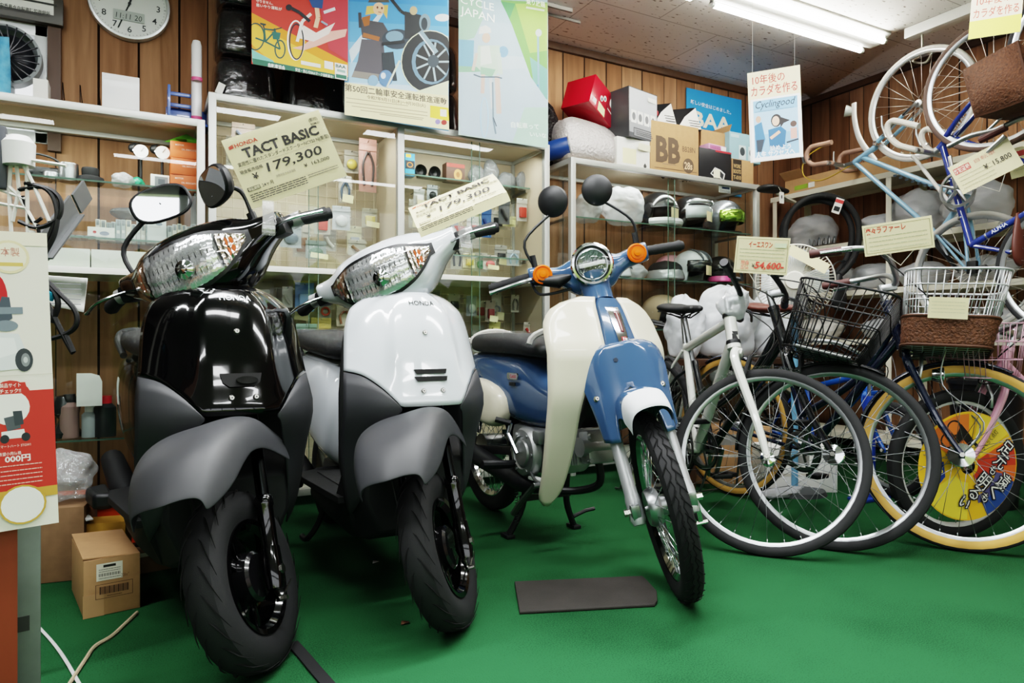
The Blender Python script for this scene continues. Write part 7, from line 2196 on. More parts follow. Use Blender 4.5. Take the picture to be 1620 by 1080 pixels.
# light blue road bike, hung nose up by its front wheel with the saddle pointing down
o = H(1440, 300)
t = thing('bicycle', 'light blue road bicycle hung upside down from the ceiling rail hook by its wheel', 'bicycle', o, group='bicycles')
q = lambda px, py, dx=0.: H(px, py) - o + V((dx, 0, 0))
hub1 = q(1457, 165); R1 = .325
hung_wheel('front_wheel', t, hub1, R1, (1, .0, 0), wall=mat('grey tyre wall', '#b3b0aa', .6), tread=mat('grey tyre wall', '#b3b0aa', .6))
crown, ht, dn, bbp = q(1392, 228), q(1352, 257), q(1490, 293), q(1525, 312)
b = MB(CHROME)
for s in (-1, 1): b.tube([hub1 + V((s * .05, 0, 0)), hub1.lerp(crown, .5) + V((s * .05, 0, 0)), crown + V((s * .035, 0, 0))], [.009, .011, .013], 8)
b.m(LBL)
for s in (-1, 1): b.tube([hub1.lerp(crown, .3) + V((s * .051, 0, 0)), crown + V((s * .036, 0, 0))], [.011, .0135], 8)
b.m(CHROME).box(crown, (.10, .03, .03), bev=.008); b.build('fork', t)
seat = q(1484, 372)
b = MB(LBL); b.tube([crown, ht], .019, 12); b.tube([ht.lerp(crown, .3), bbp], .016, 12); b.tube([ht, q(1362, 310), q(1383, 378)], .0145, 12) if 0 else b.tube([ht, seat], .0145, 12); b.tube([bbp, seat], .015, 12); b.cyl(bbp - V((.035, 0, 0)), bbp + V((.035, 0, 0)), .02, 12)
hub2 = q(1542, 430)
for s in (-1, 1): b.tube([bbp + V((s * .02, 0, 0)), hub2 + V((s * .06, 0, 0))], .009, 8); b.tube([seat + V((s * .015, 0, 0)), hub2 + V((s * .06, 0, 0))], .007, 8)
b.m(mat('dark decal', '#23303a', .5)); d = bbp - ht
for k in range(7): b.box(ht.lerp(bbp, .42 + .055 * k) + V((-.0165, 0, 0)), (.002, .022, .014), rot(R(0), 0, 0))
b.build('frame', t)
hung_wheel('rear_wheel', t, hub2, R1, (1, .05, 0), wall=mat('grey tyre wall', '#b3b0aa'), tread=mat('grey tyre wall', '#b3b0aa'))
b = MB(SADDLE); sp = q(1498, 405); rings = []
for u, w_, h_ in ((-.13, .055, .03), (-.11, .07, .045), (-.05, .055, .045), (.03, .026, .035), (.12, .014, .03)): rings.append([sp + V((w_ * math.cos(a), -u * .55 + h_ * .4 * math.sin(a), -u * -.85 * -1 + h_ * .3 * math.sin(a))) for a in [2 * PI * k / 12 for k in range(12)]])
b.loft(rings); b.build('saddle', t, sub=1)
b = MB(STEEL); b.cyl(seat, sp, .0125, 10); b.build('seat_post', t)


def drops(parent, stem0, stem1, up, fwd, tape, wide=.19, r=.07):
    """drop bars: a cross bar with a hook at each end"""
    s0, s1 = V(stem0), V(stem1); u, f = V(up).normalized(), V(fwd).normalized()
    b = MB(ALU); b.cyl(s0, s1, .013, 10); b.tube([s1 - V((wide, 0, 0)), s1 + V((wide, 0, 0))], .013, 10); st = b.build('stem', parent)
    for s in (-1, 1):
        b = MB(tape); e = s1 + V((s * wide, 0, 0)); pts = [e - V((s * .05, 0, 0)), e - V((s * .01, 0, 0)) + f * .01, e + f * .07] + [e + f * .08 + u * r + (f * math.sin(a) - u * math.cos(a)) * r for a in [R(15 + 165 * k / 7) for k in range(8)]] + [e + f * (-.05) + u * r * 2]
        b.tube(spline(pts, 3), .0155, 10); hb = b.build('drop_bar', parent)
        b = MB(ALU); c = e + f * .12 + u * .04; b.tube([c, c + f * .045 - u * .01, c + f * .06 + u * .05, c + f * .05 + u * .11], [.014, .011, .007, .005], 8); b.build('brake_lever', hb)


drops(t, ht, q(1335, 262), (0, .15, 1), (0, .93, .05), TAPEB, .16, .062)
b = MB(mat('yellow cable', '#c9a53a', .5)); a0 = q(1300, 235)
b.tube(spline([q(1312, 225), q(1275, 250), q(1272, 278), q(1300, 285), q(1345, 262)], 8), .0035, 6); b.build('brake_cable', t)
b = MB(STEEL); b.lathe([(.075, -.002), (.085, 0), (.085, .003), (.07, .003)], 36, bbp + V((-.05, 0, 0)), (1, 0, 0), loop=True)
for k in range(5): b.bar(bbp + V((-.05, 0, 0)), bbp + V((-.05, .074 * math.cos(k * 1.257), .074 * math.sin(k * 1.257))), .01, .004, (1, 0, 0))
b.bar(bbp + V((-.06, 0, 0)), bbp + V((-.065, .04, .16)), .016, .01, (1, 0, 0)); b.build('chainring', t)
b = MB(BLACK); b.box(hub2 + V((-.06, -.02, .02)), (.03, .05, .07), bev=.008); b.tube([hub2 + V((-.05, -.03, .01)), hub2 + V((-.05, -.08, .02)), hub2 + V((-.05, -.1, -.01))], .012, 8); b.build('derailleur', t)
# white mudguard with a bullet lamp, part of this bike
b = MB(mat('white mudguard', '#c9c8c4', .35, metal=.3)); b.tube(spline([q(1351, 163), q(1352, 190), q(1361, 222), q(1385, 255)], 5), .018, 8, sq=.35, ref=V((1, 0, 0))); b.build('mudguard', t)
lp = q(1340, 176); b = MB(mat('pale lamp shell', '#c8cdc8', .3, metal=.4)); b.lathe([(.001, -.05), (.022, -.04), (.035, 0), (.037, .012), (.001, .014)], 20, lp, (-.6, .75, .2)); b.build('bullet_lamp', t)

# royal blue road bike in front of it
HX2 = 3.62
o = H(1530, 320, HX2)
t = thing('bicycle', 'royal blue road bicycle hung upside down in front of the light blue one', 'bicycle', o, group='bicycles')
q = lambda px, py, dx=0.: H(px, py, HX2) - o + V((dx, 0, 0))
tip, hd, low, brk, rb = q(1563, 178), q(1486, 236), q(1536, 388), q(1532, 300), q(1625, 337)
hubB = q(1572, 133); hung_wheel('front_wheel', t, hubB, .32, (1, .12, 0), wall=mat('brown tyre wall', '#5e4a42', .7), tread=mat('brown tyre wall', '#5e4a42'))
b = MB(RBL)
for s in (-1, 1): b.tube([hubB + V((s * .05, 0, 0)), hubB.lerp(hd, .55) + V((s * .05, 0, 0)), hd.lerp(hubB, .2) + V((s * .03, 0, 0))], [.009, .012, .014], 10)
b.build('fork', t)
b = MB(RBL); b.tube([hd.lerp(hubB, .24), hd], .02, 12); b.tube([hd.lerp(hubB, .06), low], .0165, 12); b.tube([low, rb], .0165, 12); b.tube([low, q(1600, 399)], .011, 10); b.tube([hd.lerp(hubB, .2), q(1625, 258)], .0145, 12)
b.m(ALU)
for u in (.35, .72): b.lathe([(.0172, -.004), (.018, 0), (.0172, .004)], 12, hd.lerp(low, u), (low - hd))
for u in (.3,): b.lathe([(.0172, -.004), (.018, 0), (.0172, .004)], 12, low.lerp(rb, u), (rb - low))
b.build('frame', t)
b = MB(mat('pale decal', '#cfd6ea', .5)); n_ = V((-1, 0, 0)); dr = (rb - low).normalized()
def decal(b, txt, c, d, h): b.text(txt, h, T(c + V((-.0175, 0, 0))) @ MX((d, (-n_).cross(d) * -1 if 0 else n_.cross(d), n_)).transposed().to_4x4(), .02)
decal(b, 'ALPHA', low.lerp(rb, .55), (rb - low).normalized() * 1., .018) if (rb - low).y < 0 else None
decal(b, 'ATTACK', hd.lerp(hubB, .45) , (hubB - hd).normalized(), .02); b.build('decal', t)
drops(t, hd, q(1476, 243), (0, .2, 1), (0, .9, .45), TAPEW, .15, .07)
b = MB(ALU); cr = q(1524, 301) + V((-.05, 0, 0))
b.lathe([(.078, -.002), (.09, 0), (.09, .003), (.074, .003)], 40, cr, (1, 0, 0), loop=True)
for k in range(5): b.tube([cr, cr + V((0, .077 * math.cos(k * 1.257 + .4), .077 * math.sin(k * 1.257 + .4)))], [.012, .006], 6)
b.build('chainring', t)
b = MB(ALU); b.bar(cr + V((-.012, 0, 0)), cr + V((-.015, .03, .17)), .018, .011, (1, 0, 0), .004); b.build('crank_arm', t)
b = MB(mat('white pump', '#d3d1ca', .4)); b.tube([q(1449, 247, -.03), q(1508, 322, -.03)], .0095, 10); b.build('frame_pump', t)
b = MB(BRNS); sp = q(1612, 375); rings = []
for u, w_, h_ in ((-.14, .02, .03), (-.09, .06, .045), (-.02, .055, .05), (.06, .03, .035), (.12, .016, .03)): rings.append([sp + V((w_ * math.cos(a), h_ * .4 * math.sin(a), u + h_ * .3 * math.sin(a))) for a in [2 * PI * k / 12 for k in range(12)]])
b.loft(rings); b.build('saddle', t, sub=1)
b = MB(STEEL); b.cyl(q(1600, 399), sp + V((0, 0, -.06)), .0125, 10); b.build('seat_post', t)
hubC = q(1700, 420)
hung_wheel('rear_wheel', t, hubC, .32, (1, 0, 0))
# silver bars and brown wicker basket of a third hung bike at the right edge
HX3 = 3.5
o = H(1600, 200, HX3)
t = thing('bicycle', 'silver city bicycle hung upside down at the right edge with a brown wicker basket', 'bicycle', o, group='bicycles')
q = lambda px, py, dx=0.: H(px, py, HX3) - o + V((dx, 0, 0))
b = MB(ALU); b.tube(spline([q(1500, 232), q(1535, 215), q(1575, 205), q(1625, 185), q(1660, 200)], 6), .0115, 10); b.tube([q(1540, 262), q(1590, 215)], .012, 8); hb = b.build('handlebar', t)
b = MB(mat('brown grip', '#4a2724')); b.tube([q(1550, 222), q(1592, 201)], .0165, 10); b.build('grip', hb)
b = MB(ALU); b.tube(spline([q(1553, 215), q(1575, 195), q(1593, 176)], 5), .0065, 8); b.build('brake_lever', hb)
c = q(1600, 130)
b = MB(WOVEN); cor = [q(1556, 122), q(1575, 193), q(1660, 165), q(1640, 78)]
rings = [[cor[k].lerp(cor[(k + 1) % 4], f_) + V((dx, 0, 0)) for k in range(4) for f_ in (0, .33, .66)] for dx in (-.16, -.08, 0, .1)]
cc = sum(cor, V()) / 4
rings = [[cc + V((p.x - 0, 0, 0)) + (p - V((p.x, 0, 0)) - V((0, cc.y, cc.z))) * k + V((-cc.x, 0, 0)) * 0 for p in r] for r, k in zip(rings, (1.0, .97, .93, .86))]
b.loft(rings, True, False); b.raw([tuple(p) for p in rings[0]], [tuple(range(12))]); b.m(mat('dark wicker edge', '#4a2c1a')); b.tube(rings[0], .008, 6, True); b.build('wicker_basket', t, solid=.008)
b = MB(ALU); b.tube([q(1625, 185), q(1700, 260)], .016, 10); b.build('frame', t)
hung_wheel('front_wheel', t, q(1722, 52), .3, (1, .1, 0), tread=RUBBER)

# ---- things on the shelving
def shelf_bag(label, px, py, z, r, seed, m=None, x=4.30, amp=.14, group='bags on the wall shelves'):
    p = P(px, py, X=x); return bag(label, (x, p.y, z + .0065), r, m, seed, amp, group=group)


GRYB = clear('grey film', gloss=.2)
for i, (px, py, z, r, lab) in enumerate((
        (1285, 345, zB, (.14, .2, .13), 'large milky bag on the shelf inside the hung tyre loops'),
        (1395, 330, zB, (.15, .14, .09), 'white bag with coloured print on the shelf behind the light blue frame'),
        (1455, 310, zB, (.15, .17, .15), 'tall milky bag on the shelf left of the royal blue frame'),
        (1545, 300, zB, (.15, .2, .14), 'wide milky bag on the shelf behind the royal blue frame'),
        (1268, 410, zC_, (.13, .12, .09), 'milky bag on the shelf behind the electric fan'),
        (1385, 430, zC_, (.15, .15, .09), 'milky bag on the shelf left of the white bicycle bars'),
        (1350, 435, zC_, (.1, .07, .08), 'small bag on the shelf beside the hanging black saddle'),
        (1460, 430, zC_, (.15, .15, .08), 'milky bag on the shelf over the white basket'),
        (1560, 440, zC_, (.15, .16, .08), 'milky bag on the shelf right of the white basket'),
        (1300, 515, zD, (.15, .15, .08), 'flat milky bag on the low shelf behind the black basket'),
        (1400, 510, zD, (.15, .14, .07), 'milky bag on the low shelf between the two baskets'),
        (1500, 500, zD, (.15, .15, .09), 'milky bag on the low shelf behind the white basket'),
        (1590, 500, zD, (.15, .14, .09), 'milky bag on the low shelf at the right edge'))):
    shelf_bag(lab, px, py, z, r, 60 + i, BAG if i != 9 else mat('white packet', '#d9d6cf'))
for i, (px, z, lab) in enumerate(((1300, zB, 'wire and chrome parts in a heap under the milky bag'),)):
    p = P(px, 375, X=4.2); t = thing('carrier_part', lab, 'bicycle part', (4.2, p.y, z + .007))
    b = MB(STEEL)
    for k in range(6): b.tube(spline([(-.03, -.12 + .04 * k, .012), (.0, -.1 + .04 * k, .06 + .01 * (k % 2)), (.03, -.06 + .04 * k, .012)], 5), .005, 6)
    b.box((0, 0, .008), (.08, .28, .012)); b.build('wires', t)
# cardboard tray on the top shelf
p0, p1 = P(1255, 298, X=SX - .0), P(1400, 270, X=SX)
t = thing('cardboard_tray', 'long low cardboard tray with a green label on the top wall shelf', 'box', (SX + .16, (p0.y + p1.y) / 2, zA + .0065))
L_ = abs(p0.y - p1.y) * 1.25; b = MB(CARDB); hh = .1
for q_ in ((-.14, 0, .004, L_), (.14, 0, .004, L_), (0, -L_ / 2, .28, .004), (0, L_ / 2, .28, .004)): b.box((q_[0], q_[1], hh / 2), (q_[2], q_[3], hh))
b.box((0, 0, .003), (.28, L_, .005)); b.build('body', t)
b = MB(CARDB); b.at(T(-.14, L_ * .4, hh) @ rot(0, -50, 0)); b.box((0, 0, .04), (.003, L_ * .2, .08)); b.build('flap', t)
b = MB(flat('#8aa83c')); b.box((-.143, L_ * .34, .035), (.001, .11, .03)); b.m(PAPER).box((-.143, L_ * .24, .035), (.001, .05, .035)); b.build('label', t)
for i, (px, py, w_, h_, c_) in enumerate(((1330, 265, .1, .09, '#2a2426'), (1372, 262, .12, .1, '#c9c6c0'), (1420, 250, .14, .12, '#b9a58a'))):
    p = P(px, 280, X=4.26)
    carton('parts_carton', ('dark carton', 'white carton', 'tan carton')[i] + ' standing in the tray on the top wall shelf behind the light blue bike', 'box', T(4.26, p.y, zA + .013) @ rot(0, 0, -90), (w_, .1, h_), flat(c_), lambda a, b: a.rect('#e8e6e0', 60, 30, 92, 70), group='cartons on the top wall shelf')
# hung tyres near the corner
for i, (px, py, rr, dy, lab) in enumerate(((1300, 368, .215, 0, 'black tyre loop with a tag hung at the end of the wall shelves, front one'), (1292, 372, .205, .045, 'black tyre loop hung at the end of the wall shelves, rear one'))):
    c = P(px, py, Y=3.02 + dy); dep = (c - CAM).dot(FW)
    t = thing('tyre', lab, 'tyre', c, group='tyres hung by the wall shelves')
    n = V((CAM - c)); n.z = 0; n.normalize(); n = MX.Rotation(R(14), 3, 'Z') @ n; x_, y_ = frame_of(n)
    b = MB(RUBBER); b.at()
    pts = [V((0, 0, 0)) + n.cross(UP) * (rr * 1.06 * math.cos(a)) + UP * (rr * 1.12 * math.sin(a) * (1 if math.sin(a) > 0 else 1.3)) for a in [2 * PI * k / 48 for k in range(48)]]
    b.tube(pts, .02, 12, True); b.build('casing', t)
    if i == 0:
        b = MB(PAPER); b.at(sheet_X(n.cross(UP) * -.10 + UP * (rr * .9) + n * .03, n, roll=-20)); b.box((0, -.03, 0), (.05, .10, .002)); b.m(flat('#c23a3a')).box((0, .0, .0015), (.05, .022, .001)); b.m(BLACK).box((.0, -.05, .0015), (.036, .03, .001)); b.build('tag', t)
# saddle with a tag at the cabinet corner
c = P(1227, 303, Y=3.1)
t = thing('saddle', 'black bicycle saddle with a white tag hung beside the helmet cabinet', 'saddle', c)
b = MB(SADDLE); rings = []
for u, w_, h_ in ((-.13, .03, .03), (-.10, .08, .05), (-.04, .07, .05), (.03, .035, .045), (.13, .014, .03)): rings.append([V((u, 0, 0)) * 1 + V((0, w_ * math.cos(a), h_ * .5 * math.sin(a) + .012)) for a in [2 * PI * k / 14 for k in range(14)]])
b.loft(rings); b.build('cover', t, sub=1)
b = MB(PAPER); b.box((-.05, -.09, -.06), (.04, .001, .07)); b.m(BLACK).box((-.05, -.091, -.055), (.008, .001, .02)); b.m(mat('cord white', '#d8d4c8')).cyl((-.05, -.088, -.025), (-.05, -.06, .02), .0012, 5); b.build('tag', t)
b = MB(BEIGE); b.bar((.02, 0, -.012), (.5, .2, -.012), .02, .012); b.cyl((.02, 0, -.02), (.02, 0, .0), .012, 8); b.build('hanger', t)
# black saddles dangling upside down by the shelves
for i, (px, py, x_, lab) in enumerate(((1327, 460, 3.9, 'black saddle hanging nose down behind the navy bicycle grip'),)):
    c = P(px, py, X=x_); t = thing('saddle', lab, 'saddle', c, group='loose black saddles'); b = MB(SADDLE); rings = []
    for u, w_, h_ in ((-.13, .02, .03), (-.09, .07, .05), (-.03, .075, .055), (.05, .035, .045), (.12, .016, .03)): rings.append([V((w_ * math.cos(a), h_ * .6 * math.sin(a), u)) for a in [2 * PI * k / 14 for k in range(14)]])
    b.loft(rings); b.build('cover', t, sub=1)
    b = MB(STEEL); b.tube(spline([(0, .03, .1), (.02, .06, .16), (.1, .06, .2), (SX - x_ + .01, .05, .2)], 5), .005, 6); b.build('hanger', t)

# standing electric fan behind the bicycles
c = P(1257, 446, D=3.45); o = V((c.x, c.y, 0))
t = thing('electric_fan', 'white caged standing fan behind the dark city bicycle', 'fan', o)
n = (CAM - c); n.z = 0; n.normalize(); X = T(0, 0, c.z) @ sheet_X((0, 0, 0), n, roll=0)
b = MB(mat('fan cage cream', '#d5d2c6', .4)); b.at(X); Rf = .18
for k in range(72):
    a = 2 * PI * k / 72; b.tube([(.045 * math.cos(a), .045 * math.sin(a), .09), (Rf * .7 * math.cos(a), Rf * .7 * math.sin(a), .075), (Rf * math.cos(a), Rf * math.sin(a), .03)], .0016, 4)
b.lathe([(Rf, .02), (Rf + .006, .03), (Rf, .04)], 48, loop=True); b.lathe([(.048, .088), (.04, .1), (.001, .1)], 24); b.build('cage', t)
b = MB(mat('fan blade grey', '#cdd3d6', .2, coat=.5)); b.at(X)
for k in range(4):
    a = k * PI / 2; b.at(X @ MX.Rotation(a, 4, 'Z')); b.grid([[(.03, -.03 + .06 * j / 4, .03 + .01 * j / 4) for j in range(5)], [(.1, -.06 + .12 * j / 4, .02 + .03 * j / 4) for j in range(5)], [(.155, -.05 + .1 * j / 4, .02 + .03 * j / 4) for j in range(5)]])
b.build('blades', t, solid=.002)
b = MB(mat('fan motor grey', '#6d7276', .4)); b.at(X); b.lathe([(.001, .06), (.03, .06), (.05, -.02), (.045, -.09), (.001, -.1)], 24); b.build('motor', t)
b = MB(mat('fan pole blue', '#6fa0c0', .35)); b.cyl((0, 0, .03), (0, 0, c.z - .05), .017, 12); b.m(mat('fan foot dark', '#34383b', .5)).lathe([(.15, 0), (.14, .02), (.03, .035), (.001, .035)], 36); b.build('pole', t)
b = MB(CARDP); b.at(X); b.box((.06, .10, .11), (.2, .05, .002), rot(0, 0, -32)); b.build('paper', t)
# big white bag heap behind the cross bicycle
zz = P(1150, 560, D=3.75).z - .02
for i, (x_, y_, r, lab) in enumerate(((2.83, 2.79, (.22, .13, .2), 'big white plastic bag heaped behind the white cross bicycle'), (3.2, 2.79, (.16, .13, .2), 'white plastic bag right of the big heaped bag'), (2.54, 2.8, (.1, .11, .17), 'white plastic bag below the pink helmet'))):
    bag(lab, (x_, y_, zz), r, clear('white bag film', gloss=.12, rough=.25, wrinkle=1., wscale=10, milk=.7, milkc='#e2e5e9'), 90 + i, .16, group='white bags behind the bicycles')
t = thing('stool_bench', 'low brown bench carrying the white bags behind the bicycles', 'bench', (2.92, 2.79, 0))
zz -= .004
b = MB(DARKW); b.box((0, 0, zz - .015), (.98, .3, .03)); b.build('top', t)
for sx_ in (-.46, .46):
    for sy_ in (-.12, .12): MB(DARKW).box((sx_, sy_, (zz - .03) / 2), (.04, .04, zz - .03)).build('leg', t)

# ---- more bicycles behind and at the right edge
bicycle('small wheeled black bicycle behind the white cross bicycle', (2.62, 3.06, 0), R(180), 40, BD, R0=.25, wall=mat('cream tyre wall', '#d6cfb0', .7), tw=.04, wb=.92, hz=.72, sz=.70, sx=-.68, nsp=20, name='bicycle', guard=(BLACK, -20, 100))
bicycle('bright blue child bicycle behind the dark city bicycle', (3.2, 2.08, 0), R(-100), 0, BBL, R0=.23, tw=.045, wb=.82, hz=.60, sz=.62, sx=-.6, nsp=20, bars='city')
p = P(1512, 850, Z=0)
tp, Sp, axp = bicycle('pink bicycle at the right edge with a round advert in its wheel', (p.x, p.y, 0), R(180 - 28 + 4), 4, BPK, R0=.285, tw=.045, wb=.95, hz=.72, sz=.72, sx=-.66, bars='city', nsp=20, step=1, rimm=mat('white rim', '#d9dadb', .35), basket=lambda t, S, ax, zt: wire_basket(t, S, (ax(zt) + .04, 0, zt - .10), .26, .32, .2, mat('pink wire', '#d3a3b6', .4), nx=6, nz=3))
# round advert card held in the pink bicycle's wheel
ctr = Sp @ V((0, 0, .285)); Xw = T(p.x, p.y, 0) @ MX.Rotation(R(180 - 28 + 4), 4, 'Z')
wc = Xw @ ctr; nrm = (Xw @ Sp).to_3x3() @ V((0, 1, 0))
if nrm.dot(CAM - wc) < 0: nrm = -nrm
X = sheet_X(wc + nrm * .055, nrm)
t = thing('wheel_advert', 'round yellow and red advert card in the wheel of the pink bicycle', 'advert', X.translation)
Xi = T(-X.translation) @ X; Rd = .205
b = MB(flat('#e8b62e')); b.at(Xi); b.lathe([(.03, 0), (Rd, 0), (Rd, .001), (.03, .001)], 48, loop=True); b.build('card', t)
b = MB(); a = Art(b, Xi @ T(0, 0, .0016), 200, 200, 2 * Rd, 2 * Rd)
def wedge(c, a0, a1, r0, r1): a.poly(c, [(100 + r0 * math.cos(R(q)), 100 - r0 * math.sin(R(q))) for q in range(a0, a1 + 1, 6)] + [(100 + r1 * math.cos(R(q)), 100 - r1 * math.sin(R(q))) for q in range(a1, a0 - 1, -6)])
wedge('#d9662b', -18, 30, 20, 98); wedge('#c2402a', 0, 18, 30, 98); wedge('#2f4f93', -66, -18, 70, 99); wedge('#5f5a86', -72, -12, 58, 72); wedge('#f0cf4e', 36, 78, 30, 98); wedge('#e9d04a', -150, -90, 30, 98); wedge('#e07a35', 90, 150, 30, 96); wedge('#c2402a', -60, 30, 20, 46)
a.poly('#24408a', [(22, 96), (50, 90), (54, 118), (34, 140), (20, 128)]); a.text('#e8c93a', '3000', 38, 114, 11, 26, .02, a=48)
for (x0, y0) in ((70, 30), (58, 52)): a.ring('#1f1a18', x0, y0, 15, 15, 3)
a.poly('#1f1a18', [(84, 22), (100, 40), (112, 56), (100, 62), (88, 50), (78, 60), (72, 50)]); a.line('#1f1a18', [(96, 44), (120, 66)], 6)
for (tx, x0, y0, h_) in (('足', 176, 70, 24), ('元', 166, 92, 24), ('も', 150, 108, 14), ('遠', 172, 130, 24), ('く', 154, 146, 22), ('も', 134, 158, 14), ('明', 130, 128, 24), ('る', 112, 148, 22), ('い', 92, 166, 20)):
    [a.text('#2a2430', tx, x0 + dx, y0 + dy, h_, h_ - 1, .0, a=-42) for dx in (-2, 0, 2) for dy in (-2, 0, 2)]; a.text('#f6f3ec', tx, x0, y0, h_, h_ - 1, .0, a=-42)
a.text('#2a2430', 'らくらく点灯', 140, 52, 8, 44, .01, a=48); b.build('card_print', t, sharp=0)
# black round bucket behind the navy bicycle
p = P(1560, 700, D=3.2)
t = thing('bucket', 'black ribbed bucket behind the navy bicycle wheel', 'bucket', (p.x, p.y, 0))
zt_ = P(1560, 600, D=3.2).z
b = MB(mat('black bucket', '#17171a', .35)); b.lathe([(.001, 0), (.12, 0), (.15, zt_), (.157, zt_), (.157, zt_ - .02), (.14, zt_ - .02)], 30); b.build('body', t)
p = P(1375, 640, D=3.3)
t = thing('pump', 'blue floor pump standing behind the navy bicycle', 'pump', (p.x, p.y, 0))
b = MB(mat('blue enamel', '#27459a', .3, coat=.5)); zt_ = P(1375, 585, D=3.3).z; b.cyl((0, 0, .015), (0, 0, zt_ * .8), .028, 14); b.box((0, 0, .008), (.2, .09, .016), bev=.005); b.build('barrel', t)
b = MB(STEEL); b.cyl((0, 0, zt_ * .8), (0, 0, zt_), .008, 8); b.build('rod', t)
b = MB(BLACK); b.cyl((-.1, 0, zt_), (.1, 0, zt_), .014, 10); b.build('handle', t)
c = P(1240, 785, Z=0); b = lump(BAG, (.16, .05, .02), .2, 5); tag(b.build('plastic_bag', loc=(c.x, c.y, 0.001)), 'flat clear bag lying on the carpet behind the white cross bicycle wheel', 'bag')
for i, (px, py, D_, d_, lab) in enumerate(((1150, 700, 3.78, (.4, .24, .3), 'plain brown carton on the floor behind the white cross bicycle'), (1250, 720, 3.6, (.35, .3, .22), 'white and brown carton on the floor behind the dark city bicycle'))):
    c = P(px, py, D=D_); carton('floor_carton', lab, 'box', T(c.x, c.y, .001) @ rot(0, 0, -28), d_, CARDB if i == 0 else PAPER, lambda a, b: (a.rect('#8d8b86', 20, 10, 60, 24), a.rect('#c9c3b5', 10, 36, 90, 40)), group='cartons on the floor behind the bicycles')
# ---------------------------------------------------------------- left foreground and the floor
# advert board with its stand
D0 = 1.25
c = P(-30, 605, D=D0)
n = (CAM - c); n.z = 0; n.normalize()
X = sheet_X(c, n, roll=2.)
wv, hv = 190 * D0 / FPX, 482 * D0 / FPX
t = thing('advert_board', 'tall white and red mobility scooter advert board cut by the left edge', 'advert board', (c.x, c.y, 0))
Xi = T(-c.x, -c.y, 0) @ X
b = MB(mat('cream board', '#efe9dc', .45)); b.at(Xi); b.box((0, 0, -.004), (wv, hv, .008)); b.build('board', t)
b = MB(); a = Art(b, Xi @ T(0, 0, .0006), 190, 482, wv, hv)
ox = 62 - 190 + 190 - 64          # photo x 0 sits at this board x
X0 = 126
a.rect('#f3ead3', 0, 0, 190, 22)
a.oval('#eadcb0', X0 + 12, 41, 27, 27); a.oval('#f4ecd2', X0 + 12, 41, 23, 23); a.text('#c98f7f', '日本製', X0 + 8, 33, 11, 36, .01); a.rect('#d9bb6a', X0 - 8, 50, X0 + 30, 56)
a.oval('#c9262b', X0 - 6, 110, 14, 40); a.oval('#c9262b', X0 - 14, 90, 16, 26)
a.poly('#4c5560', [(X0, 105), (X0 + 10, 106), (X0 + 13, 140), (X0 - 6, 155), (X0 - 12, 150)]); a.rect('#7f8a93', X0 - 5, 122, X0 + 27, 133); a.oval('#7f8a93', X0 + 4, 152, 16, 9)
a.poly('#e3e6e6', [(X0 - 40, 160), (X0 + 20, 165), (X0 + 28, 190), (X0 + 20, 222), (X0 - 40, 226)]); a.poly('#f4f5f4', [(X0 - 40, 168), (X0 + 14, 172), (X0 + 18, 196), (X0 - 40, 214)])
a.oval('#3b3f44', X0 + 26, 208, 12, 19); a.oval('#85898c', X0 + 28, 208, 6, 11); a.oval('#c6cacb', X0 + 28, 208, 3, 5)
a.rect('#c8bfae', 0, 232, 190, 232.6)
a.rect('#c93a30', 0, 258, 190, 418); a.rect('#c9a04a', 0, 418, 190, 434)
a.oval('#c93a30', X0 + 6, 272, 29, 32); a.oval('#f5f1ea', X0 + 4, 284, 27, 28); a.poly('#c93a30', [(X0 - 20, 244), (X0 + 26, 244), (X0 + 30, 262), (X0 - 22, 262)]); a.text('#f4e4dc', '製品サイト', X0 + 6, 248, 5.5, 28, .01); a.text('#f4e4dc', 'チェック!!', X0 + 6, 257, 5.5, 28, .02)
a.poly('#565b60', [(X0 - 4, 300), (X0 + 16, 296), (X0 + 18, 318), (X0, 322)]); a.poly('#e9e9e6', [(X0 - 8, 322), (X0 + 22, 320), (X0 + 24, 334), (X0 - 8, 334)]); a.oval('#2d3034', X0 + 24, 333, 6, 7); a.oval('#2d3034', X0 - 4, 334, 6, 7); a.poly('#3f454a', [(X0 + 8, 290), (X0 + 20, 290), (X0 + 22, 312), (X0 + 10, 314)])
a.text('#f2ddd6', 'スマートハート STGW1', X0 + 8, 346, 4, 44, .0); a.text('#f2ddd6', '希望小売価格', X0 + 2, 358, 4.5, 30, .01); a.text('#f7ede8', '000円', X0 + 12, 367, 9, 34, .03)
lines(a, '#e8b7ac', X0 - 20, X0 + 44, (378, 386, 393, 400, 407), 1.6, 12)
a.oval('#c9a04a', X0 + 16, 442, 32, 32); a.oval('#f6f2ec', X0 + 16, 442, 29, 29)
b.build('board_print', t, sharp=0)
b = MB(mat('brown board edge', '#8a5f43', .6)); b.at(Xi); b.box((wv / 2 - .045, hv * .36, -.045), (.09, .13, .07)); b.m(mat('dark stand', '#4b4236', .6)).box((wv / 2 - .045, hv * .1, -.045), (.07, .14, .06)); b.build('backing', t)
zb_ = P(20, 846, D=D0 + .03).z
b = MB(mat('red brown laminate', '#7a3a26', .45, noise=.2, nscale=14, stretch=(1, 1, .1))); b.at(T(-c.x, -c.y, 0)); q = P(-22, 950, D=D0 + .06); u = n.cross(UP) * -1
xr = sheet_X((q.x, q.y, zb_ / 2 + .02), n); b.at(T(-c.x, -c.y, 0) @ xr); b.box((0, 0, 0), (84 * D0 / FPX, zb_ + .03, .03)); b.build('stand_panel', t)
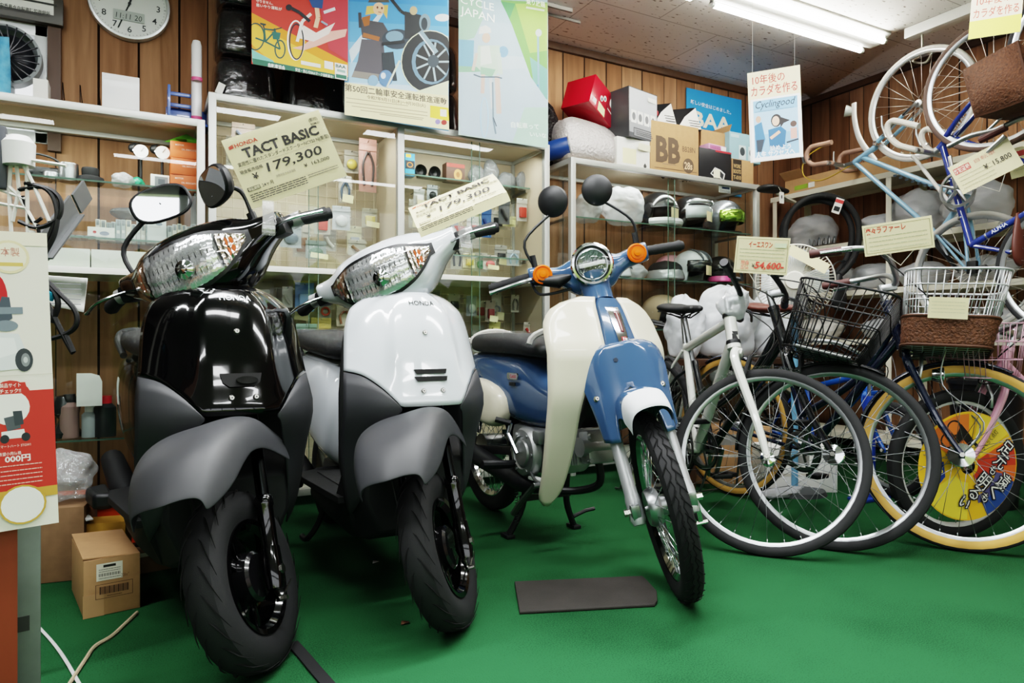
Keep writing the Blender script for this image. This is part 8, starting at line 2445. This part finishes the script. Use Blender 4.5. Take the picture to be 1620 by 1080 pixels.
b = MB(mat('grey green metal post', '#6b746c', .5, noise=.12, nscale=20)); q = P(40, 950, D=D0 + .16); xr = sheet_X((q.x, q.y, zb_ / 2 + .02), n); b.at(T(-c.x, -c.y, 0) @ xr); b.box((0, 0, 0), (40 * D0 / FPX * 1.1, zb_ + .04, .05), bev=.004); b.m(mat('dark stain', '#3a3d38', .8)).box((-.005, -.03, .026), (.022, .03, .001)); b.build('stand_post', t)
# white wire rack with cables on a dark stand behind the board
WR = mat('white coated wire', '#dcdad2', .45)
D1 = 1.55
o = P(40, 420, D=D1)
t = thing('wire_rack', 'white wire rack holding black cables behind the advert board', 'rack', (o.x, o.y, 0))
q = lambda px, py, D=D1: P(px, py, D=D) - V((o.x, o.y, 0))
b = MB(WR)
for pts in (((10, 215), (30, 222)), ((0, 248), (42, 252), (105, 262)), ((20, 222), (17, 262), (14, 300), (18, 370)), ((34, 255), (52, 290), (78, 350)), ((26, 260), (30, 300), (20, 350)), ((0, 300), (40, 315)), ((0, 322), (45, 330)), ((42, 240), (44, 370)), ((0, 282), (30, 310), (60, 362))):
    b.tube([q(*p_) for p_ in pts], .0042, 6)
b.tube([q(-25, 240), q(-25, 1000)], .008, 8); b.tube([q(50, 365), q(46, 560), q(46, 700)], .007, 8); b.bar(q(46, 700), q(46, 700) * 1 - V((0, 0, q(46, 700).z)), .02, .02)
b.build('rack_wires', t)
b = MB(mat('white plastic jug', '#d8d8d4', .4)); b.at(T(q(30, 262))); b.lathe([(.001, 0), (.03, 0), (.032, .05), (.02, .065), (.001, .066)], 18); b.build('cup', t)
b = MB(mat('dark device', '#3d4046', .45)); b.bar(q(2, 200), q(4, 300), .03, .02, None, .006); b.build('dark_panel', t)
t2 = thing('cable_bundle', 'looping black cables hanging from the white wire rack', 'cable', q(80, 300) + V((o.x, o.y, 0)))
ob = q(80, 300); b = MB(CABLE)
for pts, r_ in ((((30, 300), (70, 296), (95, 315), (92, 345), (60, 360), (30, 350)), .005), (((40, 290), (75, 300), (90, 330), (86, 370), (66, 410), (62, 430), (90, 460), (118, 490), (120, 515), (100, 530), (62, 540)), .0055), (((58, 445), (80, 455), (92, 480), (82, 510)), .006), (((58, 460), (75, 480), (95, 520), (116, 558), (104, 530)), .006), (((36, 310), (50, 350), (66, 345)), .004), (((60, 355), (66, 395), (74, 380), (86, 352)), .004)):
    b.tube(spline([q(*p_) - ob for p_ in pts], 6), r_, 6)
b.build('cable', t2)
b = MB(flat('#2f93b0')); b.at(T(q(79, 468) - ob)); b.box((0, 0, 0), (.016, .014, .02), rot(20, 10, 30), .003); b.build('blue_tape', t2)
# grey folded metal channel
q0 = P(66, 395, D=1.75); t = thing('metal_channel', 'grey folded metal channel leaning by the white wire rack', 'metal part', q0)
b = MB(mat('grey sheet metal', '#77797a', .4, metal=.6)); f0, f1 = V((0, 0, 0)), P(138, 300, D=1.95) - q0
b.bar(f0, f1.lerp(f0, .3), .006, .07); b.bar(f0.lerp(f1, .74), f1, .006, .06); b.bar(f0 + V((.0, .02, -.02)), f1.lerp(f0, .3) + V((0, .02, -.02)), .05, .005); b.build('channel', t)
# stacked paper sheets hung over the cabinet's middle board
c = P(96, 455, D=2.4)
t = thing('hanging_sheets', 'sagging stack of printed paper sheets under the left cabinet board', 'paper', c)
b = MB(PAPER); rows = [P(px, py, D=2.4 + .02 * k) - c for k, (px, py) in enumerate(((56, 434), (139, 440)))]
g = []
for v_ in range(7):
    f = v_ / 6; g.append([P(56 + (139 - 56) * h_ / 6 - f * 6, 434 + 6 * h_ / 6 + f * (44 + 10 * h_ / 6), D=2.38 + .05 * math.sin(f * 2)) - c for h_ in range(7)])
b.grid(g); b.build('sheets', t, solid=.004)
b = MB(flat('#8c8d92'))
for k in range(5): b.raw([P(62 + a_, 446 + k * 8 + d_, D=2.34) - c for a_, d_ in ((0, 0), (66, 3), (66, 4.2), (0, 1.2))], [(3, 2, 1, 0)])
b.build('sheet_print', t)
# lower left clutter
c = P(96, 800, Z=.25); c = P(95, 800, D=2.15)
bx0 = P(88, 905, Z=0); 
t = carton('cardboard_box', 'worn brown carton standing behind the advert board under a clear bag', 'box', T(P(88, 870, D=2.25).x, P(88, 870, D=2.25).y, .001) @ rot(0, 0, -8), (.2, .2, P(88, 800, D=2.2).z), mat('dark brown carton', '#7a5f45', .85, noise=.1))
zc2 = P(88, 800, D=2.2).z + .003
bag('crumpled clear bag on the worn carton behind the advert board', (P(88, 870, D=2.25).x, P(88, 870, D=2.25).y, zc2), (.12, .1, .085), clear('loose clear bag', gloss=.16, rough=.12, wrinkle=1., milk=.3, milkc='#cfd1d2'), 70, .2)
p = P(155, 850, D=2.5)
t = thing('plastic_crate', 'orange plastic crate on the floor left of the black scooter', 'crate', (p.x, p.y, 0), R(-6))
b = MB(mat('orange plastic', '#d9501f', .4)); hc = P(155, 782, D=2.5).z
for q_ in ((-.15, 0, .008, .22), (.15, 0, .008, .22), (0, -.11, .308, .008), (0, .11, .308, .008)): b.box((q_[0], q_[1], hc / 2), (q_[2], q_[3], hc))
b.box((0, 0, .006), (.3, .22, .01)); b.box((0, -.118, hc - .01), (.32, .012, .02)); b.build('shell', t)
p = P(163, 858, D=2.28)
hy = P(163, 822, D=2.28).z
carton('yellow_carton', 'yellow cardboard carton in front of the orange crate', 'box', T(p.x, p.y, .001) @ rot(0, 0, -10), (.15, .1, hy), mat('yellow carton', '#c9983a', .7, noise=.05))
b = MB(PWHITE); c0 = P(112, 790, D=2.36); c1 = P(142, 822, D=2.2); tag(b.box((0, 0, 0), (.001, .001, .001)).bar(V((0, 0, 0)), c1 - c0, .02, .004).build('plastic_strip', loc=c0), 'short white plastic strip across the orange crate', 'strip')
# the sealed carton with labels
p0, p1, p2 = P(132, 980, Z=0), P(219, 968, Z=0), P(98, 935, Z=0)
ex_ = (p1 - p0); ey_ = (p2 - p0); W_ = .137; ang = .25 * math.atan2(ex_.y, ex_.x) + .75 * (math.atan2(ey_.y, ey_.x) - PI / 2); Dp = .28
ex_ = V((math.cos(ang), math.sin(ang), 0)) * W_
dep = (p0 - CAM).dot(FW); hh = 91 * dep / FPX
cen = p0 + ex_ / 2 + V((-math.sin(ang), math.cos(ang), 0)) * Dp / 2
def boxart(a, b):
    h_ = 100 * hh / W_
    a.rect('#e9e4d4', 22, 10, 68, 44); a.rect('#2e2a26', 34, 13, 56, 18); lines(a, '#6b665e', 26, 64, (22, 26, 39), 1.2, 5)
    for k in range(24): a.rect('#4b463f', 26 + k * 1.6, 29, 26.6 + k * 1.6 + .5 * (k % 3 == 0), 35)
    a.text('#7a5a3f', '208mⁿ', 72, 38, 7, 14, .0)
    for q_ in ((20, 50, 86, 51), (20, 78, 86, 79), (20, 50, 21, 79), (85, 50, 86, 79)): a.rect('#5d4330', *q_)
    for k in range(26): a.rect('#4a3526', 27 + k * 2, 55, 28 + k * 2 + .7 * (k % 4 == 0), 70)
    lines(a, '#5d4330', 40, 66, (74,), 1.4, 6)
t = carton('cardboard_box', 'sealed brown cardboard box with white label and barcode on the carpet', 'box', T(cen.x, cen.y, .001) @ MX.Rotation(ang, 4, 'Z'), (W_, Dp, hh), CARDB, boxart)
b = MB(mat('clear packing tape', '#b9946f', .2, coat=.6)); b.box((0, 0, hh + .0006), (.05, Dp, .0008)); b.box((-W_ * .33, -Dp / 2 - .0006, hh * .2), (.05, .0008, hh * .4)); b.build('tape', t)
b = MB(CARDB); b.at(T(-.0, Dp * .1, hh + .003) @ rot(2, 3, 0)); b.box((-W_ * .02, -.03, .004), (W_ * .98, Dp * .96, .003)); b.build('lid_flap', t)
# papers on the floor
for i, (pts, lab) in enumerate(((((196, 880), (222, 862), (256, 888), (222, 898)), 'white crumpled paper on the carpet behind the sealed box'), (((78, 884), (98, 880), (100, 896), (86, 900)), 'small white paper scrap left of the sealed box'))):
    b = MB(PAPER); v_ = [P(*q_, Z=.004 + .006 * (k % 2)) for k, q_ in enumerate(pts)]; o = v_[0].copy()
    tag(b.raw([q_ - o for q_ in v_], [(0, 1, 2, 3)]).build('paper_sheet', loc=o, solid=.001), lab, 'paper', 'papers on the carpet')
p = P(222, 850, D=2.3); carton('brown_carton', 'flat brown carton with a white flap behind the sealed box', 'box', T(p.x, p.y, .001) @ rot(0, 0, 10), (.16, .14, .07), mat('dark brown carton', '#7a5f45'), lambda a, b: a.rect('#e5e0d3', 5, 2, 80, 10))
# rubber mat, strap, string, cable tie, scraps
v_ = [P(*q_, Z=0.0) for q_ in ((814, 923), (1016, 914), (1024, 921), (1039, 938), (1040, 953), (1036, 960), (822, 972))]
o = sum(v_, V()) / len(v_)
b = MB(mat('black rubber mat', '#35322f', .85, noise=.12, nscale=14, bump=.2, bscale=300)); b.prism([(q_.x - o.x, q_.y - o.y) for q_ in v_[::-1]], .007); tag(b.build('floor_mat', loc=(o.x, o.y, .001), bev=.002), 'dark rubber mat lying on the green carpet under the blue motorbike', 'mat')
b = MB(mat('black webbing', '#1c1c1e', .7)); v_ = [P(*q_, Z=.004) for q_ in ((462, 1016), (480, 1036), (500, 1060), (530, 1094))]; o = v_[0].copy()
for q_, e_ in zip(v_, v_[1:]): b.bar(q_ - o, e_ - o, .028, .004, (0, 0, 1))
tag(b.build('strap', loc=o), 'black strap lying on the carpet in front of the black scooter wheel', 'strap')
b = MB(mat('jute string', '#b9a98c', .9)); v_ = [P(*q_, Z=.005) for q_ in ((217, 968), (196, 988), (176, 1006), (150, 1022), (134, 1044), (104, 1090))]; o = v_[0].copy(); b.tube(spline([q_ - o for q_ in v_], 6), .0045, 6); tag(b.build('string', loc=o), 'tan string running over the carpet from the sealed box', 'string')
b = MB(PWHITE); v_ = [P(*q_, Z=.004) for q_ in ((62, 992), (84, 1016), (104, 1044), (126, 1082))]; o = v_[0].copy(); b.tube(spline([q_ - o for q_ in v_], 5), .004, 6, sq=.5); tag(b.build('cable_tie', loc=o), 'white plastic cable tie on the carpet beside the grey post', 'cable tie')
for i, (px, py, c_, lab) in enumerate(((594, 889, '#d8d8d2', 'tiny white scrap on the carpet between the scooters'), (640, 985, '#6a4a34', 'tiny brown leaf scrap on the carpet left of the white scooter wheel'))):
    q_ = P(px, py, Z=.003); b = MB(flat(c_)); b.raw([(-.012, -.006, 0), (.01, -.008, .004), (.014, .006, 0), (-.006, .008, .005)], [(0, 1, 2, 3)]); tag(b.build('scrap', loc=q_, solid=.001), lab, 'scrap', 'scraps on the carpet')
# ---------------------------------------------------------------- lights, world, camera
def area(name, loc, sx, sy, power, rx=0., rz=0., c=(1, 1, 1)):
    l = bpy.data.lights.new(name, 'AREA'); l.shape = 'RECTANGLE'; l.size = sx; l.size_y = sy; l.energy = power; l.color = c
    o = bpy.data.objects.new(name, l); col.objects.link(o); o.location = loc; o.rotation_euler = (rx, 0, rz)
    return o


for x, y, e in ((.4, .75, 13), (2.3, .75, 13), (.4, -1.1, 12), (2.3, -1.1, 12), (-1.2, -.2, 10), (-.9, 1.6, 26), (.6, 1.6, 28), (2.1, 1.7, 20)):
    area('ceiling_tube_light', (x, y, ZC - .07), 1.2, .14, e, 0, 0, (.98, .99, 1))
for x in (-2.6, -1.35, -.15, 1.05, 2.25, 3.6):
    o = area('daylight_portal', (x, YF - .06, 1.1), 1.15, 2.0, 1, R(90), 0); o.data.cycles.is_portal = True
# unseen fill lights added under the cabinet tops to brighten the interiors
for x0, x1, z, e in ((-1.2, LX1, ZL, 3), (ML0, MDIV, ZM, 2.2), (MDIV, ML1, ZM, 2.2), (RC0, RC1, ZR, 3.2)):
    area('cabinet_fill', ((x0 + x1) / 2, CF + .09, z - .05), (x1 - x0) * .8, .03, e, R(18), 0, (1, .98, .95))
w = bpy.data.worlds.new('sky'); scn.world = w; w.use_nodes = True
nt = w.node_tree; bg = nt.nodes['Background']
sk = nt.nodes.new('ShaderNodeTexSky'); sk.sky_type = 'HOSEK_WILKIE'; sk.turbidity = 6; sk.sun_direction = (0, -.5, .8)
mx = nt.nodes.new('ShaderNodeMix'); mx.data_type = 'RGBA'; mx.inputs[0].default_value = .6
mx.inputs[7].default_value = (1, 1, 1, 1)
nt.links.new(sk.outputs[0], mx.inputs[6]); nt.links.new(mx.outputs[2], bg.inputs[0])
bg.inputs[1].default_value = 3.2
cam = bpy.data.cameras.new('camera'); cam.sensor_width = 36; cam.lens = FPX / 1620 * 36
cam.clip_start = .02
co = bpy.data.objects.new('camera', cam); col.objects.link(co)
co.location = CAM; co.rotation_euler = (R(90), 0, -YAW)
scn.camera = co
scn.view_settings.view_transform = 'Filmic'
scn.view_settings.look = 'High Contrast'
scn.view_settings.exposure = 0.66
scn.cycles.max_bounces = 10; scn.cycles.transparent_max_bounces = 24
scn.cycles.diffuse_bounces = 4; scn.cycles.glossy_bounces = 4
scn.cycles.caustics_reflective = False; scn.cycles.caustics_refractive = False
scn.cycles.sample_clamp_indirect = 6
scn.cycles.use_denoising = True
